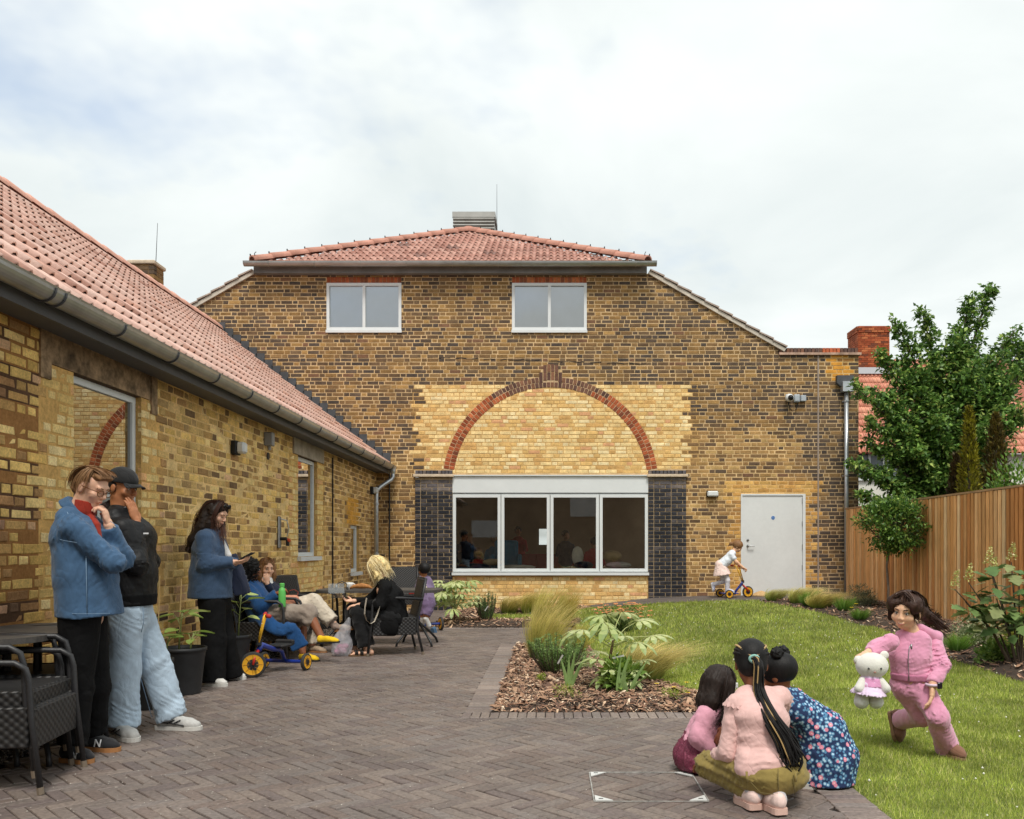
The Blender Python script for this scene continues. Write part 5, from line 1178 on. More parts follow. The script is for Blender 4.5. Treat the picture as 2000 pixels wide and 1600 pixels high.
z = gzf(1.0, 12.0); t = thing('yarrow', 'clump of yarrow with flat apricot flower heads beyond the island bed', 'plant', (1.0, 12.0, z)); sb = MB(); hb = MB(); P = []
for i in range(60):
    a = rnd.uniform(0, 6.283); r = .45 * math.sqrt(rnd.random()); p = Vector((math.cos(a) * r, math.sin(a) * r * .8, rnd.uniform(.2, .40))); sb.tube([(p.x * .4, p.y * .4, 0), p], .003, 4, cap=False)
    for k in range(5): q = p + Vector((rnd.uniform(-.04, .04), rnd.uniform(-.03, .03), rnd.uniform(-.006, .006))); hb.lathe([(.004, -.004), (.016, .0), (.012, .005)], q, 6)
    P += [[p.x * s_ * .8 + rnd.gauss(0, .03), p.y * s_ * .8 + rnd.gauss(0, .03), p.z * s_] for s_ in [rnd.uniform(.1, .95) for _ in range(22)]]
part('stem', sb, stem_g, t, kind='stuff'); part('flower_heads', hb, flower_o, t, kind='stuff'); P = np.array(P); leaf_part('foliage', t, P, rng.normal(0, .6, P.shape) + np.array([0, 0, .5]), rng.uniform(.04, .07, len(P)), [(118, 136, 76), (100, 122, 64), (136, 150, 92)], [1, 1, 1], aspect=.3)
# ------------------------------------------------------------------ shrubs along the fence
blob_shrub('silvery_shrub', 'silvery grey-green dome shrub in the corner by the fence', (5.02, 13.9, gzf(5.02, 13.9)), (.30, .28, .30), 3600, .032, [(128, 134, 104), (104, 114, 86), (150, 152, 124), (84, 92, 72)], [2, 2, 1, 1], aspect=.3, up=.7)
blob_shrub('variegated_bush', 'low bush with small cream-edged leaves at the foot of the fence', (4.68, 9.5, gzf(4.68, 9.5)), (.32, .3, .28), 4800, .03, [(196, 200, 160), (150, 160, 118), (112, 128, 84), (216, 218, 184), (80, 96, 60)], [2, 2, 2, 1, 1.5], aspect=.45, clump=34)
blob_shrub('leafy_shrub', 'low green leafy shrub between the variegated bush and the lawn', (4.42, 8.55, gzf(4.4, 8.5)), (.26, .24, .20), 1100, .05, [(122, 150, 70), (100, 132, 60), (146, 168, 88)], [1, 1, 1], aspect=.6)
blob_shrub('leafy_shrub', 'yellow-green airy shrub behind the oak-leaved hydrangea stems', (4.9, 9.0, gzf(4.9, 9.0)), (.26, .26, .34), 1200, .04, [(168, 176, 76), (146, 160, 66), (186, 186, 96)], [1, 1, 1], aspect=.5)
blob_shrub('dark_seedhead', 'dark withered seed heads beside the running girl at the fence', (4.72, 10.6, gzf(4.7, 10.6)), (.15, .15, .24), 300, .04, [(60, 46, 40), (84, 66, 52)], [1, 1], aspect=.6, cat='plant', clump=8)
# oak-leaved hydrangea: big lobed leaves on woody stems, creamy cones
def oakleaf(s_=.13):
    m = MB(); out = [(0, 0), (.30, .12), (.42, .34), (.26, .42), (.46, .62), (.28, .70), (.20, .86), (0, 1.05)]; vs = [(0, y * s_, -.10 * s_ * y * y) for x, y in out]; L = [(-x * s_, y * s_, .10 * s_ * x - .10 * s_ * y * y) for x, y in out]; Rr = [(x * s_, y * s_, .10 * s_ * x - .10 * s_ * y * y) for x, y in out]; n = len(out)
    m.col = (1, 1, 1); m.add(vs + L + Rr, [(i, i + 1, n + i + 1, n + i) for i in range(n - 1)] + [(i + 1, i, 2 * n + i, 2 * n + i + 1) for i in range(n - 1)]); me = m.mesh('leaf', True); return me
oak = oakleaf(); oak_m = mat('oak_leaf', src='OBJ', rough=.55, spec=.3, noise=(14, .2), transl=.25); oak.materials.append(oak_m)
hx, hy = 4.40, 8.25; hz0 = gzf(hx, hy); t = thing('oakleaf_hydrangea', 'woody hydrangea with large lobed leaves and cream flower cones by the fence', 'shrub', (hx, hy, hz0))
tips = []
for (dx, dy, dz) in ((-.42, .0, .62), (-.34, .1, .80), (-.22, -.05, .96), (-.1, .1, .86), (.02, 0, 1.0), (.15, .1, .9), (.28, 0, .95), (-.5, .05, .74), (-.2, -.15, .66), (.1, -.15, .7), (.3, .1, .7), (-.02, -.1, .5)):
    q = Vector((dx, dy, dz)); part('stem', MB().tube([(dx * .15 + .1, dy * .1, -.02), (dx * .45 + .05, dy * .4, dz * .5), q], [.011, .008, .005], 6), bark_m, t); tips.append(q)
for q in tips:
    for k in range(11):
        a = rnd.uniform(0, 6.283); o = bpy.data.objects.new('leaf', oak); COL.objects.link(o); o.parent = t; back = rnd.random() * .5; o.location = q * (1 - back) + Vector((math.cos(a), math.sin(a), 0)) * .05; s_ = rnd.uniform(.7, 1.35); o.scale = (s_,) * 3
        o.rotation_euler = (rnd.uniform(-.7, .5), rnd.uniform(-.5, .5), a - R(90)); o.color = (*pick([(3, (112, 136, 78)), (2, (92, 120, 68)), (2, (146, 154, 100)), (1, (166, 160, 116)), (1, (128, 140, 92))], .8, 1.15), 1)
for q in (tips[2], tips[4], tips[6], tips[1], tips[7], tips[3]):
    P = []; 
    for k in range(110): s_ = rnd.random(); r = .045 * (1 - s_ * .8); a = rnd.uniform(0, 6.283); P.append([q.x + math.cos(a) * r + .02 * s_, q.y + math.sin(a) * r, q.z + .02 + s_ * .16])
    P = np.array(P); leaf_part('flower_cone', t, P, rng.normal(0, 1, P.shape), rng.uniform(.014, .026, len(P)), [(206, 202, 128), (184, 186, 104), (222, 214, 160)], [1, 1, 1], aspect=.9)
# ================================================================== woven furniture
def weave_mat(name, c0, c1, sc=70):
    m = bpy.data.materials.new(name); m.use_nodes = True; t = m.node_tree; b = t.nodes['Principled BSDF']; L = t.links; b.inputs['Roughness'].default_value = .5; b.inputs['Specular IOR Level'].default_value = .4
    tc_ = t.nodes.new('ShaderNodeTexCoord'); sp = t.nodes.new('ShaderNodeSeparateXYZ'); L.new(tc_.outputs['Object'], sp.inputs[0])
    def mth(op, a, b_=None):
        n = t.nodes.new('ShaderNodeMath'); n.operation = op
        for i, v in enumerate((a, b_)):
            if v is None: continue
            if isinstance(v, (int, float)): n.inputs[i].default_value = v
            else: L.new(v, n.inputs[i])
        return n.outputs[0]
    h = mth('ADD', sp.outputs[0], sp.outputs[1]); a = mth('SINE', mth('MULTIPLY', h, sc * 3.14)); c = mth('SINE', mth('MULTIPLY', sp.outputs[2], sc * 3.6)); p = mth('MULTIPLY', a, c); p = mth('ADD', mth('MULTIPLY', p, .5), .5)
    mx_ = t.nodes.new('ShaderNodeMix'); mx_.data_type = 'RGBA'; L.new(p, mx_.inputs['Factor']); mx_.inputs[6].default_value = (*c0, 1); mx_.inputs[7].default_value = (*c1, 1); L.new(mx_.outputs[2], b.inputs['Base Color'])
    bp = t.nodes.new('ShaderNodeBump'); bp.inputs['Strength'].default_value = .9; bp.inputs['Distance'].default_value = .006; L.new(p, bp.inputs['Height']); L.new(bp.outputs[0], b.inputs['Normal']); return m
weave_m = weave_mat('black_weave', (.007, .007, .008), (.040, .038, .037), 42)
frame_m = mat('black_wrapped_tube', (.022, .022, .024), rough=.45, spec=.5, noise=(60, .3), bump=(90, .4, .003))
foot_m = mat('worn_foot', (.25, .20, .15), rough=.5, metal=.4)
def chair(label, loc, rz, group, skirt=.20, foot=True):
    """armchair facing local -y: woven seat with deep apron, woven back, tube arms that run down into the front legs"""
    t = thing('rattan_chair', label, 'chair', loc, rz, group); w, d, sh, ah, bh = .27, .27, .42, .655, .86
    part('seat', MB().cbox((0, 0, sh - .02), (2 * w - .03, 2 * d - .02, .05), .012), weave_m, t)
    ap = MB(); ap.cbox((0, -d + .012, sh - skirt / 2), (2 * w - .03, .025, skirt), .006); part('apron', ap, weave_m, t)
    for s_ in (-1, 1): part('side_panel', MB().cbox((s_ * (w - .012), 0, sh - skirt / 2 + .01), (.025, 2 * d - .05, skirt), .006), weave_m, t)
    bk = MB(); rot = Matrix.Rotation(R(12), 3, 'X'); bk.cbox(Vector((0, d + .035, sh + .215)), (2 * w - .05, .03, .46), .012, Matrix.Rotation(R(-11), 3, 'X')); part('backrest', bk, weave_m, t)
    for s_ in (-1, 1):
        x = s_ * w
        part('back_post', MB().tube([(x, d + .05, .0), (x, d - .02, .30), (x, d - .01, sh), (x * .97, d + .04, sh + .22), (x * .95, d + .085, bh)], .0145, 8), frame_m, t, smooth=True)
        part('arm', MB().tube([(x, -d - .035, .0), (x, -d + .01, .38), (x, -d + .02, ah - .09), (x, -d + .035, ah - .035), (x, -d + .085, ah - .004), (x, -.02, ah), (x, d + .05, ah - .02)], .0155, 8), frame_m, t, smooth=True)
        if foot:
            for (yy, y2) in ((-d - .035, -d - .03), (d + .05, d + .045)): part('foot', MB().tube([(x, yy, 0), (x, y2, .035)], .0175, 8), foot_m, t)
    part('top_rail', MB().tube([(-w * .95, d + .085, bh), (0, d + .1, bh + .004), (w * .95, d + .085, bh)], .0145, 8), frame_m, t, smooth=True)
    return t
CG = 'black woven armchairs in the courtyard'
chair('black woven armchair under the woman in the blue dress', (-3.05, 9.36, 0), R(86), CG)
chair('black woven armchair under the woman in beige trousers', (-3.05, 9.98, 0), R(82), CG)
chair('empty black woven armchair against the yellow wall beyond the seated women', (-3.02, 10.68, 0), R(70), CG)
chair('black woven armchair under the blonde woman in black', (-1.84, 9.98, 0), R(-72), CG)
chair('black woven armchair standing alone in the inner corner', (-2.62, 15.3, 0), R(10), CG)
for (x, y, lab0, lab1) in ((-2.86, 4.48, 'woven armchair at the bottom of the stack by the unfinished brick edge', 'woven armchair on top of the stack by the unfinished brick edge'), (-3.03, 5.06, 'woven armchair at the bottom of the stack touching the man in denim', 'woven armchair on top of the stack touching the man in denim')):
    chair(lab0, (x, y, 0), R(98), CG); chair(lab1, (x - .045, y + .03, .075), R(98), CG)
# tables
top_m = mat('table_slab', (.075, .068, .062), rough=.55, noise=(9, .25), noise2=(80, .2))
def rounded(cx, cy, hx_, hy_, r, z, n=6):
    out = []
    for (sx, sy, a0) in ((1, 1, 0), (-1, 1, 90), (-1, -1, 180), (1, -1, 270)):
        for i in range(n + 1): a = R(a0 + 90 * i / n); out.append(Vector((cx + sx * (hx_ - r) + r * math.cos(a), cy + sy * (hy_ - r) + r * math.sin(a), z)))
    return out
def table(label, loc, hx_, hy_, h, r, rz=0):
    t = thing('garden_table', label, 'table', loc, rz); part('table_top', MB().prism(rounded(0, 0, hx_, hy_, r, h - .032), (0, 0, .032)), top_m, t)
    for sx in (-1, 1):
        x = sx * (hx_ - .3) if hx_ > .5 else sx * .09
        part('post', MB().tube([(x, 0, .18), (x, 0, h - .03)], .024, 8), frame_m, t)
        for (dx, dy) in ((.22, .26), (.22, -.26), (-.22, .26), (-.22, -.26)): part('leg', MB().tube([(x, 0, .30), (x + dx * .55, dy * .55, .17), (x + dx * .92, dy * .92, .06), (x + dx, dy, .0)], .015, 7), frame_m, t, smooth=True)
    part('crossbar', MB().tube([(-(hx_ - .3) if hx_ > .5 else -.09, 0, h - .12), ((hx_ - .3) if hx_ > .5 else .09, 0, h - .12)], .016, 8), frame_m, t); return t
table('long dark garden table behind the blonde woman', (-2.14, 10.85, 0), .76, .36, .70, .16)
table('small dark garden table behind the stacked chairs', (-3.10, 5.05, 0), .30, .52, .735, .22)
# ================================================================== pots with young sunflowers
pot_m = mat('black_pot', (.022, .023, .025), rough=.55, spec=.4, noise=(8, .25), bump=(50, .15, .003)); compost = mat('compost', (.03, .022, .017), rough=.95, noise=(40, .4))
heart_m = mat('sunflower_leaf', src='OBJ', rough=.55, spec=.3, noise=(20, .15), transl=.3)
def heart(s_=.12):
    m = MB(); out = [(0, 0), (.22, -.03), (.40, .10), (.44, .30), (.36, .55), (.20, .80), (0, 1.02)]; n = len(out); k = lambda x, y: -.16 * y * y
    m.col = (1, 1, 1); m.add([(0, y * s_, k(0, y) * s_ - .03 * s_) for x, y in out] + [(-x * s_, y * s_, k(x, y) * s_ + .06 * s_) for x, y in out] + [(x * s_, y * s_, k(x, y) * s_ + .06 * s_) for x, y in out], [(i, i + 1, n + i + 1, n + i) for i in range(n - 1)] + [(i + 1, i, 2 * n + i, 2 * n + i + 1) for i in range(n - 1)]); me = m.mesh('leaf', True); me.materials.append(heart_m); return me
HEART = heart(); gstem = mat('green_stem', (.25, .30, .10), rough=.6)
def pot(label, x, y, r, h, plants, lab2):
    t = thing('plant_pot', label, 'pot', (x, y, .004)); part('body', MB().lathe([(r * .72, 0), (r * .74, .02), (r * .90, h * .78), (r * .92, h * .80), (r * .93, h * .86), (r * .95, h * .88), (r * .97, h - .03), (r, h - .028), (r * 1.0, h), (r * .93, h), (r * .90, h - .05)], (0, 0, 0), 28, cap=False), pot_m, t, smooth=True); part('soil', MB().lathe([(.001, h - .045), (r * .91, h - .05)], (0, 0, 0), 20, cap=False), compost, t)
    for (dx, dy, hh, ls, lab) in plants:
        s_ = thing('sunflower_seedling', lab, 'plant', (x + dx, y + dy, h - .045), group='sunflower seedlings in pots'); part('stem', MB().tube([(0, 0, 0), (.01, .0, hh * .5), (.03, 0, hh)], [.007, .006, .004], 6), gstem, s_, smooth=True)
        for (az, z, L, sc) in ls:
            a = R(az); o = bpy.data.objects.new('leaf', HEART); COL.objects.link(o); o.parent = s_; o.location = (math.cos(a) * L + .02, math.sin(a) * L, z + .02); o.rotation_euler = (rnd.uniform(-.35, .25), rnd.uniform(-.3, .3), a - R(90)); o.scale = (sc,) * 3; o.color = (*pick([(2, (158, 178, 92)), (2, (138, 162, 78)), (1, (178, 192, 118))]), 1)
            part('leaf_stalk', MB().tube([(.01, 0, z - .03), (math.cos(a) * L + .02, math.sin(a) * L, z + .02)], .003, 5), gstem, s_)
pot('large black plant pot beside the man in pale jeans', -3.07, 7.2, .185, .385, [(-.05, .02, .33, [(0, .32, .08, 1.35), (30, .30, .06, 1.0), (200, .30, .06, 1.2), (140, .26, .06, 1.2), (-60, .33, .05, 1.1), (250, .18, .06, 1.0)], 'tall sunflower seedling with pale leaves in the large pot'), (.07, -.04, .17, [(20, .16, .06, .95), (-30, .13, .07, .9), (80, .15, .05, .9), (150, .14, .05, .9), (-80, .10, .05, .7)], 'short leafy sunflower seedling in the large pot'), (-.12, -.06, .15, [(-20, .12, .05, .9), (190, .14, .05, .9), (90, .12, .04, .8)], 'drooping sunflower seedling at the rim of the large pot')], '')
pot('black plant pot half hidden behind the man in pale jeans', -3.05, 6.55, .17, .37, [(.0, .02, .22, [(10, .2, .07, 1.1), (100, .18, .05, 1.0), (-70, .15, .06, 1.0), (190, .2, .06, 1.1)], 'sunflower seedling in the pot behind the man in pale jeans')], '')
pot('black plant pot behind the woman holding a phone', -2.98, 8.1, .16, .40, [(.04, .0, .42, [(10, .36, .08, 1.15), (60, .40, .07, 1.2), (-40, .27, .08, 1.0), (-10, .20, .09, .9), (150, .33, .06, 1.1), (230, .26, .07, 1.0), (100, .41, .04, .9)], 'lanky sunflower seedling behind the woman holding a phone')], '')
cane = mat('bamboo_cane', (.52, .35, .15), rough=.7, noise=(20, .2))
for i, (x, y, dx, h, lab) in enumerate(((-3.2, 7.0, .02, 1.0, 'bamboo cane leaning in the pot next to the pale jeans'), (-3.16, 7.3, .03, .95, 'bamboo cane rising from the large pot'), (-3.22, 6.75, .0, 1.02, 'bamboo cane against the yellow wall beside the man in pale jeans'))):
    part('bamboo_cane', MB().tube([(x, y, .2), (x + dx, y, h)], .005, 6), cane, label=lab, cat='cane')
# ================================================================== tricycles and scooters
tyre_m = mat('rubber_tyre', (.045, .043, .04), rough=.8, noise=(20, .2)); hub_y = mat('yellow_hub', (.80, .40, .02), rough=.4, spec=.5); blue_p = mat('blue_paint', (.012, .035, .26), rough=.3, spec=.5, coat=.4); red_p = mat('red_paint', (.55, .03, .02), rough=.35, coat=.3); yel_p = mat('yellow_paint', (.80, .44, .03), rough=.35, coat=.3); grip_m = mat('red_grip', (.5, .04, .03), rough=.7)
def wheel(parent, c, r, axis, w=.036):
    rot = Vector((0, 0, 1)).rotation_difference(Vector(axis)).to_matrix(); t = part('wheel', MB().lathe([(r * .74, -w * .42), (r * .92, -w * .5), (r, -w * .28), (r, w * .28), (r * .92, w * .5), (r * .74, w * .42)], c, 28, rot), tyre_m, parent, smooth=True)
    part('hub', MB().lathe([(.02, -w * .40), (r * .70, -w * .44), (r * .78, -w * .5), (r * .78, w * .5), (r * .70, w * .44), (.02, w * .40)], c, 24, rot), hub_y, t); part('axle_cap', MB().lathe([(r * .26, -w * .62), (r * .28, 0), (r * .26, w * .62)], c, 14, rot), black_m, t)
    sp = MB(); ax = Vector(axis).normalized(); u = ax.cross(Vector((0, 0, 1))).normalized(); v = ax.cross(u)
    for k in range(8):
        a = 6.283 * k / 8; d = u * math.cos(a) + v * math.sin(a)
        for s_ in (-1, 1): sp.box(Vector(c) + d * r * .5 + ax * s_ * w * .46, (.004, .004, r * .45), Vector((0, 0, 1)).rotation_difference(d).to_matrix())
    part('spoke', sp, mat('hub_groove', (.45, .2, .01), rough=.6) if 'hub_groove' not in bpy.data.materials else bpy.data.materials['hub_groove'], t, kind='stuff')
def trike(label, loc, head, steer=0, seat=True, rw=.085, fw=.118, hh=.58, L=.46, group='children trikes and scooters', cat='tricycle', name='tricycle'):
    """local: heading -y, rear axle at the origin"""
    t = thing(name, label, cat, loc, head, group); c, s_ = math.cos(steer), math.sin(steer); fa = Vector((c, s_, 0)); fo = Vector((0, -L, fw)); hd = Vector((0, -L + .10, fw + .17))
    wheel(t, fo, fw, fa)
    for sx in (-1, 1): wheel(t, (sx * .235, 0, rw), rw, (1, 0, 0))
    part('axle', MB().tube([(-.22, 0, rw), (.22, 0, rw)], .018, 10), blue_p, t); fk = MB()
    for sx in (-1, 1): fk.tube([hd + Vector((0, 0, -.04)), fo + fa * sx * .03 + Vector((0, .03, fw * .55)), fo + fa * sx * .028], [.016, .013, .011], 8)
    part('fork', fk, red_p, t, smooth=True)
    if seat:
        part('body_tube', MB().tube([hd + Vector((0, -.005, -.05)), hd + Vector((0, .04, .0)), (0, -.22, .23), (0, -.12, .215), (0, -.06, .19), (0, 0, rw)], [.026, .03, .026, .022, .02, .02], 10), blue_p, t, smooth=True); sm_ = MB(); sm_.cbox((0, -.10, .255), (.19, .22, .03), .012); sm_.cbox((0, -.0, .275), (.2, .05, .055), .012); part('seat', sm_, black_m, t)
    else:
        part('body_tube', MB().tube([hd + Vector((0, -.005, .03)), hd + Vector((0, .03, -.03)), (0, -L + .2, .17), (0, -L + .26, .09), (0, -.22, .075), (0, 0, rw)], [.026, .026, .022, .022, .022, .02], 10), blue_p, t, smooth=True); part('footboard', MB().cbox((0, -.10, .085), (.17, .30, .02), .008), blue_p, t)
    part('collar', MB().tube([hd + Vector((0, -.005, -.0)), hd + Vector((0, .005, .05))], .028, 10), black_m, t); top = hd + Vector((0, .10, hh - hd.z)); hb = MB()
    for sx in (-1, 1): hb.tube([hd + Vector((0, 0, .03)) + fa * sx * .018, hd.lerp(top, .75) + fa * sx * .05, top + fa * sx * .065 + Vector((0, .0, -.02)), top + fa * sx * .09 + Vector((0, .03, .0)), top + fa * sx * .10 + Vector((0, .04, 0))], .011, 8)
    part('handlebar', hb, yel_p, t, smooth=True)
    for sx in (-1, 1): part('grip', MB().tube([top + fa * sx * .085 + Vector((0, .02, 0)), top + fa * sx * .185 + Vector((0, .05, 0))], .019, 10), grip_m, t, smooth=True)
    if seat:
        for sx in (-1, 1): part('pedal', MB().tube([fo, fo + fa * sx * .05 + Vector((0, .03 * sx, -.035 * sx)), fo + fa * sx * .11 + Vector((0, .03 * sx, -.035 * sx))], .010, 7), black_m, t)
    return t
trike('yellow, red and blue tricycle parked before the woman in the blue dress', (-2.66, 8.62, .0), R(-14), R(-52), True, hh=.57, L=.56, fw=.122)
scx, scy = (1442 - PX) / F * 16.05, 16.05
trike('three-wheeled scooter ridden by the girl in front of the white door', ((1415 - PX) / F * 16.05, 16.05, float(zp(3.3)) + .003), R(100), R(4), False, hh=.60, L=.46, rw=.080, fw=.108, cat='scooter', name='scooter')
trike('tricycle under the small boy beside the back bed', ((830 - PX) / F * 12.55, 12.6, .0), R(205), R(0), False, hh=.55, L=.46, rw=.10, fw=.12, cat='scooter', name='scooter')
# sand heap at the foot of the door
sd = MB(); n = 14; sd.lathe([(.30, 0), (.22, .05), (.12, .10), (.05, .125), (.005, .135)], (0, 0, 0), 18); o = part('sand_heap', sd, mat('sand', (.55, .36, .17), rough=.95, noise=(40, .25), bump=(60, .6, .02)), label='small heap of orange sand at the foot of the white door', cat='sand', smooth=True); o.location = ((1487 - PX) / F * 16.5, 16.5, .295); o.scale = (.75, .6, .75)
# ================================================================== things on and around the long table
cer = mat('white_ceramic', (.78, .78, .75), rough=.25)
def cup(label, loc):
    t = thing('coffee_cup', label, 'cup', loc); part('bowl', MB().lathe([(.024, 0), (.034, .02), (.043, .06), (.045, .085), (.041, .085), (.036, .03)], (0, 0, 0), 18, cap=False), cer, t, smooth=True); part('handle', MB().tube([(.04, 0, .07), (.065, 0, .065), (.068, 0, .04), (.05, 0, .025), (.036, 0, .03)], .006, 6), cer, t)
cup('white coffee cup on the long garden table', (at(683, 0, 10.75).x, 10.75, .70))
t = thing('headphones', 'pair of headphones lying on the long garden table', 'headphones', (at(668, 0, 10.72).x, 10.72, .70)); part('headband', MB().tube([(-.07, 0, .02), (-.06, 0, .07), (0, 0, .10), (.06, 0, .07), (.07, 0, .02)], .007, 6), black_m, t)
for s_ in (-1, 1): part('ear_cup', MB().lathe([(.03, -.012), (.036, 0), (.03, .012)], (s_ * .07, 0, .03), 14, Matrix.Rotation(R(90), 3, 'Y')), steel_m, t)
t = thing('pastry', 'brown croissant on the long garden table beside the coffee cup', 'pastry', (at(705, 0, 10.7).x, 10.7, .725)); part('crust', MB().tube([(-.14, 0, -.01), (-.09, .02, .012), (0, .03, .02), (.09, .02, .012), (.14, 0, -.01)], [.008, .024, .036, .024, .008], 9), mat('crust', (.40, .17, .05), rough=.7, noise=(40, .4), bump=(60, .5, .008)), t, smooth=True)
# clear food box and carrier bag
box_gl = glass_mat('clear_box', (.93, .94, .94), 1.5); clear = mat('clear_plastic', (.8, .82, .82), rough=.12, trans=0, alpha=.16, spec=.6); bagm = mat('carrier_bag', (.62, .62, .66), rough=.35, alpha=.42, spec=.5, noise=(9, .3), bump=(14, .8, .03))
t = thing('food_box', 'open clear plastic food box held by the blonde woman', 'food box', (at(662, 0, 9.85).x, 9.85, .66), R(20)); b = MB(); b.bx(-.09, .09, -.06, .06, -.01, -.008); b.bx(-.09, .09, -.06, -.058, -.008, .035); b.bx(-.09, .09, .058, .06, -.008, .035); b.bx(-.09, -.088, -.06, .06, -.008, .035); b.bx(.088, .09, -.06, .06, -.008, .035); part('tray', b, box_gl, t); part('lid', MB().box((-.02, .09, .09), (.18, .003, .12), Matrix.Rotation(R(-20), 3, 'X')), box_gl, t)
# ================================================================== figures: skin and clothes grown as smooth volumes
def V3(v): return np.array(v, float)
class Vol:
    """blended solid: tapered elliptical limbs and ellipsoids, turned into one closed surface (surface nets)"""
    def __init__(s, k=.02): s.p = []; s.k = k; s.cuts = []; s.neg = []; s.wr = None
    def cone(s, a, b, ra, rb=None, k=None, side=None, flat=(0, 0)):
        ra = ra if isinstance(ra, tuple) else (ra, ra); rb = ra if rb is None else (rb if isinstance(rb, tuple) else (rb, rb)); s.p.append(('c', V3(a), V3(b), ra, rb, k, None if side is None else V3(side), flat)); return s
    def chain(s, pts, rs, k=None, side=None, flat=(0, 0)):
        n = len(pts) - 1
        for i in range(n): s.cone(pts[i], pts[i + 1], rs[i], rs[i + 1], k, side, (flat[0] if i == 0 else 0, flat[1] if i == n - 1 else 0))
        return s
    def ell(s, c, r, M=None, k=None): s.p.append(('e', V3(c), V3(r) if isinstance(r, (tuple, list)) else V3((r, r, r)), None if M is None else np.array(M), k)); return s
    def sub(s, c, r, M=None, k=.008): s.neg.append((V3(c), V3(r) if isinstance(r, (tuple, list)) else V3((r, r, r)), None if M is None else np.array(M), k)); return s
    def cut(s, p, n): n = V3(n); s.cuts.append((V3(p), n / np.linalg.norm(n))); return s
    def wrinkle(s, amp, wl=.07, seed=0, stretch=(1, 1, 1), focus=()): s.wr = (amp, wl, seed, stretch, focus); return s
    def build(s, h):
        lo, hi = [], []
        for p in s.p:
            if p[0] == 'c': r = max(*p[3], *p[4]); lo.append(np.minimum(p[1], p[2]) - r); hi.append(np.maximum(p[1], p[2]) + r)
            else: r = p[2].max(); lo.append(p[1] - r); hi.append(p[1] + r)
        lo = np.min(lo, 0) - 4 * h - s.k; hi = np.max(hi, 0) + 4 * h + s.k; n = np.ceil((hi - lo) / h).astype(int) + 1
        d = np.full(n, .5, np.float32); ax = [lo[i] + h * np.arange(n[i]) for i in range(3)]
        def region(a, b):
            i0 = np.clip(np.floor((a - lo) / h).astype(int), 0, n - 1); i1 = np.clip(np.ceil((b - lo) / h).astype(int) + 1, 1, n); sl = tuple(slice(i0[i], i1[i]) for i in range(3))
            return sl, np.stack(np.meshgrid(ax[0][sl[0]], ax[1][sl[1]], ax[2][sl[2]], indexing='ij'), -1)
        def edist(P, c, r, M):
            q = P - c
            if M is not None: q = q @ M
            l = np.sqrt(((q / r) ** 2).sum(-1)); return (l - 1) * r.min() * np.where(l < 1, 1, 1) if r.max() / r.min() < 1.6 else (l - 1) * (l * 0 + 1) * np.sqrt((q ** 2).sum(-1)) / np.maximum(l, .15)
        for p in s.p:
            k = p[4] if p[0] == 'e' else p[5]; k = s.k if k is None else k
            if p[0] == 'c':
                _, a, b, ra, rb, _, side, flat = p; r = max(*ra, *rb); sl, P = region(np.minimum(a, b) - r - k - 3 * h, np.maximum(a, b) + r + k + 3 * h); ba = b - a; L = np.linalg.norm(ba) + 1e-9; t = ba / L; q = P - a; z = q @ t; hh = np.clip(z / L, 0, 1)
                o = q - (hh * L)[..., None] * t
                if side is None: rr = ra[0] + (rb[0] - ra[0]) * hh; di = np.sqrt((o ** 2).sum(-1)) - rr
                else:
                    sd = side - t * (side @ t); sd /= np.linalg.norm(sd); tt = np.cross(t, sd); w = ra[0] + (rb[0] - ra[0]) * hh; dd = ra[1] + (rb[1] - ra[1]) * hh; mn = np.minimum(w, dd)
                    x, y, zz = o @ sd, o @ tt, o @ t; l = np.sqrt((x / w) ** 2 + (y / dd) ** 2 + (zz / mn) ** 2); di = (l - 1) * np.sqrt(x * x + y * y + zz * zz + 1e-12) / np.maximum(l, .15)
                if flat[0]: di = np.maximum(di, -z)
                if flat[1]: di = np.maximum(di, z - L)
            else:
                _, c, r, M, _ = p; sl, P = region(c - r.max() - k - 3 * h, c + r.max() + k + 3 * h); di = edist(P, c, r, M)
            cur = d[sl]; e = np.maximum(k - np.abs(cur - di), 0) / max(k, 1e-6); d[sl] = np.minimum(cur, di) - e * e * k * .25
        for c, r, M, k in s.neg:
            sl, P = region(c - r.max() - k - 2 * h, c + r.max() + k + 2 * h); di = -edist(P, c, r, M); cur = d[sl]; e = np.maximum(k - np.abs(cur - di), 0) / k; d[sl] = np.maximum(cur, di) + e * e * k * .25
        if s.wr or s.cuts:
            P = np.stack(np.meshgrid(*ax, indexing='ij'), -1)
            if s.wr:
                amp, wl, seed, st, foc = s.wr; g = np.random.default_rng(seed); near = np.abs(d) < amp * 6 + 2 * h; Q = P[near] * V3(st); acc = np.zeros(len(Q))
                for o in range(4):
                    v = g.normal(size=3); v /= np.linalg.norm(v); v2 = g.normal(size=3); v2 /= np.linalg.norm(v2); f = 6.283 / (wl * (1.5 if o < 2 else .7)); ph = g.uniform(0, 6.28); a = np.sin(Q @ v * f + 1.7 * np.sin(Q @ v2 * f * .6 + ph) + ph); msk = .5 + .5 * np.sin(Q @ v2 * f * .45 + 2 * ph); acc += (a * .7 if o < 2 else (1 - 2 * np.abs(a) ** .8) * .7) * (.35 + .65 * msk)
                fm_ = 1.
                if foc:
                    PN = P[near]; e = np.zeros(len(PN))
                    for c_, r_ in foc: e = np.maximum(e, np.exp(-((PN - V3(c_)) ** 2).sum(-1) / (r_ * r_)))
                    fm_ = .45 + 1.5 * e
                d[near] -= amp * acc * .75 * fm_
            for p0, nn in s.cuts: d = np.maximum(d, (P - p0) @ nn)
        return surf_nets(d, lo, h)
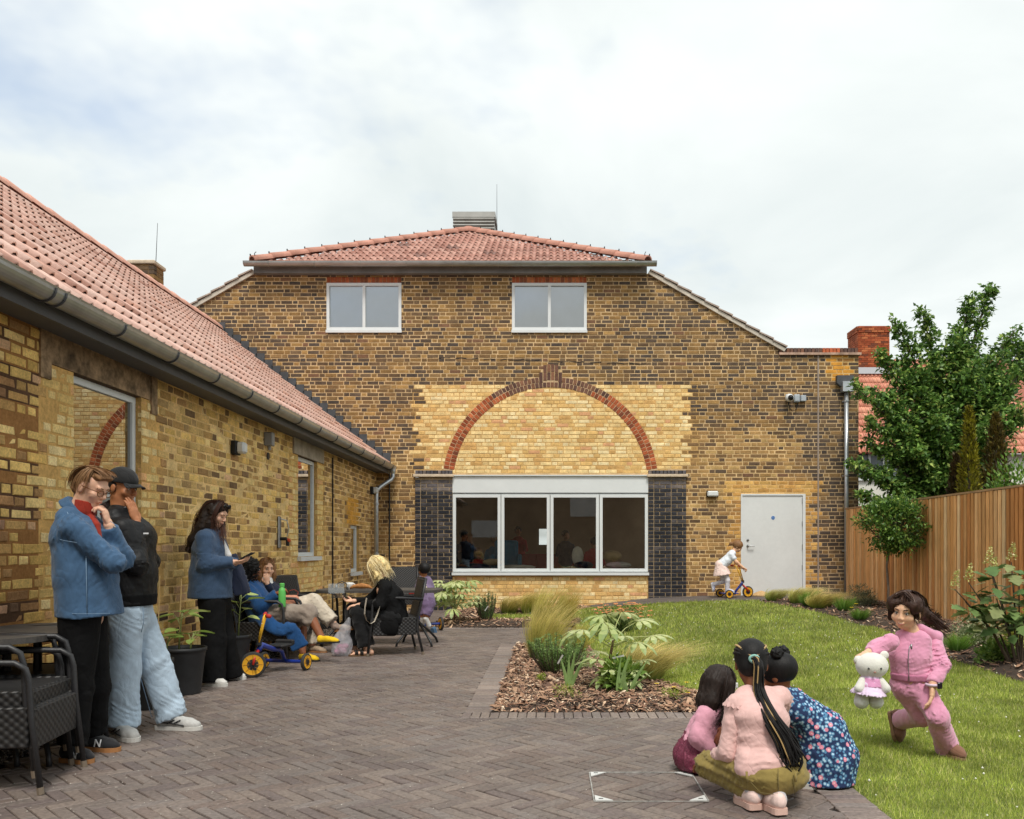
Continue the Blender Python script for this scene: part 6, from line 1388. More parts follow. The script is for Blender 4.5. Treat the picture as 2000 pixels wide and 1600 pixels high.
def surf_nets(d, lo, h):
    ins = d < 0; nx, ny, nz = d.shape
    c = [ins[i:nx - 1 + i, j:ny - 1 + j, k:nz - 1 + k] for i in (0, 1) for j in (0, 1) for k in (0, 1)]; sm_ = sum(x.astype(np.int8) for x in c); act = (sm_ > 0) & (sm_ < 8); I = np.argwhere(act); idx = np.full(act.shape, -1, np.int32); idx[act] = np.arange(len(I))
    cv = np.stack([d[I[:, 0] + i, I[:, 1] + j, I[:, 2] + k] for i in (0, 1) for j in (0, 1) for k in (0, 1)], 1); co = np.array([(i, j, k) for i in (0, 1) for j in (0, 1) for k in (0, 1)], float); acc = np.zeros((len(I), 3)); cnt = np.zeros(len(I))
    for a in range(8):
        for b in range(a + 1, 8):
            if np.abs(co[a] - co[b]).sum() != 1: continue
            x = (cv[:, a] < 0) != (cv[:, b] < 0); t = cv[x, a] / (cv[x, a] - cv[x, b]); acc[x] += co[a] + (co[b] - co[a]) * t[:, None]; cnt[x] += 1
    V = lo + h * (I + acc / cnt[:, None]); Q = []
    for axis in range(3):
        s0 = [slice(1, -1)] * 3; s1 = [slice(1, -1)] * 3; s0[axis] = slice(0, -1); s1[axis] = slice(1, None); A, B = ins[tuple(s0)], ins[tuple(s1)]; E = np.argwhere(A != B); off = np.ones(3, int); off[axis] = 0; E = E + off; fl = ins[E[:, 0], E[:, 1], E[:, 2]]; u, v = [(1, 2), (2, 0), (0, 1)][axis]; q = []
        for du, dv in ((-1, -1), (0, -1), (0, 0), (-1, 0)):
            e = E.copy(); e[:, u] += du; e[:, v] += dv; q.append(idx[e[:, 0], e[:, 1], e[:, 2]])
        q = np.stack(q, 1); q[~fl] = q[~fl][:, ::-1]; Q.append(q)
    return V, np.concatenate(Q)
def join(parts):
    V, Fq, o = [], [], 0
    for v, f in parts: V.append(v); Fq.append(f + o); o += len(v)
    return np.concatenate(V), np.concatenate(Fq)
def vol_part(name, vols, m, root, h=.008, label=None, colf=None):
    vols = vols if isinstance(vols, list) else [(vols, h)]; far = 1.45 if root.location.y > 7 else 1.1; V, Fq = join([v.build(hh * far) for v, hh in vols]); me = np_mesh(name, V - np.array(root.location), Fq, None if colf is None else colf(V), True); return link(name, me, m, root, label=label)
def cloth(name, c, rough=.85, sheen=.15, fine=260, fs=.25, src=None, noise=.12, spec=.2, crease=6.5): return mat(name, c, rough=rough, spec=spec, sheen=sheen, noise=(14, noise), noise2=(2.5, .10), bump=(fine, fs, .004), src=src, crease=(crease, .30, .024, (1, 1, .75)))
def skin_mat(name, c): return mat(name, c, rough=.5, spec=.35, noise=(30, .07), noise2=(7, .06), sss=.08)
SKIN_P, SKIN_T, SKIN_B, SKIN_D = skin_mat('skin_fair', lin((226, 178, 150))), skin_mat('skin_tan', lin((172, 114, 78))), skin_mat('skin_brown', lin((138, 86, 58))), skin_mat('skin_olive', lin((232, 184, 150)))
eye_w = mat('eye_white', (.7, .68, .65), rough=.25); eye_d = mat('eye_dark', (.02, .012, .008), rough=.15); lip_m = mat('lip', lin((190, 110, 96)), rough=.5)
def hair_mat(name, c): return mat(name, c, rough=.55, spec=.25, noise=(60, .35, 4, (1, 1, .25)), bump=(120, .6, .004, (1, 1, .2)))
H_LT, H_BLK, H_BRN, H_DKB, H_BLD = hair_mat('hair_light_brown', lin((134, 98, 66))), hair_mat('hair_black', (.010, .009, .009)), hair_mat('hair_brown', lin((60, 40, 32))), hair_mat('hair_dark_brown', (.022, .014, .011)), hair_mat('hair_blonde', lin((232, 208, 150)))

def basis(f, up=(0, 0, 1)):
    f = V3(f); f /= np.linalg.norm(f); r = np.cross(f, V3(up)); r /= np.linalg.norm(r); u = np.cross(r, f); return np.stack([r, f, u], 1)
def head_vol(c, f, s=1., up=(0, 0, 1), child=False, neck=None, neck_r=.055):
    M = basis(f, up); v = Vol(.014 * s); L = lambda r, fo, u: V3(c) + M @ (V3((r, fo, u)) * s)
    v.ell(L(0, -.012, .028), (.076 * s, .097 * s, .086 * s), M); v.ell(L(0, .028, -.03), (.060 * s, .062 * s, .078 * s), M)
    if child: v.ell(L(0, .055, -.075), (.030 * s, .026 * s, .026 * s), M)
    else:
        v.ell(L(0, .058, -.096), (.026 * s, .022 * s, .020 * s), M)
        for q in (-1, 1): v.cone(L(q * .05, -.01, -.06), L(q * .014, .055, -.1), .016 * s, .016 * s)
    for q in (-1, 1):
        v.ell(L(q * .040, .062, -.030), (.024 * s, .020 * s, .022 * s) if not child else (.028 * s, .024 * s, .026 * s), M); v.ell(L(q * .078, -.010, -.012), (.009 * s, .020 * s, .031 * s), M, .006 * s); v.ell(L(q * .011, .096, -.034), .008 * s, M, .006 * s)
    v.cone(L(-.035, .078 if not child else .074, .024), L(.035, .078 if not child else .074, .024), .013 * s, .013 * s); v.cone(L(0, .086 if not child else .083, .008), L(0, .107 if not child else .0965, -.028), (.008 if not child else .007) * s, (.0115 if not child else .0100) * s, .010 * s)
    v.ell(L(0, .086, -.058), (.022 * s, .011 * s, .0055 * s), M, .005 * s); v.ell(L(0, .085, -.068), (.018 * s, .011 * s, .0065 * s), M, .005 * s)
    for q in (-1, 1): v.sub(L(q * .031, .104, .001), (.018 * s, .018 * s, .011 * s), M, .012 * s)
    if neck is not None: v.cone(L(0, -.02, -.05), neck, neck_r, neck_r * 1.12, .03 * s)
    return v, L, M
def face_bits(root, L, M, s, brow_c, closed=False, smile=False, eye=1.0):
    e = MB(); io = MB(); bw = MB(); o = Vector(root.location); P = lambda *a: Vector(L(*a)) - o
    for q in (-1, 1):
        if not closed: e.lathe([(.002 * s * eye, -.0095 * s * eye), (.0075 * s * eye, -.006 * s * eye), (.0098 * s * eye, 0), (.0075 * s * eye, .006 * s * eye), (.002 * s * eye, .0095 * s * eye)], P(q * .031, .0785, .001), 10, Matrix(M.tolist())); io.lathe([(.001 * s, -.0055 * s * eye), (.0055 * s * eye, 0), (.001 * s, .0055 * s * eye)], P(q * .031, .0855 + .002 * (eye - 1) * 5, .000), 8, Matrix(M.tolist()))
        bw.tube([P(q * .014, .093, .021), P(q * .032, .090, .027), P(q * .050, .074, .021)], [.0028 * s, .0036 * s, .002 * s], 5)
        if closed: bw.tube([P(q * .020, .090, -.002), P(q * .032, .0885, -.006), P(q * .046, .078, -.001)], .0018 * s, 5)
        else: bw.tube([P(q * .019, .088, .005), P(q * .031, .0895, .0085), P(q * .046, .077, .003)], .0018 * s, 5)
    if not closed: part('eye', e, eye_w, root, smooth=True, kind='stuff'); part('iris', io, eye_d, root, smooth=True, kind='stuff')
    part('eyebrow', bw, brow_c, root, kind='stuff'); w = .026 if smile else .018
    part('mouth', MB().tube([P(-w, .080, -.058 if smile else -.063), P(-w * .5, .092, -.064), P(0, .0965, -.0645 if not smile else -.067), P(w * .5, .092, -.064), P(w, .080, -.058 if smile else -.063)], [.001 * s, .0032 * s, .004 * s, .0032 * s, .001 * s], 6), lip_m, root, smooth=True)
    if smile: part('teeth', MB().tube([P(-.015, .0905, -.0615), P(0, .0960, -.0650), P(.015, .0905, -.0615)], .0028 * s, 5), eye_w, root)
def hand_vol(wrist, d, n, s=1., curl=.5, thumb=1, spread=.0):
    """wrist point, finger direction, palm normal (the way the palm faces); curl 0 flat .. 1 fist; thumb side = sign"""
    d = V3(d); d /= np.linalg.norm(d); n = V3(n) - d * (V3(n) @ d); n /= np.linalg.norm(n); x = np.cross(d, n) * thumb; v = Vol(.006 * s); w = V3(wrist)
    v.cone(w - d * .02 * s, w + d * .012 * s, .024 * s, .024 * s); v.ell(w + d * .048 * s, (.038 * s, .048 * s, .016 * s), np.stack([x, d, n], 1), .012 * s); v.cone(w + d * .07 * s + x * .026 * s, w + d * .068 * s - x * .028 * s, .012 * s, .0105 * s)
    for i, (off, L) in enumerate(((.030, .072), (.010, .080), (-.010, .074), (-.029, .058))):
        b = w + (d * .082 + x * off) * s; a = curl * (1.0 + .12 * i); dd = d + x * spread * off * 20; p = b; ang = 0
        for seg, (ll, r0, r1) in enumerate(((.45, .0095, .0088), (.30, .0088, .008), (.25, .008, .0068))):
            ang += a * (.75, .95, .7)[seg]; q = p + (dd * math.cos(ang) + n * math.sin(ang)) * L * ll * s; v.cone(p, q, r0 * s, r1 * s, .003 * s); p = q
    tb = w + (d * .022 + x * .030) * s; t1 = tb + (d * .55 + x * .62 + n * (.25 + .3 * curl)) * .040 * s; t2 = t1 + (d * .85 + x * (.28 - .5 * curl) + n * (.25 + .35 * curl)) * .034 * s; v.cone(w + (d * .01 + x * .012) * s, tb, .017 * s, .014 * s); v.cone(tb, t1, .0135 * s, .0105 * s); v.cone(t1, t2, .0105 * s, .008 * s, .004); return v
def shoe(root, heel, toe, up_m, sole_m, w=.046, hgt=.085, name='shoe', sole_h=.026, ankle=None, ground=None, label=None, s=1.0):
    heel, toe = V3(heel), V3(toe); d = toe - heel; L = np.linalg.norm(d); d /= L; side = np.cross(d, [0, 0, 1]); side /= np.linalg.norm(side); u = np.cross(side, d); at_ = lambda a, h_: heel + d * a * L + u * h_
    v = Vol(.02); v.cone(at_(.14, sole_h + .028 * s), at_(.14, hgt * .78), w * .74, w * .66); v.chain([at_(.13, sole_h + .025), at_(.45, sole_h + .03), at_(.72, sole_h + .014), at_(.88, sole_h + .006)], [(w * .72, hgt * .42), (w * .80, hgt * .42), (w * .98, hgt * .36), (w * .72, hgt * .28)], side=side); v.cone(at_(.30, hgt * .55), at_(.62, hgt * .36), w * .55, w * .6); v.cut(heel + u * sole_h * .75, -u); v.cut(heel + u * (hgt * 1.02 + .012) + d * L * .1, u + d * .18)
    sh = vol_part(name, v, up_m, root, .006 if s > .8 else .005, label=label); m = MB(); out = []
    for (a, wd) in ((0, .55), (.04, .8), (.15, .92), (.4, .88), (.6, 1.0), (.75, 1.08), (.88, .92), (.96, .6), (1.0, .25)): out.append((a, wd))
    poly = [heel + d * a * L + side * wd * w for a, wd in out] + [heel + d * a * L - side * wd * w for a, wd in out[::-1]]; o = V3(root.location); m.prism([Vector(p - o) for p in poly][::-1], Vector(u * sole_h)); part('sole', m, sole_m, sh).matrix_parent_inverse = Matrix(); return sh
def strands(name, root, guides, n, m, spread=.02, w=.0022, seed=1, jitter=.25, k=9):
    g = np.random.default_rng(seed); G = []
    for gd in guides:
        gd = np.array([V3(p) for p in gd]); t = np.linspace(0, len(gd) - 1, k); i = np.minimum(t.astype(int), len(gd) - 2); f = (t - i)[:, None]
        # catmull-rom
        p0, p1, p2, p3 = gd[np.maximum(i - 1, 0)], gd[i], gd[i + 1], gd[np.minimum(i + 2, len(gd) - 1)]; G.append(.5 * (2 * p1 + (p2 - p0) * f + (2 * p0 - 5 * p1 + 4 * p2 - p3) * f ** 2 + (3 * p1 - p0 - 3 * p2 + p3) * f ** 3))
    G = np.array(G); a = g.integers(0, len(G), n); b = np.clip(a + g.integers(-1, 2, n), 0, len(G) - 1); f = g.random(n)[:, None, None] * .5; C = G[a] * (1 - f) + G[b] * f; s_ = np.linspace(0, 1, k)[None, :, None]; off = g.normal(0, spread, (n, 1, 3)); C = C + off * (.45 + .8 * s_) + np.cumsum(g.normal(0, spread * jitter, (n, k, 3)), 1) * s_
    ln = g.uniform(.7, 1.05, n)[:, None, None]; C = C[:, :1] + (C - C[:, :1]) * ln
    side = g.normal(size=(n, 1, 3)); side /= np.linalg.norm(side, axis=2, keepdims=True); ww = w * np.interp(np.linspace(0, 1, k), [0, .2, .8, 1], [.7, 1, .8, .15])[None, :, None] * g.uniform(.6, 1.4, (n, 1, 1))
    V = np.stack([C + side * ww, C - side * ww], 2).reshape(-1, 3); i0 = (np.arange(n)[:, None] * k + np.arange(k - 1)[None]).ravel() * 2; Fq = np.stack([i0, i0 + 1, i0 + 3, i0 + 2], 1); return link(name, np_mesh(name, V - V3(root.location), Fq, None, True), m, root, kind='stuff')
def fig(label, base, group=None): return thing('person', label, 'person', tuple(base), group=group)
def J_(Y0, **kw): return {k: V3(at(v[0], v[1], Y0 + (v[2] if len(v) > 2 else 0))) for k, v in kw.items()}
def grip_dir(a, b): d = V3(b) - V3(a); return d / np.linalg.norm(d)

def hair_fuzz(p, L, m, n=420, nape=-.07, seed=1, w=.0016, spread=.0035, part_side=.0, sc=1.0, front=True):
    gd = []
    for i in range(26):
        a = 6.283 * i / 26; sx, cx_ = math.sin(a), math.cos(a); c = L(part_side, -.02, .128 * sc)
        if cx_ > .55:
            if not front: continue
            gd.append([c, L(sx * .05 + part_side * .5, .045, .120 * sc), L(sx * .075, .078, .095), L(sx * .085, .085, .07)])
        else: gd.append([c, L(sx * .062, -.012 + cx_ * .06, .112 * sc), L(sx * .091 * sc, -.016 + cx_ * .100 * sc, .055), L(sx * .092 * sc, -.018 + cx_ * .108 * sc, -.01), L(sx * .082 * sc, -.018 + cx_ * .098 * sc, nape)])
    return strands('hair_strands', p, gd, n, m, spread, w, seed, .10)
denim = cloth('blue_denim', lin((66, 95, 126)), fine=420, fs=.35, noise=.18); denim_d = cloth('dark_denim', lin((58, 78, 104)), fine=380, fs=.35, noise=.16); blackc = cloth('black_cloth', (.0065, .0065, .007), sheen=0, spec=.15); black_sh = cloth('black_jacket', (.008, .008, .009), rough=.55, spec=.3, sheen=0); jean = cloth('pale_jeans', lin((178, 196, 212)), fine=420, fs=.3, noise=.12); redc = cloth('rust_shirt', lin((150, 48, 34))); bluec = cloth('blue_coat', lin((30, 72, 120)), noise=.2); greyc = cloth('taupe_skirt', lin((150, 136, 124))); beige = cloth('beige_trousers', lin((206, 194, 176))); navy = cloth('navy_top', lin((28, 36, 58))); whitec = cloth('white_cloth', (.72, .71, .69)); sole_gum = mat('gum_sole', lin((166, 116, 72)), rough=.7); sole_w = mat('white_sole', (.62, .60, .56), rough=.6); shoe_blk = cloth('black_suede', (.018, .018, .02)); shoe_w = cloth('white_leather', (.70, .68, .64), rough=.5); shoe_mix = cloth('grey_mesh', (.46, .45, .43)); yel_shoe = cloth('yellow_suede', lin((232, 190, 30))); stitch = mat('stitching', lin((120, 146, 172)), rough=.8)
def tubes(name, root, paths, r, m, n=5):
    mb = MB(); o = Vector(root.location)
    for p in paths: mb.tube([Vector(q) - o for q in p], r, n)
    return part(name, mb, m, root, smooth=True)
# ------------------------------------------------------------------ man in the denim jacket
j = J_(5.05, head=(180, 952), neck=(154, 1003), shR=(141, 1030, -.17), shL=(164, 1022, .18), elR=(221, 1099, -.13), wrR=(209, 1070, .06), elL=(239, 1092, .10), wrL=(212, 1026, .0), pel=(162, 1205), hipR=(156, 1215, -.09), hipL=(168, 1213, .09), knR=(150, 1345, -.07), knL=(184, 1342, .12), anR=(141, 1458, -.12), anL=(183, 1436, .17))
p = fig('man in denim jacket and glasses resting his chin on his hand', (j['pel'][0], j['pel'][1], 0)); hf = (.90, -.20, -.40)
hv, L, M = head_vol(j['head'], hf, .95, neck=j['neck']); b = Vol(.03); b.chain([j['neck'] + V3((0, 0, -.10)), j['pel']], [(.13, .09), (.14, .10)], side=(0, 1, 0))
for s_ in 'RL': b.chain([j['sh' + s_], j['el' + s_], j['wr' + s_]], [.05, .042, .030]); b.chain([j['hip' + s_], j['kn' + s_], j['an' + s_]], [.08, .055, .04])
hl = hand_vol(j['wrL'], (-.22, -.1, 1), (-1, -.2, -.2), 1.05, .75, -1); hr = hand_vol(j['wrR'], (-.2, .6, .3), (-.6, -.3, .5), 1.0, .4, 1)
vol_part('body', [(b, .012), (hv, .0045), (hl, .004), (hr, .005)], SKIN_P, p)
face_bits(p, L, M, .95, H_LT, closed=True)
jk = Vol(.03); jk.chain([j['neck'] + V3((-.02, 0, -.03)), V3(at(158, 1048, 5.05)), V3(at(168, 1125, 5.05)), V3(at(177, 1206, 5.05))], [(.16, .08), (.215, .138), (.215, .152), (.22, .172)], side=(0, 1, 0), flat=(0, 1))
for s_ in 'RL': jk.chain([j['sh' + s_], j['el' + s_]], [.075, .060]); jk.chain([j['el' + s_], j['wr' + s_] + (j['el' + s_] - j['wr' + s_]) * .06], [.066, .048], flat=(0, 1))
jk.cut(V3(at(177, 1204, 5.05)), (-.05, 0, -1)).wrinkle(.0055, .10, 3, (1, 1, .9), [(j['elR'], .12), (j['elL'], .12), (j['shR'], .1)]); vol_part('jacket', jk, denim, p, .0075)
cl = Vol(.012); cl.chain([j['neck'] + V3((-.035, .0, .012)), j['neck'] + V3((.0, 0, .05))], [(.088, .098), (.072, .078)], side=(0, 1, 0), flat=(1, 1)); vol_part('jacket_collar', cl, denim, p, .006)
sh = Vol(.01); sh.chain([j['neck'] + V3((.03, 0, .02)), j['neck'] + V3((.042, -.0, .075))], [(.064, .07), (.060, .064)], side=(0, 1, 0), flat=(0, 1)); sh.chain([j['neck'] + V3((.06, 0, .0)), V3(at(190, 1025, 5.0)), V3(at(197, 1058, 4.98))], [(.03, .02), (.022, .014), (.012, .010)], side=(0, 1, 0)); vol_part('shirt', sh, redc, p, .005)
tubes('seam', p, [[V3(at(131, 1000, 4.87)), V3(at(138, 1014, 4.845))], [V3(at(168, 1085, 4.875)), V3(at(169, 1140, 4.865)), V3(at(170, 1198, 4.855))]], .0022, stitch)
tr = Vol(.03)
for s_ in 'RL': tr.chain([j['hip' + s_] + V3((0, 0, .03)), j['kn' + s_], j['an' + s_] + V3((0, 0, .01))], [.115, .088, .078], flat=(0, 1))
tr.wrinkle(.006, .09, 5, (1, 1, 1.2), [(j['anR'], .14), (j['anL'], .14), (j['knR'], .1)]); vol_part('trousers', tr, blackc, p, .009)
for s_, (hx_, hy_, Yd, tx_) in {'R': (122, 1485, -.13, 190), 'L': (160, 1462, .15, 242)}.items():
    Y = 5.05 + Yd; he = V3(at(hx_, hy_, Y)); he[2] = .0; to = V3(at(tx_, hy_, Y)) + V3((0, -.05, 0)); to[2] = .0; so = shoe(p, he, to, shoe_blk, sole_gum, .046, .092)
    n_ = Vector(he * .48 + to * .52) - p.location; d_ = (to - he) / np.linalg.norm(to - he); 
    text_mesh('N', .065, n_ + Vector((0, -.046, .052)), (R(74), 0, math.atan2(d_[1], d_[0])), signw, so, 'emblem', .002)
hr_ = Vol(.02); q = lambda r, f, u: L(r, f, u); hr_.ell(L(0, -.022, .042), (.076, .092, .074), M); hr_.ell(L(0, .050, .085), (.060, .048, .028), M); hr_.ell(L(0, -.075, -.015), (.062, .042, .065), M); hr_.cut(L(0, .062, .060), M @ V3((0, .72, -.70))); hr_.wrinkle(.006, .03, 8, (1, 1, 1)); hr_.sub(L(-.09, .0, -.03), (.04, .045, .05), M); hr_.sub(L(.09, .0, -.03), (.04, .045, .05), M); vol_part('hair', hr_, H_LT, p, .005)
strands('hair_strands', p, [[L(x, -.02, .120), L(x * 1.1, .035, .126), L(x, .072, .122), L(x * .9, .095, .112)] for x in (-.05, -.025, 0, .025, .05)] + [[L(x, -.04, .12), L(x * 1.25, -.08, .08), L(x * 1.1, -.11, .02), L(x, -.11, -.04)] for x in (-.07, -.04, 0, .04, .07)] + [[L(-.05, 0, .12), L(-.085, .01, .08), L(-.09, .02, .03)], [L(.05, 0, .12), L(.085, .01, .08), L(.09, .02, .03)]], 460, H_LT, .005, .0018, 4, .12)
gl = []
for s_ in (-1, 1):
    c = L(s_ * .033, .103, -.004); gl.append([c + M @ V3((math.cos(a) * .025, abs(math.cos(a)) * -.004, math.sin(a) * .019)) for a in np.linspace(0, 6.283, 13)]); gl.append([L(s_ * .056, .098, .004), L(s_ * .078, .06, .006), L(s_ * .083, -.005, .004)])
gl.append([L(-.008, .106, .0), L(.008, .106, .0)]); tubes('glasses', p, gl, .0028, mat('glasses_frame', lin((110, 66, 30)), rough=.3), 6)
hair_fuzz(p, L, mat('hair_sandy', lin((158, 122, 86)), rough=.5, spec=.3), 380, -.05, 41, front=False)
tubes('seam', p, [[V3(at(104, 1050, 4.86)), V3(at(125, 1056, 4.815)), V3(at(150, 1060, 4.80))], [V3(at(122, 1198, 4.85)), V3(at(150, 1199, 4.825)), V3(at(180, 1199, 4.83)), V3(at(215, 1198, 4.86))], [V3(at(215, 1018, 4.995)), V3(at(224, 1024, 4.985)), V3(at(226, 1030, 5.0))]], .0016, stitch)
part('button', MB().lathe([(.001, 0), (.008, .002), (.001, .005)], Vector(at(224, 1030, 4.97)) - p.location, 8, Matrix.Rotation(R(90), 3, 'X')), steel_m, p)
# ------------------------------------------------------------------ man in the cap
j = J_(5.66, head=(240, 952), neck=(236, 1004), shR=(240, 1034, -.16), shL=(262, 1028, .19), elR=(268, 1104, -.16), wrR=(266, 1020, -.07), elL=(290, 1096, .16), wrL=(258, 1112, .0), pel=(252, 1182), hipR=(246, 1196, -.09), hipL=(264, 1194, .10), knR=(242, 1305, -.08), knL=(304, 1300, .14), anR=(240, 1412, -.10), anL=(336, 1396, .16))
p = fig('man in black jacket and black cap covering his mouth with his hand', (j['pel'][0], j['pel'][1], 0)); hf = (.93, -.26, -.18)
hv, L, M = head_vol(j['head'], hf, .95, neck=j['neck']); b = Vol(.03); b.chain([j['neck'] + V3((0, 0, -.10)), j['pel']], [(.13, .09), (.13, .10)], side=(0, 1, 0))
for s_ in 'RL': b.chain([j['sh' + s_], j['el' + s_], j['wr' + s_]], [.05, .042, .030]); b.chain([j['hip' + s_], j['kn' + s_], j['an' + s_]], [.08, .055, .04])
hr = hand_vol(j['wrR'], (-.26, .0, 1), (-1, .25, -.2), 1.08, .16, -1); hl = hand_vol(j['wrL'], (-1, -.2, 0), (0, .4, 1), 1.0, .5, 1)
vol_part('body', [(b, .012), (hv, .0045), (hr, .004), (hl, .005)], SKIN_T, p); face_bits(p, L, M, 1.0, H_BLK)
jk = Vol(.03); jk.chain([j['neck'] + V3((0, 0, -.025)), V3(at(256, 1050, 5.66)), V3(at(258, 1120, 5.66)), V3(at(258, 1180, 5.66))], [(.15, .085), (.21, .135), (.205, .14), (.20, .135)], side=(0, 1, 0), flat=(0, 1))
for s_ in 'RL': jk.chain([j['sh' + s_], j['el' + s_]], [.080, .066]); jk.chain([j['el' + s_], j['wr' + s_] + V3((0, 0, -.01 if s_ == 'R' else 0))], [.066, .044], flat=(0, 1))
jk.chain([j['neck'] + V3((.0, 0, -.01)), j['neck'] + V3((.012, 0, .045))], [(.085, .08), (.066, .068)], side=(0, 1, 0), flat=(0, 1)); jk.wrinkle(.0055, .09, 11, (1, 1, 1), [(j['elR'], .14), (j['elL'], .14)]); vol_part('jacket', jk, black_sh, p, .0075)
wb = Vol(.01); wb.chain([V3(at(258, 1160, 5.66)), V3(at(258, 1182, 5.66))], [(.206, .142), (.198, .135)], side=(0, 1, 0), flat=(1, 1)); vol_part('waistband', wb, blackc, p, .007)
em = MB().box((0, 0, 0), (.032, .003, .009)); o = part('emblem', em, signw, p); o.location = Vector(at(285, 1042, 5.40)) - p.location
tr = Vol(.035); tr.cone(j['pel'] + V3((0, 0, .01)), j['pel'] + V3((0, 0, -.08)), (.175, .125), (.18, .13), side=(0, 1, 0), flat=(1, 0))
for s_ in 'RL': tr.chain([j['hip' + s_], j['kn' + s_], j['an' + s_] + V3((0, 0, -.02))], [.112, .100, .102], flat=(0, 1))
tr.wrinkle(.008, .12, 21, (1, 1, 1.1), [(j['anR'], .16), (j['anL'], .16), (j['hipR'], .14), (j['knL'], .1)]); vol_part('jeans', tr, jean, p, .0085)
tubes('fly_seam', p, [[V3(at(279, 1186, 5.52)), V3(at(281, 1215, 5.52)), V3(at(276, 1235, 5.52))], [V3(at(252, 1240, 5.535)), V3(at(268, 1300, 5.62)), V3(at(296, 1400, 5.68))]], .0025, cloth('jean_seam', lin((120, 142, 166))))
for s_, (hx_, hy_, Y, tx_, ty_, Yt) in {'R': (216, 1441, 5.58, 268, 1447, 5.40), 'L': (306, 1426, 5.80, 394, 1424, 5.76)}.items():
    he = V3(at(hx_, hy_, Y)); to = V3(at(tx_, ty_, Yt)); he[2] = to[2] = 0; so = shoe(p, he, to, shoe_mix, sole_w, .05, .10); d_ = (to - he); L_ = np.linalg.norm(d_); d_ /= L_; sd = np.cross(d_, [0, 0, 1])
    tubes('stripe', p, [[he + d_ * L_ * a + sd * .049 + V3((0, 0, .045)), he + d_ * L_ * (a + .16) + sd * .046 + V3((0, 0, .072))] for a in (.32, .45)] + [[he + d_ * L_ * .1 + sd * .042 + V3((0, 0, .05)), he + d_ * L_ * .4 + sd * .05 + V3((0, 0, .05)), he + d_ * L_ * .7 + sd * .056 + V3((0, 0, .036))]], .004, black_m)
cp = Vol(.01); cp.ell(L(0, -.012, .05), (.086, .104, .088), M); cp.cut(L(0, 0, .030), M @ V3((0, .05, -1))); cap_m = cloth('cap_cotton', (.02, .02, .021)); co = vol_part('cap', cp, cap_m, p, .005)
br = MB(); pts = []; n = 9
for i in range(n):
    a = R(-78 + 156 * i / (n - 1)); pts.append((L(math.sin(a) * .082, .068 + math.cos(a) * .01, .038), L(math.sin(a) * .078, .075 + math.cos(a) * .092, .030 - .022 * math.sin(a) ** 2)))
o_ = V3(p.location); br.add([Vector(a - o_) for a, _ in pts] + [Vector(b_ - o_) for _, b_ in pts] + [Vector(a - o_ - M[:, 2] * .005) for a, _ in pts] + [Vector(b_ - o_ - M[:, 2] * .005) for _, b_ in pts], [(i, i + 1, n + i + 1, n + i) for i in range(n - 1)] + [(2 * n + i + 1, 2 * n + i, 3 * n + i, 3 * n + i + 1) for i in range(n - 1)] + [(n + i, n + i + 1, 3 * n + i + 1, 3 * n + i) for i in range(n - 1)]); part('brim', br, cap_m, co, smooth=True).matrix_parent_inverse = Matrix()
tubes('cap_emblem', co, [[L(-.016, .098, .055) + V3(0), L(-.016, .092, .085)], [L(-.016, .092, .085), L(.012, .098, .056)], [L(.012, .098, .056), L(.012, .092, .085)]], .003, black_m)
hr_ = Vol(.01); hr_.ell(L(0, -.03, .01), (.080, .085, .075), M); hr_.cut(L(0, .0, .03), M @ V3((0, 0, 1))); hr_.cut(L(0, .01, 0), M @ V3((0, 1, -.2))); vol_part('hair', hr_, H_BLK, p, .006)
tubes('ring', p, [[j['wrR'] + V3((-.06, -.025, .095)) + V3((.010 * math.cos(a), .011 * math.sin(a), 0)) for a in np.linspace(0, 6.283, 9)]], .002, steel_m)
# ------------------------------------------------------------------ woman with the phone
j = J_(7.75, head=(424, 1004), neck=(414, 1040), shR=(400, 1052, -.15), shL=(416, 1049, .16), elR=(402, 1102, -.19), wrR=(456, 1098, -.15), elL=(424, 1104, .17), wrL=(460, 1100, -.03), pel=(418, 1165), hipR=(414, 1176, -.09), hipL=(424, 1175, .09), knR=(418, 1250, -.09), knL=(436, 1248, .10), anR=(414, 1328, -.12), anL=(450, 1316, .18))
p = fig('woman in quilted blue jacket looking at her phone by the wall', (j['pel'][0], j['pel'][1], 0)); hf = (.90, -.22, -.38)
hv, L, M = head_vol(j['head'], hf, .92, neck=j['neck'], neck_r=.046); b = Vol(.03); b.chain([j['neck'] + V3((0, 0, -.10)), j['pel']], [(.12, .085), (.13, .10)], side=(0, 1, 0))
for s_ in 'RL': b.chain([j['sh' + s_], j['el' + s_], j['wr' + s_]], [.046, .038, .027]); b.chain([j['hip' + s_], j['kn' + s_], j['an' + s_]], [.08, .055, .04])
hr = hand_vol(j['wrR'] + V3((.01, 0, 0)), (1, .05, .12), (0, .25, 1), .9, .42, -1); hl = hand_vol(j['wrL'], (1, -.2, .15), (0, -.4, 1), .9, .4, 1)
vol_part('body', [(b, .012), (hv, .0045), (hr, .0045), (hl, .005)], SKIN_P, p); face_bits(p, L, M, .96, H_DKB, closed=True)
jk = Vol(.03); jk.chain([j['neck'] + V3((-.01, 0, -.03)), V3(at(411, 1072, 7.75)), V3(at(412, 1120, 7.75)), V3(at(412, 1168, 7.75))], [(.15, .085), (.20, .145), (.215, .175), (.225, .195)], side=(0, 1, 0), flat=(0, 1))
for s_ in 'RL': jk.chain([j['sh' + s_], j['el' + s_]], [.082, .072]); jk.chain([j['el' + s_], j['wr' + s_]], [.072, .050], flat=(0, 1))
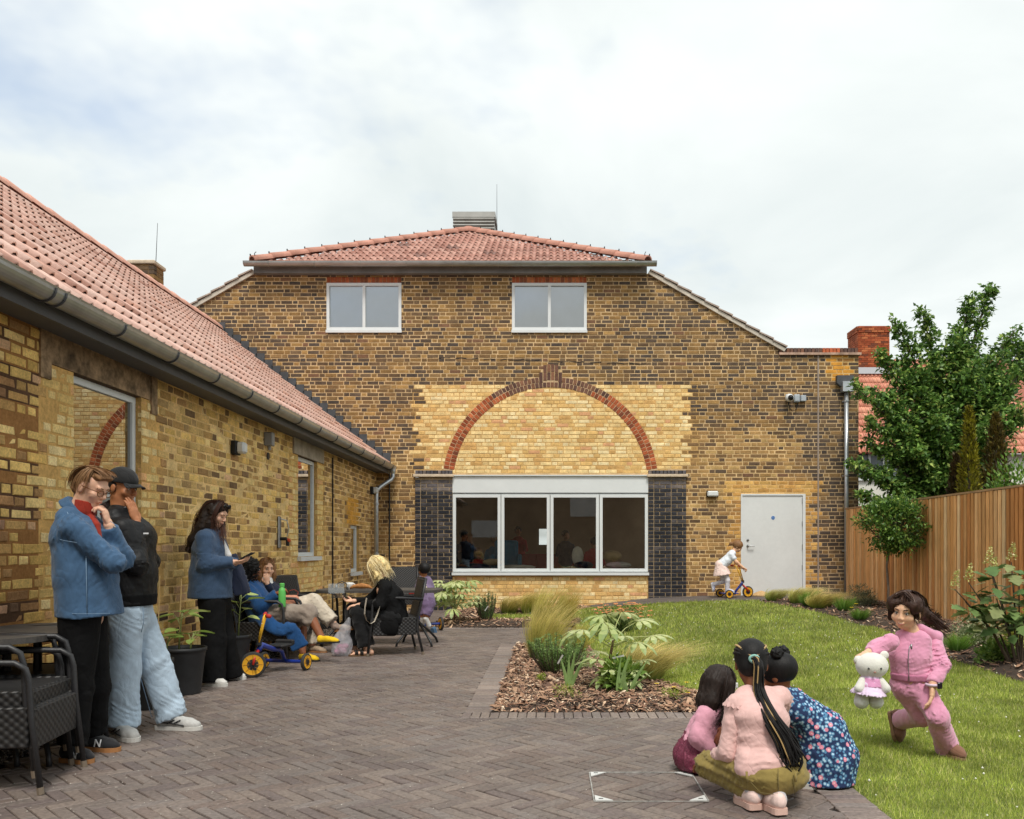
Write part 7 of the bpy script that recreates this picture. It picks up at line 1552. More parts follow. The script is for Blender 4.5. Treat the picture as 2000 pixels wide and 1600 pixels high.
jk.chain([j['neck'] + V3((.0, 0, -.005)), j['neck'] + V3((.015, 0, .035))], [(.08, .078), (.066, .068)], side=(0, 1, 0), flat=(0, 1)); jk.wrinkle(.0045, .065, 31, (1, 1, 1), [(j['elR'], .14)]); vol_part('jacket', jk, denim_d, p, .0075)
fp = Vol(.008); fp.chain([V3(at(452, 1085, 7.83)), V3(at(466, 1125, 7.86)), V3(at(474, 1160, 7.86))], [(.07, .010), (.10, .010), (.11, .010)], side=(.45, .9, 0)); vol_part('jacket_flap', fp, navy, p, .006)
wt = Vol(.01); wt.ell(V3(at(395, 1158, 7.60)), .02); wt.chain([j['neck'] + V3((.05, 0, -.04)), V3(at(446, 1085, 7.73))], [.04, .03]); vol_part('shirt', wt, whitec, p, .007)
tr = Vol(.03); tr.cone(j['pel'] + V3((0, 0, .03)), j['pel'] + V3((.01, 0, -.06)), (.16, .125), (.17, .13), side=(0, 1, 0))
for s_ in 'RL': tr.chain([j['hip' + s_], j['kn' + s_], j['an' + s_] + V3((0, 0, -.02))], [.115, .105, .115], flat=(0, 1))
tr.wrinkle(.006, .10, 33, (1.5, 1.5, .5)); vol_part('trousers', tr, blackc, p, .009)
for (hx_, Y, tx_, Yt) in ((394, 7.62, 444, 7.56), (430, 8.02, 480, 7.96)):
    he, to = V3(at(hx_, 1300, Y)), V3(at(tx_, 1300, Yt)); he[2] = to[2] = 0; shoe(p, he, to, shoe_w, sole_w, .043, .085)
hr_ = Vol(.025); hr_.ell(L(0, -.022, .040), (.087, .102, .085), M); hr_.chain([L(0, -.08, .02), V3(at(402, 1035, 7.75)), V3(at(384, 1056, 7.74)), V3(at(370, 1074, 7.74))], [(.095, .07), (.11, .075), (.10, .06), (.06, .03)], side=M[:, 0]); hr_.chain([L(-.075, .0, .02), L(-.085, .02, -.10), L(-.06, .07, -.21)], [.032, .036, .028]); hr_.chain([L(.075, .0, .02), L(.085, .02, -.10), L(.06, .06, -.2)], [.03, .034, .028]); hr_.cut(L(0, .066, .04), M @ V3((0, .9, -.42))) if False else None; hr_.sub(L(0, .10, -.03), (.062, .07, .085), M); hr_.wrinkle(.008, .05, 9, (1, 1, .35)); vol_part('hair', hr_, H_DKB, p, .006)
tipb = [V3(at(x, y, Y)) for x, y, Y in ((364, 1078, 7.72), (358, 1074, 7.78), (370, 1082, 7.68), (376, 1075, 7.8))]
strands('hair_strands', p, [[L(x, -.02, .125), L(x * 1.3, -.09, .07), L(x * 1.4, -.13, -.04), L(x, -.16, -.16), t_] for x, t_ in zip((-.06, -.02, .02, .06), tipb)] + [[L(-.05, .03, .115), L(-.088, .035, .04), L(-.092, .03, -.06), L(-.08, .07, -.15), V3(at(440, 1070, 7.58))], [L(.05, .03, .115), L(.088, .035, .04), L(.092, .03, -.06), L(.075, .07, -.15), L(.05, .09, -.22)]], 620, mat('hair_chestnut', lin((78, 50, 40)), rough=.4, spec=.45), .013, .0026, 12)
hair_fuzz(p, L, H_BRN, 420, -.10, 43, .0018, .005)
gl = [[L(s_ * .05, .075, .085), L(s_ * .085, .0, .06), L(s_ * .088, -.03, .04)] for s_ in (-1, 1)]; tubes('sunglasses_arm', p, gl, .003, black_m); sg_ = Vol(.004)
for s_ in (-1, 1): sg_.ell(L(s_ * .035, .078, .108), (.026, .010, .020), M)
sg_.cone(L(-.03, .08, .11), L(.03, .08, .11), .004, .004); vol_part('sunglasses', sg_, mat('dark_lens', (.012, .012, .013), rough=.1), p, .0045)
ph = thing('mobile_phone', 'mobile phone held flat by the woman in the quilted jacket', 'phone', tuple(j['wrR'] + V3((.115, .0, .05)))); ph.rotation_euler = (0, R(-28), R(-6)); part('case', MB().cbox((0, 0, 0), (.145, .072, .009), .003), black_m, ph); part('screen', MB().box((0, 0, .0052), (.135, .064, .001)), mat('phone_screen', (.05, .06, .08), rough=.05), ph)
# ------------------------------------------------------------------ seated woman in the long blue coat
j = J_(9.35, head=(490, 1112), neck=(492, 1142), shR=(484, 1154, -.16), shL=(502, 1150, .16), elR=(508, 1186, -.22), wrR=(541, 1160, -.20), elL=(520, 1182, .18), wrL=(552, 1176, .06), pel=(524, 1200), hipR=(528, 1200, -.10), hipL=(532, 1198, .10), knR=(603, 1197, -.10), knL=(590, 1202, .08), anR=(628, 1246, -.18), anL=(591, 1276, -.05))
p = fig('seated woman with black curly hair in long blue coat holding a green bottle', (j['pel'][0], j['pel'][1], 0)); hf = (.80, .58, -.06)
hv, L, M = head_vol(j['head'], hf, .96, neck=j['neck'], neck_r=.046); b = Vol(.03); b.chain([j['neck'] + V3((0, 0, -.10)), j['pel']], [(.12, .085), (.13, .10)], side=(0, 1, 0))
for s_ in 'RL': b.chain([j['sh' + s_], j['el' + s_], j['wr' + s_]], [.046, .038, .027]); b.chain([j['hip' + s_], j['kn' + s_], j['an' + s_]], [.085, .058, .038])
hr = hand_vol(j['wrR'], (.75, 0, .55), (.3, .3, -.8), .95, .9, -1); hl = hand_vol(j['wrL'], (1, 0, -.2), (0, .3, -1), .9, .4, 1); vol_part('body', [(b, .010), (hv, .005), (hr, .0045), (hl, .005)], SKIN_B, p); face_bits(p, L, M, .96, H_BLK)
ct = Vol(.035); ct.chain([j['neck'] + V3((-.01, 0, -.02)), V3(at(498, 1168, 9.35)), V3(at(516, 1205, 9.35))], [(.15, .09), (.20, .14), (.22, .16)], side=(0, 1, 0))
for s_ in 'RL': ct.chain([j['sh' + s_], j['el' + s_]], [.080, .074]); ct.chain([j['el' + s_], j['wr' + s_]], [.074, .054], flat=(0, 1))
ct.chain([V3(at(506, 1198, 9.2)), V3(at(520, 1216, 9.07)), V3(at(548, 1232, 9.05)), V3(at(566, 1224, 9.07)), V3(at(586, 1264, 9.08))], [(.08, .06), (.08, .04), (.07, .03), (.07, .03), (.10, .02)], side=(.8, .2, .4)); ct.wrinkle(.006, .09, 41); vol_part('coat', ct, bluec, p, .009)
sk = Vol(.035); sk.cone(j['hipR'], j['knR'] + V3((-.01, 0, 0)), .115, .095); sk.cone(j['hipL'], j['knL'], .115, .09); sk.cone(j['knR'], j['knR'] + (j['anR'] - j['knR']) * .25 + V3((-.04, 0, 0)), .095, .085); sk.cone(j['knL'], j['knL'] + V3((-.02, 0, -.12)), .09, .10); sk.wrinkle(.008, .07, 42); vol_part('skirt', sk, greyc, p, .009)
he, to = j['anR'] + V3((-.04, -.02, -.06)), j['anR'] + V3((.21, -.06, -.045)); shoe(p, he, to, yel_shoe, black_m, .042, .08, sole_h=.016); he, to = j['anL'] + V3((-.04, 0, 0)), j['anL'] + V3((.20, -.06, 0)); he[2] = to[2] = 0; shoe(p, he, to, yel_shoe, black_m, .042, .08, sole_h=.016)
hr_ = Vol(.03); hr_.ell(L(0, -.03, .03), (.115, .125, .11), M); hr_.ell(L(0, -.09, -.08), (.115, .085, .13), M); hr_.sub(L(0, .12, -.03), (.065, .07, .08), M); hr_.wrinkle(.016, .030, 51); vol_part('hair', hr_, H_BLK, p, .006)
g = np.random.default_rng(3); cur = []
for i in range(170):
    a, e_ = g.uniform(0, 6.28), g.uniform(-.9, 1.2); c = L(math.cos(a) * .118 * math.cos(e_), -.05 + math.sin(a) * .125 * math.cos(e_), -.02 + math.sin(e_) * .14); cur.append([c + V3((.014 * math.cos(t * 2.2 + i), .014 * math.sin(t * 2.2 + i), -.012 * t)) for t in range(7)])
tubes('hair_curls', p, cur, .004, H_BLK, 4)['kind'] = 'stuff'
bt_ = thing('water_bottle', 'green water bottle held by the woman in the blue coat', 'bottle', tuple(V3(at(551, 1186, 9.13)))); part('flask', MB().lathe([(.036, 0), (.038, .01), (.038, .17), (.03, .195), (.022, .205), (.022, .22)], (0, 0, 0), 18), mat('bottle_green', lin((98, 186, 92)), rough=.45), bt_, smooth=True); part('cap', MB().lathe([(.025, .218), (.026, .25), (.02, .255)], (0, 0, 0), 14), bpy.data.materials['bottle_green'], bt_)
# ------------------------------------------------------------------ seated woman in beige trousers
j = J_(9.98, head=(521, 1110), neck=(522, 1137), shR=(512, 1150, -.16), shL=(538, 1148, .15), elR=(534, 1168, -.16), wrR=(522, 1140, -.22), elL=(552, 1178, .1), wrL=(572, 1180, -.02), pel=(545, 1192), hipR=(550, 1192, -.09), hipL=(556, 1192, .09), knR=(612, 1176, -.05), knL=(608, 1186, .12), anR=(652, 1218, -.1), anL=(610, 1264, .10))
p = fig('seated woman with brown hair in beige trousers touching her face', (j['pel'][0], j['pel'][1], 0)); hf = (.62, -.75, -.12)
hv, L, M = head_vol(j['head'], hf, .97, neck=j['neck'], neck_r=.046); b = Vol(.03); b.chain([j['neck'] + V3((0, 0, -.10)), j['pel']], [(.12, .085), (.13, .10)], side=(0, 1, 0))
for s_ in 'RL': b.chain([j['sh' + s_], j['el' + s_], j['wr' + s_]], [.046, .038, .027]); b.chain([j['hip' + s_], j['kn' + s_], j['an' + s_]], [.085, .058, .038])
hr = hand_vol(j['wrR'], (-.15, .1, 1), (-.2, 1, 0), .9, .5, 1); hl = hand_vol(j['wrL'], (1, -.2, -.2), (0, 0, -1), .9, .4, 1); vol_part('body', [(b, .010), (hv, .005), (hr, .0045), (hl, .005)], SKIN_P, p); face_bits(p, L, M, .97, H_BRN)
tp = Vol(.03); tp.chain([j['neck'] + V3((0, 0, -.03)), V3(at(532, 1162, 9.98)), j['pel']], [(.14, .085), (.18, .12), (.17, .12)], side=(0, 1, 0))
for s_ in 'RL': tp.chain([j['sh' + s_], j['el' + s_], j['wr' + s_]], [.066, .056, .042], flat=(0, 1))
tp.wrinkle(.006, .06, 61); vol_part('top', tp, navy, p, .009); cl = Vol(.01); cl.chain([j['neck'] + V3((0, -.03, -.02)), j['neck'] + V3((0, -.02, .012))], [(.09, .08), (.07, .065)], side=(1, 0, 0)); vol_part('collar', cl, whitec, p, .007)
tr = Vol(.035)
for s_ in 'RL': tr.chain([j['hip' + s_], j['kn' + s_], j['an' + s_] + (j['kn' + s_] - j['an' + s_]) * .08], [.115, .098, .09], flat=(0, 1))
tr.wrinkle(.009, .08, 62); vol_part('trousers', tr, beige, p, .009)
so_ = Vol(.012); so_.cone(j['anR'] + (j['knR'] - j['anR']) * .12, j['anR'] + V3((.02, 0, -.04)), .045, .042); so_.cone(j['anR'] + V3((.02, 0, -.04)), j['anR'] + V3((.10, -.02, -.05)), .042, .034); vol_part('sock', so_, cloth('patterned_sock', lin((140, 122, 112)), noise=.5), p, .007)
loaf = cloth('taupe_loafer', lin((168, 146, 122))); he = j['anL'] + V3((-.03, 0, 0)); he[2] = 0; to = he + V3((.22, -.08, 0)); shoe(p, he, to, loaf, sole_gum, .042, .075, sole_h=.014); he = j['anR'] + V3((.02, 0, -.095)); shoe(p, he, he + V3((.22, -.06, .03)), loaf, sole_gum, .042, .075, sole_h=.014)
hr_ = Vol(.02); hr_.ell(L(0, -.02, .035), (.084, .100, .086), M)
for s_ in (-1, 1): hr_.chain([L(s_ * .078, .005, .02), L(s_ * .085, .02, -.09), L(s_ * .08, .02, -.19)], [.026, .03, .022])
hr_.chain([L(0, -.085, .0), L(0, -.09, -.15)], [(.07, .04), (.07, .04)], side=M[:, 0]); hr_.sub(L(0, .105, -.025), (.058, .075, .085), M); hr_.wrinkle(.006, .035, 64, (1, 1, .3)); vol_part('hair', hr_, H_LT, p, .006)
hair_fuzz(p, L, mat('hair_auburn', lin((146, 104, 70)), rough=.45, spec=.4), 360, -.12, 44)
bg = thing('handbag', 'small terracotta handbag on the lap of the seated woman', 'handbag', tuple(V3(at(566, 1176, 9.72)))); v = Vol(.02); v.cone(V3(bg.location) + V3((-.08, 0, .02)), V3(bg.location) + V3((.06, 0, .02)), (.05, .06), (.05, .06), side=(0, 1, 0)); vol_part('pouch', v, cloth('terracotta', lin((206, 142, 116))), bg, .007); part('strap', MB().tube([(-.02, 0, .07), (.0, -.02, .13), (.05, 0, .14), (.09, .02, .11), (.08, .0, .06)], .006, 6), mat('strap_red', lin((120, 48, 36)), rough=.6), bg)
# ------------------------------------------------------------------ blonde woman in black
j = J_(9.88, head=(735, 1108), neck=(750, 1136), shL=(754, 1148, -.15), shR=(750, 1146, .16), elL=(742, 1180, -.20), wrL=(700, 1182, -.14), elR=(722, 1176, .16), wrR=(690, 1174, -.02), pel=(772, 1203), hipL=(766, 1204, -.10), hipR=(766, 1203, .09), knL=(700, 1196, -.12), knR=(690, 1192, .06), anL=(716, 1268, -.14), anR=(690, 1266, .02))
p = fig('blonde woman in black sitting bent forward at the long table', (j['pel'][0], j['pel'][1], 0)); hf = (-.80, -.05, -.60)
hv, L, M = head_vol(j['head'], hf, .96, neck=j['neck'], neck_r=.047); b = Vol(.03); b.chain([j['neck'] + V3((0, 0, -.10)), j['pel']], [(.12, .085), (.13, .10)], side=(0, 1, 0))
for s_ in 'RL': b.chain([j['sh' + s_], j['el' + s_], j['wr' + s_]], [.046, .038, .027]); b.chain([j['hip' + s_], j['kn' + s_], j['an' + s_]], [.085, .058, .038])
hl = hand_vol(j['wrL'], (-1, -.1, -.1), (0, .1, -1), .92, .4, -1); hr = hand_vol(j['wrR'], (-1, -.2, .1), (0, -.3, 1), .92, .5, 1); ft = Vol(.01)
for s_ in 'LR':
    a = j['an' + s_]; f0 = V3((a[0] + .05, a[1], .035)); f1 = V3((a[0] - .13, a[1] - .06, .03)); ft.cone(a, f0, .034, .032); ft.cone(f0, f1, (.036, .028), (.042, .018), side=(0, 1, 0))
    for k_ in range(5): t0 = f1 + V3((.01, -.03 + .015 * k_, -.004)); ft.cone(t0, t0 + V3((-.04 + .006 * abs(k_ - 1), -.012, -.004)), .0095, .0075, .003)
vol_part('body', [(b, .010), (hv, .005), (hl, .0045), (hr, .0045), (ft, .005)], SKIN_P, p); face_bits(p, L, M, .96, H_LT)
tp = Vol(.035); tp.chain([j['neck'] + V3((.01, 0, -.03)), V3(at(764, 1165, 9.88)), V3(at(772, 1206, 9.88))], [(.15, .09), (.20, .135), (.20, .15)], side=(0, 1, 0))
for s_ in 'RL': tp.chain([j['sh' + s_], j['el' + s_]], [.075, .066]); tp.chain([j['el' + s_], j['wr' + s_] + (j['el' + s_] - j['wr' + s_]) * .1], [.066, .046], flat=(0, 1))
tp.wrinkle(.008, .07, 71); vol_part('cardigan', tp, blackc, p, .009); tr = Vol(.035)
for s_ in 'RL': tr.chain([j['hip' + s_], j['kn' + s_], j['an' + s_] + V3((0, 0, .03))], [.115, .092, .098], flat=(0, 1))
tr.wrinkle(.008, .08, 72); vol_part('trousers', tr, cloth('black_trousers', (.009, .009, .010)), p, .009)
hr_ = Vol(.03); hr_.ell(L(0, -.025, .03), (.095, .108, .095), M); hr_.ell(L(0, -.09, -.04), (.085, .055, .09), M)
for s_ in (-1, 1): hr_.chain([L(s_ * .085, .01, .02), L(s_ * .09, .035, -.10), L(s_ * .07, .03, -.17)], [.036, .04, .03])
hr_.sub(L(0, .12, -.03), (.05, .07, .08), M); hr_.wrinkle(.012, .045, 73); vol_part('hair', hr_, H_BLD, p, .006)
g = np.random.default_rng(5); gd = []
for i in range(16):
    a = R(-170 + 340 * i / 15); r_ = .09; gd.append([L(math.sin(a) * .03, -.03, .12), L(math.sin(a) * .09, -.02 + math.cos(a) * -.08, .08), L(math.sin(a) * .115, -.02 - math.cos(a) * .11, -.02), L(math.sin(a) * .10, -.01 - math.cos(a) * .10, -.11), L(math.sin(a) * .09, .01 - math.cos(a) * .09, -.17)])
strands('hair_strands', p, gd, 700, mat('hair_pale_blonde', lin((240, 222, 174)), rough=.45, spec=.4), .016, .003, 15, .55)
sandal = mat('sandal_leather', (.02, .018, .016), rough=.5); cork = mat('cork_sole', lin((112, 86, 62)), rough=.9)
for s_ in 'LR':
    a = j['an' + s_]; he = V3((a[0] + .075, a[1] + .01, .0)); to = V3((a[0] - .185, a[1] - .085, 0)); d_ = to - he; L_ = np.linalg.norm(d_); d_ /= L_; sd = np.cross(d_, [0, 0, 1]); poly = [he + d_ * L_ * a_ + sd * w_ * .046 for a_, w_ in ((0, .5), (.08, .8), (.4, .8), (.75, 1.05), (.93, .8), (1, .3))]; poly += [he + d_ * L_ * a_ - sd * w_ * .046 for a_, w_ in ((1, .3), (.93, .8), (.75, 1.05), (.4, .8), (.08, .8), (0, .5))]
    m_ = MB(); m_.prism([Vector(q) - p.location for q in poly][::-1], (0, 0, .02)); so = part('sandal', m_, cork, p); tubes('sandal_strap', p, [[he + d_ * L_ * a_ + sd * .045 + V3((0, 0, .018)), he + d_ * L_ * a_ + sd * .028 + V3((0, 0, .062)), he + d_ * L_ * a_ - sd * .028 + V3((0, 0, .062)), he + d_ * L_ * a_ - sd * .045 + V3((0, 0, .018))] for a_ in (.45, .52, .66, .73)], .010, sandal)
o_ = V3(at(726, 1190, 9.66)); bg = thing('tote_bag', 'black tote bag with striped cream strap hanging at the blonde woman', 'bag', tuple(V3(at(745, 1205, 9.70)))); v = Vol(.02); v.cone(V3(at(735, 1222, 9.72)), V3(at(770, 1222, 9.72)), (.12, .05), (.12, .05), side=(0, 0, 1)); vol_part('bag_body', v, blackc, bg, .009)
lp = [(716, 1168), (713, 1185), (712, 1200), (716, 1212), (723, 1218), (731, 1214), (737, 1200), (741, 1184)]; sb_ = MB(); w_ = .026; pts = [V3(at(x, y, 9.63)) - V3(bg.location) for x, y in lp]; sb_.add([q for pp in pts for q in (pp + V3((w_ * .5, -w_, 0)), pp - V3((w_ * .5, -w_, 0)))], [(2 * i, 2 * i + 1, 2 * i + 3, 2 * i + 2) for i in range(len(pts) - 1)]); so_m = bpy.data.materials.new('strap_striped'); part('strap', sb_, cloth('cream_strap', lin((206, 196, 178))), bg)
bgp = thing('carrier_bag', 'clear plastic carrier bag of pink shopping on the paving before the blonde woman', 'bag', tuple(V3((at(664, 0, 9.7).x, 9.7, 0)))); v = Vol(.03); o_ = V3(bgp.location); v.chain([o_ + V3((.02, 0, .05)), o_ + V3((.02, 0, .16)), o_ + V3((.06, 0, .30)), o_ + V3((.10, 0, .42))], [(.12, .08), (.115, .08), (.06, .05), (.02, .02)], side=(1, 0, 0)); v.cut(o_ + V3((0, 0, .004)), (0, 0, -1)); v.wrinkle(.007, .09, 81); vol_part('film', v, bagm, bgp, .009); v = Vol(.02)
for (dx, dz) in ((-.03, .05), (.04, .06), (.0, .10), (.06, .11)): v.ell(o_ + V3((dx, 0, dz)), (.04, .045, .035))
vol_part('shopping', v, mat('pink_print', lin((196, 130, 160)), rough=.6, noise=(40, .6)), bgp, .008)
pink_v = cloth('pink_velour', lin((216, 148, 176)), sheen=.5, fine=300); pink_c = cloth('pale_pink_jersey', lin((220, 180, 174))); pink_j = cloth('pink_jacket_cloth', lin((222, 160, 178))); olive = cloth('olive_twill', lin((142, 124, 70)), noise=.15); boot_b = cloth('brown_boot', lin((128, 92, 74))); sole_b = mat('boot_sole', lin((150, 118, 92)), rough=.8)
def sequin_mat():
    m = mat('sequins', lin((126, 52, 76)), rough=.35, spec=.6, metal=.3, noise=(260, .7), bump=(240, .9, .006)); return m
def floral_mat():
    m = bpy.data.materials.new('floral_cotton'); m.use_nodes = True; t = m.node_tree; b = t.nodes['Principled BSDF']; L = t.links; b.inputs['Roughness'].default_value = .85; g = t.nodes.new('ShaderNodeNewGeometry')
    def vor(sc, seed):
        ad_ = t.nodes.new('ShaderNodeVectorMath'); ad_.inputs[1].default_value = (seed, seed * 2, 0); L.new(g.outputs['Position'], ad_.inputs[0]); v = t.nodes.new('ShaderNodeTexVoronoi'); v.inputs['Scale'].default_value = sc; L.new(ad_.outputs[0], v.inputs['Vector']); return v
    def ramp(sock, stops):
        r = t.nodes.new('ShaderNodeValToRGB'); r.color_ramp.interpolation = 'CONSTANT'; e = r.color_ramp.elements; e[0].position = stops[0][0]; e[0].color = (*stops[0][1], 1); e[1].position = stops[1][0]; e[1].color = (*stops[1][1], 1)
        for pz, c in stops[2:]: q = e.new(pz); q.color = (*c, 1)
        L.new(sock, r.inputs[0]); return r.outputs[0]
    v1, v2 = vor(27, 1.3), vor(52, 4.1); nb = (.012, .03, .10); bg = ramp(v2.outputs['Distance'], [(0, (.42, .60, .74)), (.30, (.08, .22, .38)), (.50, nb)]); fl = ramp(v1.outputs['Distance'], [(0, (.85, .55, .50)), (.14, (.72, .26, .36)), (.33, (0, 0, 0))])
    sp = t.nodes.new('ShaderNodeSeparateColor'); L.new(v1.outputs['Color'], sp.inputs[0]); gt = t.nodes.new('ShaderNodeMath'); gt.operation = 'GREATER_THAN'; gt.inputs[1].default_value = .42; L.new(sp.outputs[0], gt.inputs[0]); lt = t.nodes.new('ShaderNodeMath'); lt.operation = 'LESS_THAN'; lt.inputs[1].default_value = .33; L.new(v1.outputs['Distance'], lt.inputs[0]); mu = t.nodes.new('ShaderNodeMath'); mu.operation = 'MULTIPLY'; L.new(gt.outputs[0], mu.inputs[0]); L.new(lt.outputs[0], mu.inputs[1])
    mx_ = t.nodes.new('ShaderNodeMix'); mx_.data_type = 'RGBA'; L.new(mu.outputs[0], mx_.inputs['Factor']); L.new(bg, mx_.inputs[6]); L.new(fl, mx_.inputs[7]); L.new(mx_.outputs[2], b.inputs['Base Color']); return m
# ------------------------------------------------------------------ crouching girl with the braided ponytail
j = J_(4.02, head=(1467, 1296, .26), neck=(1480, 1354, .18), shL=(1440, 1378, .12), shR=(1522, 1362, .20), elL=(1424, 1468, .10), wrL=(1392, 1482, .24), elR=(1512, 1430, .42), wrR=(1420, 1424, .50), mid=(1488, 1430, .08), pel=(1496, 1512, .02), hipL=(1458, 1520, .03), hipR=(1532, 1512, .05), knL=(1382, 1504, .26), knR=(1545, 1492, .34), anL=(1468, 1572, .02), anR=(1512, 1578, .00))
for k_ in ('anL', 'anR'): j[k_][2] = .09
p = fig('crouching girl in pale pink top and olive trousers with long braided ponytail', (j['pel'][0], j['pel'][1], 0)); hf = (.10, .95, -.30)
hv, L, M = head_vol(j['head'], hf, .93, neck=j['neck'], neck_r=.042); b = Vol(.03); b.chain([j['neck'] + V3((0, -.01, -.08)), j['pel']], [(.09, .06), (.12, .09)], side=(1, .2, 0))
for s_ in 'RL': b.chain([j['sh' + s_], j['el' + s_], j['wr' + s_]], [.040, .033, .024]); b.chain([j['hip' + s_] + V3((0, .02, .02)), j['kn' + s_] + V3((.03, 0, .03)), j['an' + s_] + V3((-.01, .03, 0))], [.05, .034, .028])
hl = hand_vol(j['wrL'], (-.8, .5, -.3), (.2, .2, -1), .85, .5, 1); hr = hand_vol(j['wrR'], (-.5, .2, -.8), (.5, .5, -.3), .85, .5, -1); vol_part('body', [(b, .009), (hv, .0045), (hl, .004), (hr, .004)], SKIN_B, p); face_bits(p, L, M, .93, H_BLK)
tp = Vol(.03); tp.chain([j['neck'] + V3((0, 0, -.012)), j['mid'] + V3((0, .0, .06)), j['mid'] + V3((.0, 0, -.06)), j['pel'] + V3((.0, .0, .035))], [(.115, .055), (.128, .088), (.125, .09), (.155, .105)], side=(1, .2, .06), flat=(0, 0)); tp.cone(j['shL'], j['shR'], .055, .055)
tp.wrinkle(.0045, .08, 91, (.6, .6, 1.6), [(j['pel'], .16), (j['mid'] + V3((-.1, 0, -.05)), .12)]); tp.cut(j['pel'] + V3((0, 0, .0)), (.15, 0, -1)); vol_part('top', tp, pink_c, p, .007)
for s_ in 'RL': sv = Vol(.02); sv.chain([j['sh' + s_], j['el' + s_]], [.060, .052]); sv.chain([j['el' + s_], j['wr' + s_]], [.052, .036], flat=(0, 1)); sv.wrinkle(.004, .06, 93); vol_part('sleeve', sv, pink_c, p, .006)
for s_ in 'RL':
    fr = MB(); c = j['sh' + s_]; ax_ = grip_dir(j['mid'], c); d0 = grip_dir(c, j['el' + s_]); u_ = np.cross(d0, [0, 1, 0]); u_ /= np.linalg.norm(u_); w_ = np.cross(d0, u_); n = 40; o_ = V3(p.location); vs_ = []
    for i in range(n): a = 6.283 * i / n; rr = .066 + .008 * math.sin(i * 2.4); vs_ += [c + (u_ * math.cos(a) + w_ * math.sin(a)) * .056 - d0 * .012 - o_, c + (u_ * math.cos(a) + w_ * math.sin(a)) * rr + d0 * (.010 + .006 * math.cos(i * 2.4)) - o_]
    fr.add(vs_, [(2 * i, 2 * ((i + 1) % n), 2 * ((i + 1) % n) + 1, 2 * i + 1) for i in range(n)]); part('frill', fr, pink_c, p, smooth=True)
tr = Vol(.010); tr.ell(j['pel'] + V3((.025, .0, .0)), (.175, .132, .10)); tr.cone(j['hipL'] + V3((.03, .02, .03)), j['knL'] + V3((0, 0, .035)), .090, .062, .03); tr.cone(j['knL'] + V3((.0, .0, .02)), j['anL'] + V3((-.015, .02, -.01)), .062, .050); tr.cone(j['hipR'], j['knR'], .095, .075); tr.cone(j['knR'], j['anR'] + V3((0, .06, .03)), .068, .052); tr.cut(j['pel'] + V3((0, 0, .075)), (-.1, -.25, 1)); tr.wrinkle(.0055, .06, 95, (1, 1, 1), [(j['knL'], .14), (j['hipL'], .12), (j['hipR'], .1)]); vol_part('trousers', tr, olive, p, .007)
tubes('pocket_seam', p, [[j['pel'] + V3((-.10, -.118, -.005)), j['pel'] + V3((-.06, -.135, -.05)), j['pel'] + V3((.0, -.137, -.055))], [j['pel'] + V3((.09, -.13, .02)), j['pel'] + V3((.10, -.125, -.06))], [j['pel'] + V3((.02, -.138, .06)), j['pel'] + V3((.02, -.140, -.04))]], .0022, cloth('olive_seam', lin((108, 94, 52))))
tubes('belt_loop', p, [[j['pel'] + V3((dx, -.155 + abs(dx) * .25, .045)), j['pel'] + V3((dx, -.165 + abs(dx) * .25, -.0))] for dx in (-.12, .10)], .006, olive)
tubes('thigh_seam', p, [[j['knL'] + V3((.02, -.062, .03)), j['knL'] * .5 + j['hipL'] * .5 + V3((.02, -.084, .02)), j['hipL'] + V3((.02, -.10, .03))]], .002, bpy.data.materials['olive_seam'])
pk_shoe = cloth('pale_trainer', lin((232, 204, 196)), rough=.6)
so_ = Vol(.01); so_.cone(j['anL'] + V3((-.01, .03, .05)), V3(((1474 - PX) / F * 3.99, 3.99, .07)), .040, .036); so_.cone(j['anR'] + V3((0, .05, .05)), V3(((1522 - PX) / F * 3.93, 3.93, .07)), .040, .036); vol_part('sock', so_, cloth('grey_sock', lin((190, 186, 190))), p, .006)['kind'] = 'stuff'
for (hx_, hy_, tx_, ty_) in ((1478, 3.955, 1442, 4.15), (1528, 3.885, 1488, 4.075)):
    he = V3(((hx_ - PX) / F * hy_, hy_, .012)); to = V3(((tx_ - PX) / F * ty_, ty_, .0)); shoe(p, he, to, pk_shoe, mat('pink_sole', lin((214, 178, 164)), rough=.7) if 'pink_sole' not in bpy.data.materials else bpy.data.materials['pink_sole'], .04, .085, sole_h=.028)
hr_ = Vol(.015); hr_.ell(L(0, -.016, .036), (.084, .104, .090), M); hr_.ell(L(0, -.05, -.02), (.072, .06, .06), M); hr_.sub(L(0, .12, -.03), (.07, .075, .08), M); vol_part('hair', hr_, H_BLK, p, .005)
tie = L(0, -.118, .005); rows = []
for i in range(13):
    a = R(-80 + 160 * i / 12); rows.append([L(math.sin(a) * .07, .055 + .02 * math.cos(a), .075 + .045 * math.cos(a)), L(math.sin(a) * .088, .0, .04 + .088 * math.cos(a)), L(math.sin(a) * .078, -.07, .03 + .07 * math.cos(a)), L(math.sin(a) * .03, -.108, .012 + .03 * math.cos(a)), tie])
def spline(pts, k=10):
    gd = np.array([V3(q) for q in pts]); t = np.linspace(0, len(gd) - 1, k); i = np.minimum(t.astype(int), len(gd) - 2); f = (t - i)[:, None]; p0, p1, p2, p3 = gd[np.maximum(i - 1, 0)], gd[i], gd[i + 1], gd[np.minimum(i + 2, len(gd) - 1)]; return .5 * (2 * p1 + (p2 - p0) * f + (2 * p0 - 5 * p1 + 4 * p2 - p3) * f ** 2 + (3 * p1 - p0 - 3 * p2 + p3) * f ** 3)
tubes('cornrow', p, [spline(r, 14) for r in rows], .0085, H_BLK, 6)['kind'] = 'stuff'; blond_b = mat('blonde_braid', lin((178, 148, 100)), rough=.5)
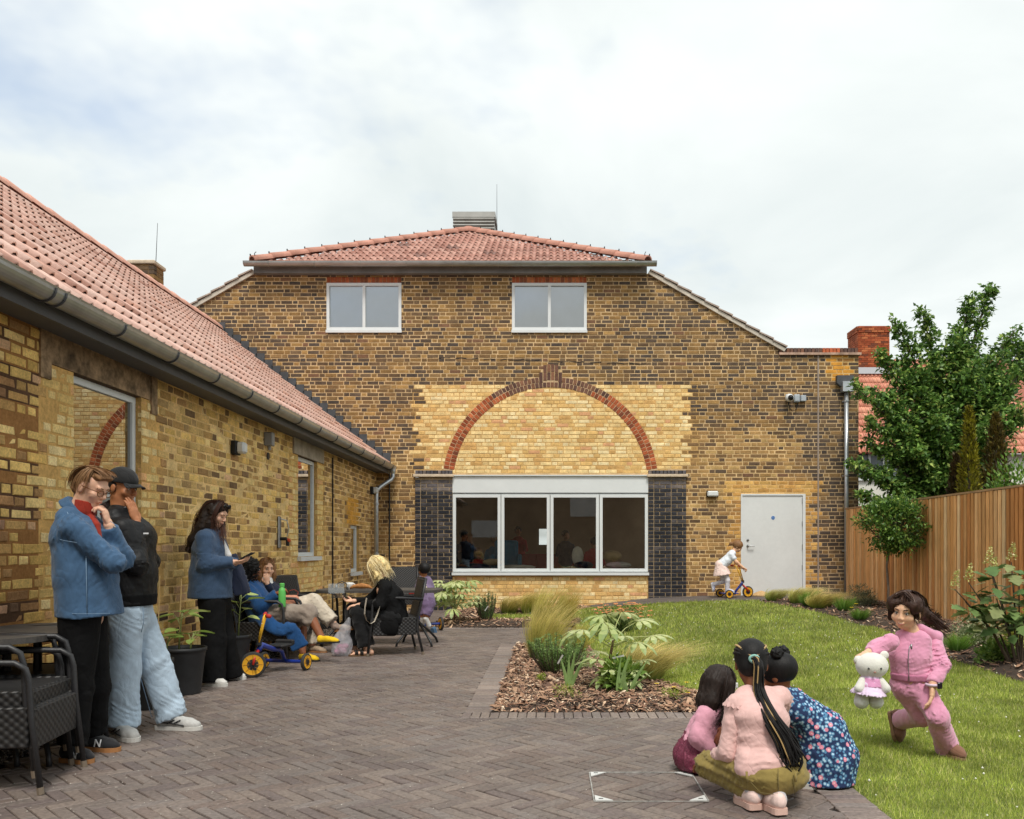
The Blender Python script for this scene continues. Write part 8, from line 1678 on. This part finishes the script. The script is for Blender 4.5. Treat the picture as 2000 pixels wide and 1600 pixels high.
for rr_ in (rows[2], rows[10]):
    sp_ = spline(rr_, 26); bd = MB(); 
    for i, q in enumerate(sp_): bd.lathe([(.002, -.006), (.0065, 0), (.002, .006)], Vector(q + (q - L(0, -.02, .03)) * .09) - p.location, 6)
    part('beaded_braid', bd, blond_b, p, kind='stuff')
gd = []; g = np.random.default_rng(9); tail = [tie, tie + V3((.015, -.045, -.02)), V3(at(1484, 1350, 4.12)), V3(at(1506, 1400, 4.00)), V3(at(1532, 1440, 3.965)), V3(at(1545, 1468, 3.955))]
bl, bb = [], []
for i in range(64):
    o1 = np.clip(g.normal(0, 1, 3), -1.6, 1.6) * V3((.013, .007, .010)); pts = [q + o1 * (.5, .8, 1.1, 1.5, 1.9, 2.2)[k_] + g.normal(0, .002, 3) for k_, q in enumerate(tail)]; e_ = pts[-1]; pts.append(e_ + V3((g.normal(.01, .015), -.005, -.035 - .02 * g.random()))); (bb if i % 14 == 3 else bl).append(spline(pts, 22))
tubes('ponytail', p, bl, .0042, H_BLK, 5)['kind'] = 'stuff'; tubes('blonde_braids', p, bb, .0040, blond_b, 5)['kind'] = 'stuff'
tubes('hair_tie', p, [[tie + V3((math.cos(a) * .022, -.006, math.sin(a) * .016)) for a in np.linspace(0, 6.283, 13)]], .007, cloth('mint_scrunchie', lin((140, 186, 176))), 7)
# ------------------------------------------------------------------ small girl in pink jacket and sequin skirt
j = J_(4.72, head=(1408, 1340), neck=(1394, 1378), shR=(1378, 1396, -.09), shL=(1400, 1392, .11), elR=(1364, 1440, -.13), wrR=(1400, 1474, -.13), elL=(1405, 1440, .13), wrL=(1428, 1455, .02), pel=(1364, 1460), hipR=(1364, 1464, -.06), hipL=(1370, 1464, .06), knR=(1412, 1462, -.09), knL=(1420, 1460, .09), anR=(1374, 1488, -.06), anL=(1382, 1486, .08))
p = fig('small girl with long dark hair in pink jacket and sequin skirt squatting', (j['pel'][0], j['pel'][1], 0)); hf = (.82, .52, -.18)
hv, L, M = head_vol(j['head'], hf, .86, child=True, neck=j['neck'], neck_r=.036); b = Vol(.03); b.chain([j['neck'] + V3((0, 0, -.05)), j['pel']], [(.07, .05), (.09, .07)], side=(0, 1, 0))
for s_ in 'RL': b.chain([j['sh' + s_], j['el' + s_], j['wr' + s_]], [.034, .029, .022]); b.chain([j['hip' + s_], j['kn' + s_], j['an' + s_]], [.055, .04, .03])
hr = hand_vol(j['wrR'], (1, .1, -.1), (0, .3, -1), .75, .5, -1); hl = hand_vol(j['wrL'], (1, 0, 0), (0, -.4, -1), .75, .5, 1); vol_part('body', [(b, .008), (hv, .0045), (hr, .004), (hl, .004)], SKIN_D, p); face_bits(p, L, M, .86, H_DKB)
jk = Vol(.025); jk.chain([j['neck'] + V3((-.01, 0, -.025)), V3(at(1378, 1420, 4.72)), j['pel'] + V3((0, 0, .03))], [(.10, .06), (.12, .085), (.125, .09)], side=(0, 1, 0))
for s_ in 'RL': jk.chain([j['sh' + s_], j['el' + s_]], [.054, .050]); jk.chain([j['el' + s_], j['wr' + s_]], [.050, .038], flat=(0, 1))
jk.wrinkle(.004, .055, 101); vol_part('jacket', jk, pink_j, p, .0065); wt = Vol(.02); wt.chain([V3(at(1402, 1400, 4.74)), V3(at(1408, 1440, 4.74)), V3(at(1405, 1470, 4.76))], [(.08, .05), (.09, .06), (.08, .06)], side=(0, 1, 0)); vol_part('shirt', wt, whitec, p, .008)
sk = Vol(.03); sk.chain([j['pel'] + V3((0, 0, .03)), V3(at(1352, 1478, 4.72)), V3(at(1349, 1496, 4.72))], [(.11, .09), (.135, .10), (.14, .075)], side=(0, 1, 0), flat=(0, 1)); sk.cone(j['hipR'], j['knR'] + V3((-.05, 0, 0)), .075, .06); sk.wrinkle(.006, .05, 102, (2, 2, .3)); vol_part('sequin_skirt', sk, sequin_mat(), p, .006)
hr_ = Vol(.02); hr_.ell(L(0, -.02, .035), (.086, .102, .088), M); hr_.chain([L(0, -.09, .02), L(0, -.10, -.10), L(0, -.08, -.20)], [(.08, .04), (.075, .045), (.055, .035)], side=M[:, 0]); hr_.chain([L(.08, .0, .02), L(.088, .0, -.10), L(.08, .02, -.24)], [.03, .036, .024]); hr_.sub(L(0, .11, -.03), (.06, .072, .085), M); hr_.wrinkle(.004, .04, 103, (1.5, 1.5, .25)); vol_part('hair', hr_, H_DKB, p, .005)
strands('hair_strands', p, [[L(x, -.02, .122), L(x * 1.5, -.07, .05), L(x * 1.5, -.09, -.08), L(x * 1.2, -.07, -.2), V3(at(1398 - x * 120, 1424, 4.62))] for x in (-.05, -.02, .02, .05)] + [[L(.045, .0, .118), L(.09, .01, .04), L(.098, .0, -.08), L(.09, .02, -.18), V3(at(1392, 1420, 4.58))]], 420, H_DKB, .010, .0024, 22); hair_fuzz(p, L, mat('hair_umber', (.04, .026, .02), rough=.4, spec=.45), 520, -.12, 45, .0018, .004, front=False); part('hair_clip', MB().cbox(Vector(L(.088, .045, .02)) - p.location, (.02, .012, .03), .004), cer, p)
# ------------------------------------------------------------------ small girl in the floral dress
j = J_(4.46, head=(1518, 1318), neck=(1528, 1352), shL=(1512, 1368, -.04), shR=(1552, 1366, .08), pel=(1598, 1450), wst=(1578, 1405), knL=(1560, 1470, .18), knR=(1600, 1470, .22), anL=(1586, 1530, .02), anR=(1618, 1530, .05))
p = fig('small girl with hair buns in blue floral dress bending beside the braided girl', (j['pel'][0], j['pel'][1], 0)); hf = (-.78, .55, -.28)
for k_ in ('anL', 'anR'): j[k_][2] = .06
hv, L, M = head_vol(j['head'], hf, .86, child=True, neck=j['neck'], neck_r=.036); b = Vol(.03); b.chain([j['neck'] + V3((.02, 0, -.05)), j['pel']], [(.06, .05), (.09, .07)], side=(0, 1, 0)); elb, wrs = V3(at(1490, 1400, 4.6)), V3(at(1440, 1425, 4.62)); b.chain([j['shL'], elb, wrs], [.034, .029, .022]); b.chain([j['pel'], j['knL'], j['anL']], [.05, .04, .03]); b.chain([j['pel'], j['knR'], j['anR']], [.05, .04, .03]); hl = hand_vol(wrs, (-1, .1, -.2), (0, 0, -1), .72, .4, 1); vol_part('body', [(b, .008), (hv, .0045), (hl, .004)], SKIN_B, p); face_bits(p, L, M, .86, H_BLK)
fm = floral_mat(); dr_ = Vol(.03); dr_.chain([j['neck'] + V3((.01, 0, -.02)), V3(at(1555, 1385, 4.46)), j['wst']], [(.095, .06), (.115, .085), (.105, .085)], side=(.3, 1, 0)); dr_.cone(j['shR'], V3(at(1560, 1410, 4.52)), .06, .055); dr_.cone(j['shL'], elb, .055, .045); dr_.chain([j['wst'], V3(at(1604, 1432, 4.46)), V3(at(1618, 1480, 4.44)), V3(at(1612, 1538, 4.42))], [(.105, .09), (.13, .12), (.15, .125), (.145, .12)], side=(1, 0, 0), flat=(0, 1)); dr_.wrinkle(.0055, .06, 111, (1.4, 1.4, .5)); dr_.cut((0, 0, .012), (0, 0, -1)); vol_part('floral_dress', dr_, fm, p, .0065)
for (hx_, Y_) in ((1596, 4.36),): he = V3(((hx_ - PX) / F * Y_, Y_, .0)); shoe(p, he, he + V3((-.15, .06, 0)), shoe_w, sole_w, .036, .08, s=.8)
he = V3(((1625 - PX) / F * 4.5, 4.5, 0)); shoe(p, he, he + V3((-.15, .06, 0)), shoe_w, sole_w, .036, .08, s=.8)
hr_ = Vol(.012); hr_.ell(L(0, -.018, .035), (.084, .102, .088), M); hr_.sub(L(0, .11, -.03), (.065, .075, .085), M); hr_.cut(L(0, -.02, -.045), M @ V3((0, .1, -1))); vol_part('hair', hr_, H_BLK, p, .005)
for q in (-1, 1): bn = Vol(.01); bn.ell(L(q * .055, -.055, .125), .034); bn.wrinkle(.006, .02, 113); vol_part('hair_bun', bn, H_BLK, p, .004)
tubes('hair_parting', p, [spline([L(0, .06, .118), L(.0, -.02, .126), L(0, -.10, .075), L(0, -.122, .0)], 12)], .003, SKIN_B, 5)
# ------------------------------------------------------------------ running girl
j = J_(5.08, head=(1770, 1194), neck=(1783, 1236), shR=(1738, 1254, -.06), shL=(1822, 1252, .04), elR=(1714, 1268, -.06), wrR=(1696, 1274, -.10), elL=(1838, 1300, -.04), wrL=(1822, 1336, -.12), mid=(1778, 1285), pel=(1780, 1332), hipR=(1764, 1338, .03), hipL=(1796, 1338, .0), knL=(1830, 1400, -.14), anL=(1850, 1456, -.02), knR=(1802, 1398, .02), anR=(1760, 1406, .30))
p = fig('running girl in pink velour tracksuit with brown hair flying', (j['pel'][0], j['pel'][1], 0)); hf = (-.66, -.74, -.12)
hv, L, M = head_vol(j['head'], hf, .94, child=True, neck=j['neck'], neck_r=.036, up=(.12, 0, 1)); b = Vol(.03); b.chain([j['neck'] + V3((0, 0, -.07)), j['pel']], [(.08, .055), (.10, .075)], side=(1, -.7, 0))
for s_ in 'RL': b.chain([j['sh' + s_], j['el' + s_], j['wr' + s_]], [.034, .030, .022]); b.chain([j['hip' + s_], j['kn' + s_], j['an' + s_]], [.06, .045, .033])
hl = hand_vol(j['wrL'], (-.15, -.15, -1), (-.8, .45, .1), .98, .25, 1, .3); hr = hand_vol(j['wrR'], (-.8, -.1, -.35), (.1, .0, -1), .8, .9, -1); vol_part('body', [(b, .008), (hv, .004), (hl, .0038), (hr, .0038)], SKIN_D, p); face_bits(p, L, M, .94, H_BRN, smile=True, eye=1.15)
sd_ = V3((.85, -.5, .0)); tp = Vol(.025); tp.chain([j['neck'] + V3((0, 0, -.03)), j['mid'], j['pel'] + V3((-.005, 0, .02))], [(.105, .055), (.118, .080), (.104, .080)], side=sd_, flat=(0, 1))
for s_ in 'RL': tp.chain([j['sh' + s_], j['el' + s_]], [.052, .050]); tp.chain([j['el' + s_], j['wr' + s_]], [.050, .036], flat=(0, 1))
tp.wrinkle(.0055, .065, 121, (1, 1, 1), [(j['elL'], .12), (j['elR'], .1), (j['pel'], .1)]); vol_part('hoodie', tp, pink_v, p, .006); nrm_ = V3((-.5, -.85, 0)) / .986; hb = Vol(.008); hb.chain([j['pel'] + V3((-.004, 0, .052)), j['pel'] + V3((-.004, 0, .012))], [(.116, .092), (.110, .088)], side=sd_, flat=(1, 1)); vol_part('hem_band', hb, cloth('rib_pink', lin((184, 116, 144))), p, .006)
hd_ = Vol(.02); hd_.chain([j['neck'] + V3((.03, .05, .0)), j['neck'] + V3((.13, .06, -.05)), j['neck'] + V3((.17, .05, -.12))], [(.085, .04), (.08, .05), (.03, .03)], side=sd_); vol_part('hood', hd_, pink_v, p, .006)
nrm = V3((-.5, -.85, 0)); nrm /= np.linalg.norm(nrm); zp_ = [j['neck'] + V3((0, 0, -.06)) + nrm * .068, j['neck'] * .5 + j['mid'] * .5 + nrm * .082, j['mid'] + nrm * .088, j['pel'] + V3((0, 0, .05)) + nrm * .096, j['pel'] + V3((0, 0, .012)) + nrm * .094]; tubes('zip', p, [zp_], .0028, steel_m); tubes('zip_pull', p, [[zp_[0], zp_[0] + V3((0, -.006, -.03))]], .005, steel_m)
tr = Vol(.03); tr.cone(j['pel'] + V3((0, 0, .015)), j['pel'] + V3((0, 0, -.03)), (.098, .078), (.104, .084), side=sd_)
tr.chain([j['hipL'], j['knL'], j['anL'] + V3((.005, 0, -.02))], [.080, .060, .068], flat=(0, 1)); tr.chain([j['hipR'], j['knR'], j['anR']], [.078, .060, .062], flat=(0, 1)); tr.wrinkle(.0055, .07, 122, (1, 1, 1), [(j['pel'], .12), (j['knL'], .1), (j['anL'], .1)]); vol_part('tracksuit_trousers', tr, pink_v, p, .0065)
he = V3(((1838 - PX) / F * 5.1, 5.10, .0)); shoe(p, he, he + V3((.055, -.17, 0)), boot_b, sole_b, .042, .10, sole_h=.02, s=.9); he = j['anR'] + V3((-.055, .05, .045)); shoe(p, he, he + V3((.03, -.03, -.19)), boot_b, sole_b, .040, .095, sole_h=.02, s=.9)
hr_ = Vol(.02); hr_.ell(L(0, -.022, .038), (.088, .104, .090), M); hr_.ell(L(.055, .035, .05), (.05, .06, .055), M); hr_.ell(L(-.055, .035, .05), (.05, .06, .055), M); hr_.sub(L(0, .105, -.025), (.068, .062, .080), M); hr_.chain([L(-.05, -.08, .0), V3(at(1815, 1208, 5.18)), V3(at(1835, 1222, 5.2))], [.05, .035, .02]); hr_.chain([L(.078, .02, .03), L(.085, .025, -.05)], [.026, .018]); hr_.wrinkle(.004, .04, 123); vol_part('hair', hr_, H_BRN, p, .005)
fl = []
for (x, y, Y_) in ((1846, 1228, 5.2), (1856, 1240, 5.22), (1838, 1214, 5.18), (1850, 1236, 5.14), (1828, 1205, 5.2), (1860, 1246, 5.2)): fl.append([L(-.03, .0, .125), L(-.075, -.05, .075), V3(at(1808, 1200 + (y - 1228) * .4, 5.16)), V3(at((1808 + x) / 2, (1205 + y) / 2 - 2, Y_)), V3(at(x, y, Y_))])
strands('hair_strands', p, fl, 420, H_BRN, .011, .0024, 33); strands('hair_fringe', p, [[L(.0, .045, .124), L(q * .04, .075, .105), L(q * .075, .07, .06), L(q * .088, .04, .0), L(q * .09, .03, -.06)] for q in (-1, -.8, .8, 1)], 220, H_BRN, .006, .0022, 34)
hair_fuzz(p, L, mat('hair_walnut', lin((88, 62, 48)), rough=.4, spec=.45), 420, -.05, 46, .0018, .004, .02)
tubes('watch_strap', p, [[j['wrL'] + V3((0, 0, -.004)) + V3((math.cos(a) * .036, math.sin(a) * .034, 0)) for a in np.linspace(0, 6.283, 15)]], .009, mat('watch_band', lin((214, 190, 206)), rough=.6), 6); part('watch_face', MB().cbox(Vector(j['wrL'] + V3((.024, -.036, -.004))) - p.location, (.036, .014, .038), .004, Matrix.Rotation(R(32), 3, 'Z')), mat('watch_glass', (.012, .012, .016), rough=.1), p)
# white plush bear in a pink dress, dangling from her hand
o_ = at(1703, 1300, 4.94); t = thing('plush_bear', 'white plush toy bear in a pink dress dangling from the running girl', 'plush toy', tuple(o_)); plush = cloth('white_plush', (.72, .70, .64), sheen=.6, fine=160, fs=.6, noise=.06, crease=1.5); pkd = cloth('toy_pink_dress', lin((216, 150, 190)), rough=.6); lil = cloth('toy_lilac', lin((226, 204, 228)), rough=.6); O = V3(o_)
v = Vol(.015); v.ell(O + V3((.0, 0, .0)), (.092, .075, .075)); vol_part('head', v, plush, t, .006); v = Vol(.02); v.cone(O + V3((-.01, 0, -.06)), O + V3((-.015, 0, -.13)), .045, .055); vol_part('torso', v, plush, t, .006)
for q in (-1, 1):
    v = Vol(.01); v.ell(O + V3((q * .075, .01, .058 if q > 0 else .03)), (.026, .016, .026)); vol_part('ear', v, plush, t, .005); v = Vol(.02); v.cone(O + V3((q * .035 - .02, 0, -.14)), O + V3((q * .042 - .022, -.01, -.205)), .032, .042); vol_part('leg', v, plush, t, .006); v = Vol(.02); v.cone(O + V3((q * .05 - .01, -.02, -.085)), O + V3((q * .075 - .012, -.04, -.125)), .024, .028); vol_part('arm', v, plush, t, .006); part('eye', MB().lathe([(.001, -.006), (.0075, 0), (.001, .006)], Vector((q * .035 - .01, -.072, -.008)), 8), black_m, t)
part('nose', MB().lathe([(.001, -.006), (.009, 0), (.001, .006)], Vector((-.012, -.078, -.028)), 8), mat('toy_nose', lin((150, 110, 96)), rough=.6), t)
v = Vol(.01); v.chain([O + V3((-.01, 0, -.075)), O + V3((-.015, 0, -.115)), O + V3((-.02, 0, -.165))], [.052, .066, .105], flat=(0, 1)); v.wrinkle(.005, .03, 131, (2, 2, .2)); vol_part('dress', v, lil, t, .006); v = Vol(.01); v.chain([O + V3((-.01, 0, -.068)), O + V3((-.014, 0, -.118))], [.056, .072], flat=(1, 1)); vol_part('bodice', v, pkd, t, .006)
# ------------------------------------------------------------------ girl on the scooter by the door
zf_ = float(zp(3.3)); j = J_(16.05, head=(1441, 1068), neck=(1432, 1079), shL=(1430, 1084, .08), shR=(1428, 1084, -.08), elR=(1439, 1098, -.12), wrR=(1452, 1109, -.14), elL=(1438, 1099, .14), wrL=(1450, 1110, .14), pel=(1409, 1107), knR=(1421, 1134, -.05), anR=(1420, 1156, -.03), knL=(1413, 1135, .06), anL=(1393, 1142, .08), mid=(1420, 1095))
p = fig('girl in white top and pale skirt pushing a scooter past the white door', (j['pel'][0], j['pel'][1], zf_)); hf = (.80, -.15, -.58)
hv, L, M = head_vol(j['head'], hf, .86, child=True, neck=j['neck'], neck_r=.038); b = Vol(.03); b.chain([j['neck'], j['pel']], [(.06, .05), (.09, .07)], side=(0, 1, 0))
for s_ in 'RL': b.chain([j['sh' + s_], j['el' + s_], j['wr' + s_]], [.034, .028, .022])
h1 = hand_vol(j['wrR'], (.8, .2, -.4), (0, 0, -1), .75, .8, 1); h2 = hand_vol(j['wrL'], (.8, -.2, -.4), (0, 0, -1), .75, .8, -1); vol_part('body', [(b, .010), (hv, .006), (h1, .005), (h2, .005)], SKIN_D, p); face_bits(p, L, M, .86, H_LT)
tp = Vol(.02); tp.chain([j['neck'] + V3((-.02, 0, -.02)), j['mid'], j['pel'] + V3((.01, 0, .04))], [(.10, .07), (.12, .095), (.12, .10)], side=(0, 1, 0))
for s_ in 'RL': tp.cone(j['sh' + s_], j['sh' + s_] * .5 + j['el' + s_] * .5, .055, .05)
tp.wrinkle(.004, .07, 141); vol_part('top', tp, cloth('white_blue_tee', lin((226, 232, 240))), p, .009); sk = Vol(.03); sk.chain([j['pel'] + V3((-.02, 0, .03)), j['pel'] + V3((.01, 0, -.16))], [(.12, .10), (.17, .17)], side=(0, 1, 0), flat=(0, 1)); sk.wrinkle(.006, .06, 142, (2, 2, .3)); vol_part('skirt', sk, cloth('blush_skirt', lin((238, 212, 204))), p, .009)
lg = Vol(.02); lg.chain([j['pel'] + V3((.05, -.05, -.1)), j['knR'], j['anR']], [.065, .046, .036]); lg.chain([j['pel'] + V3((.02, .05, -.1)), j['knL'], j['anL']], [.065, .046, .036]); vol_part('tights', lg, cloth('white_tights', lin((226, 224, 232))), p, .009); lilac_s = cloth('lilac_shoe', lin((206, 208, 230)))
he = j['anR'] + V3((-.03, 0, 0)); he[2] = zf_ + .10; shoe(p, he, he + V3((.17, -.02, 0)), lilac_s, sole_w, .036, .07, sole_h=.015, s=.8); he = j['anL'] + V3((-.05, 0, .03)); shoe(p, he, he + V3((.035, 0, -.17)), lilac_s, sole_w, .036, .07, sole_h=.015, s=.8)
hr_ = Vol(.02); hr_.ell(L(0, -.02, .035), (.088, .103, .09), M); hr_.sub(L(0, .11, -.03), (.065, .07, .085), M); hr_.chain([L(0, -.10, .01), L(0, -.16, -.03), L(0, -.17, -.10)], [.035, .03, .012]); hr_.wrinkle(.004, .04, 143); vol_part('hair', hr_, H_LT, p, .007)
# ------------------------------------------------------------------ small boy seen from behind
j = J_(12.4, head=(828, 1114), neck=(828, 1128), shL=(820, 1136, .0), shR=(838, 1136, .02), pel=(834, 1176), mid=(830, 1152), knL=(826, 1200, .0), anL=(824, 1222, .05), knR=(832, 1200, -.06), anR=(838, 1222, -.02), elR=(846, 1155, .08), wrR=(842, 1168, .2), elL=(814, 1155, .08), wrL=(816, 1168, .2))
p = fig('small boy in purple sports shirt seen from behind near the back bed', (j['pel'][0], j['pel'][1], 0)); hf = (-.55, .82, -.1)
hv, L, M = head_vol(j['head'], hf, .86, child=True, neck=j['neck'], neck_r=.036); b = Vol(.03); b.chain([j['neck'], j['pel']], [(.06, .05), (.08, .06)], side=(1, 0, 0))
for s_ in 'RL': b.chain([j['sh' + s_], j['el' + s_], j['wr' + s_]], [.032, .027, .02]); b.chain([j['pel'], j['kn' + s_], j['an' + s_]], [.055, .04, .03])
h1 = hand_vol(j['wrR'], (0, 1, -.3), (0, 0, -1), .7, .7, 1); h2 = hand_vol(j['wrL'], (0, 1, -.3), (0, 0, -1), .7, .7, -1); vol_part('body', [(b, .010), (hv, .006), (h1, .005), (h2, .005)], SKIN_T, p); face_bits(p, L, M, .86, H_BLK)
tp = Vol(.02); tp.chain([j['neck'] + V3((0, 0, -.025)), j['mid'], j['pel'] + V3((0, 0, .03))], [(.10, .06), (.115, .085), (.115, .09)], side=(1, .1, 0))
for s_ in 'RL': tp.cone(j['sh' + s_], j['sh' + s_] * .45 + j['el' + s_] * .55, .05, .05)
tp.wrinkle(.003, .08, 151); shm = vol_part('sports_shirt', tp, cloth('purple_jersey', lin((128, 112, 142))), p, .008); lt_m = mat('jersey_cream', lin((226, 218, 190)), rough=.8)
text_mesh('21', .14, Vector(j['mid'] + V3((0, -.093, .0))) - p.location, (R(88), 0, R(-4)), lt_m, p, 'lettering', .004); text_mesh('OEL', .045, Vector(j['mid'] + V3((.004, -.088, .088))) - p.location, (R(84), 0, R(-4)), lt_m, p, 'lettering', .004)
sk = Vol(.02); sk.chain([j['pel'] + V3((0, 0, .05)), j['pel'] + V3((0, 0, -.02))], [(.112, .09), (.12, .10)], side=(1, .1, 0))
for s_ in 'RL': sk.cone(j['pel'] + V3((.04 * (1 if s_ == 'R' else -1), 0, -.02)), j['kn' + s_] + V3((0, 0, -.02)), .085, .072, flat=(0, 1))
sk.wrinkle(.006, .06, 152); vol_part('shorts', sk, cloth('purple_shorts', lin((112, 94, 124))), p, .008); lg = Vol(.01)
for s_ in 'RL': lg.cone(j['kn' + s_] + V3((0, 0, -.06)), j['an' + s_], .042, .034)
vol_part('sock', lg, whitec, p, .008)['kind'] = 'stuff'; cl_b = cloth('blue_clog', lin((70, 98, 126)))
he = V3((j['anL'][0], j['anL'][1] - .05, .105)); shoe(p, he, he + V3((-.03, .17, 0)), cl_b, cl_b, .036, .06, sole_h=.02, s=.8); he = j['anR'] + V3((.05, -.06, -.03)); shoe(p, he, he + V3((.02, .03, -.16)), cl_b, cl_b, .038, .06, sole_h=.022, s=.8)
hr_ = Vol(.012); hr_.ell(L(0, -.02, .032), (.084, .102, .088), M); hr_.sub(L(0, .11, -.03), (.07, .075, .085), M); hr_.cut(L(0, -.02, -.05), M @ V3((0, .3, -1))); vol_part('hair', hr_, H_BLK, p, .006)
# ================================================================== life behind the wide window
def sitter(label, px, py, Y, hair, top, s_=.9, hf=(0, -1, -.1), skin=None):
    h_ = V3(at(px, py, Y)); p = fig(label, (h_[0], h_[1], .15), group='people inside the hall'); hv, L, M = head_vol(h_, hf, s_, child=True, neck=h_ + V3((0, 0, -.16)), neck_r=.04); b = Vol(.03); b.chain([h_ + V3((0, 0, -.22)), h_ + V3((0, 0, -.55))], [(.10, .07), (.13, .10)], side=(1, 0, 0)); vol_part('body', [(b, .014), (hv, .008)], skin or SKIN_T, p); t = Vol(.04); t.chain([h_ + V3((0, 0, -.18)), h_ + V3((0, 0, -.30)), h_ + V3((0, 0, -.60))], [(.12, .07), (.17, .11), (.17, .13)], side=(1, 0, 0)); t.cone(h_ + V3((-.15, 0, -.24)), h_ + V3((-.2, -.1, -.45)), .055, .045); t.cone(h_ + V3((.15, 0, -.24)), h_ + V3((.2, -.1, -.45)), .055, .045); vol_part('clothing', t, top, p, .012); hr_ = Vol(.02); hr_.ell(L(0, -.02, .035), (.088, .103, .09), M); hr_.sub(L(0, .11, -.03), (.065, .07, .085), M); vol_part('hair', hr_, hair, p, .010)
redk = cloth('red_cloth', lin((170, 40, 44))); teal = cloth('teal_cloth', lin((40, 110, 140)))
sitter('child in dark school jumper behind the first window pane', 907, 1046, 17.9, H_BLK, navy, hf=(.8, -.3, -.1), skin=SKIN_B); sitter('fair-haired child low behind the first window pane', 935, 1080, 17.6, H_LT, redk, .85, (.3, .9, 0)); sitter('child with brown hair behind the second window pane', 966, 1056, 18.6, H_LT, teal, .9, (.2, .9, 0)); sitter('adult with dark hair at the back of the room behind the second pane', 1012, 1038, 20.6, H_BLK, redk, 1, (0, -1, 0)); sitter('adult in dark clothes behind the third window pane', 1105, 1046, 19.8, H_DKB, navy, 1, (.4, -.8, 0)); sitter('child in red behind the edge of the third pane', 1160, 1060, 18.4, H_BLK, redk, .9, (-.6, .5, 0))
redp = mat('red_seat', lin((150, 34, 40)), rough=.5); 
for i in range(6):
    x = at(1018 + i * 23, 0, 20.0).x; t = thing('red_chair', 'red stacking chair in the row inside the hall', 'chair', (x, 20.0 + .05 * (i % 2), .15), R(180), 'red chairs inside the hall'); part('seat', MB().cbox((0, 0, .45), (.4, .4, .03), .01), redp, t); part('backrest', MB().cbox((0, .2, .75), (.38, .03, .36), .01), redp, t)
    for sx in (-1, 1):
        for sy in (-1, 1): part('leg', MB().tube([(sx * .18, sy * .18, 0), (sx * .17, sy * .17, .45 if sy < 0 else .9)], .012, 6), steel_m, t)
def cushion(label, px, py, Y, size, c, rz=0, tilt=0):
    q = at(px, py, Y); t = thing('cushion', label, 'cushion', tuple(q), rz); v = Vol(.03); o = V3(q); v.ell(o, size); v.wrinkle(.006, .08, int(px)); vol_part('cover', v, c, t, .012); t.rotation_euler = (0, tilt, rz)
cbeige = cloth('cushion_beige', lin((198, 170, 128))); cwhite = cloth('cushion_white', lin((222, 214, 200)))
cushion('beige cushion piled in the last window pane', 1195, 1086, 17.3, (.2, .12, .11), cbeige); cushion('white patterned cushion in the last window pane', 1208, 1104, 17.25, (.26, .12, .07), cwhite); cushion('long white bolster in the second window pane', 1010, 1108, 17.25, (.38, .1, .05), cwhite); cushion('cream cushion on edge in the third window pane', 1128, 1086, 17.4, (.12, .06, .2), cwhite); cushion('dark blue cushion in the third window pane', 1140, 1104, 17.3, (.2, .1, .08), navy); cushion('navy bean bag in the first window pane', 925, 1108, 17.3, (.36, .14, .08), navy); cushion('cream blanket roll in the first window pane', 962, 1098, 17.4, (.2, .1, .07), cbeige)
t = thing('armchair', 'teal armchair across the first two window panes', 'armchair', tuple(at(988, 1088, 17.9))); part('backrest', MB().cbox((0, .2, .05), (.5, .14, .6), .04), teal, t); part('seat', MB().cbox((0, -.05, -.25), (.5, .5, .2), .04), teal, t)
for q in (-1, 1): part('arm', MB().cbox((q * .28, -.02, -.12), (.1, .5, .35), .03), teal, t)
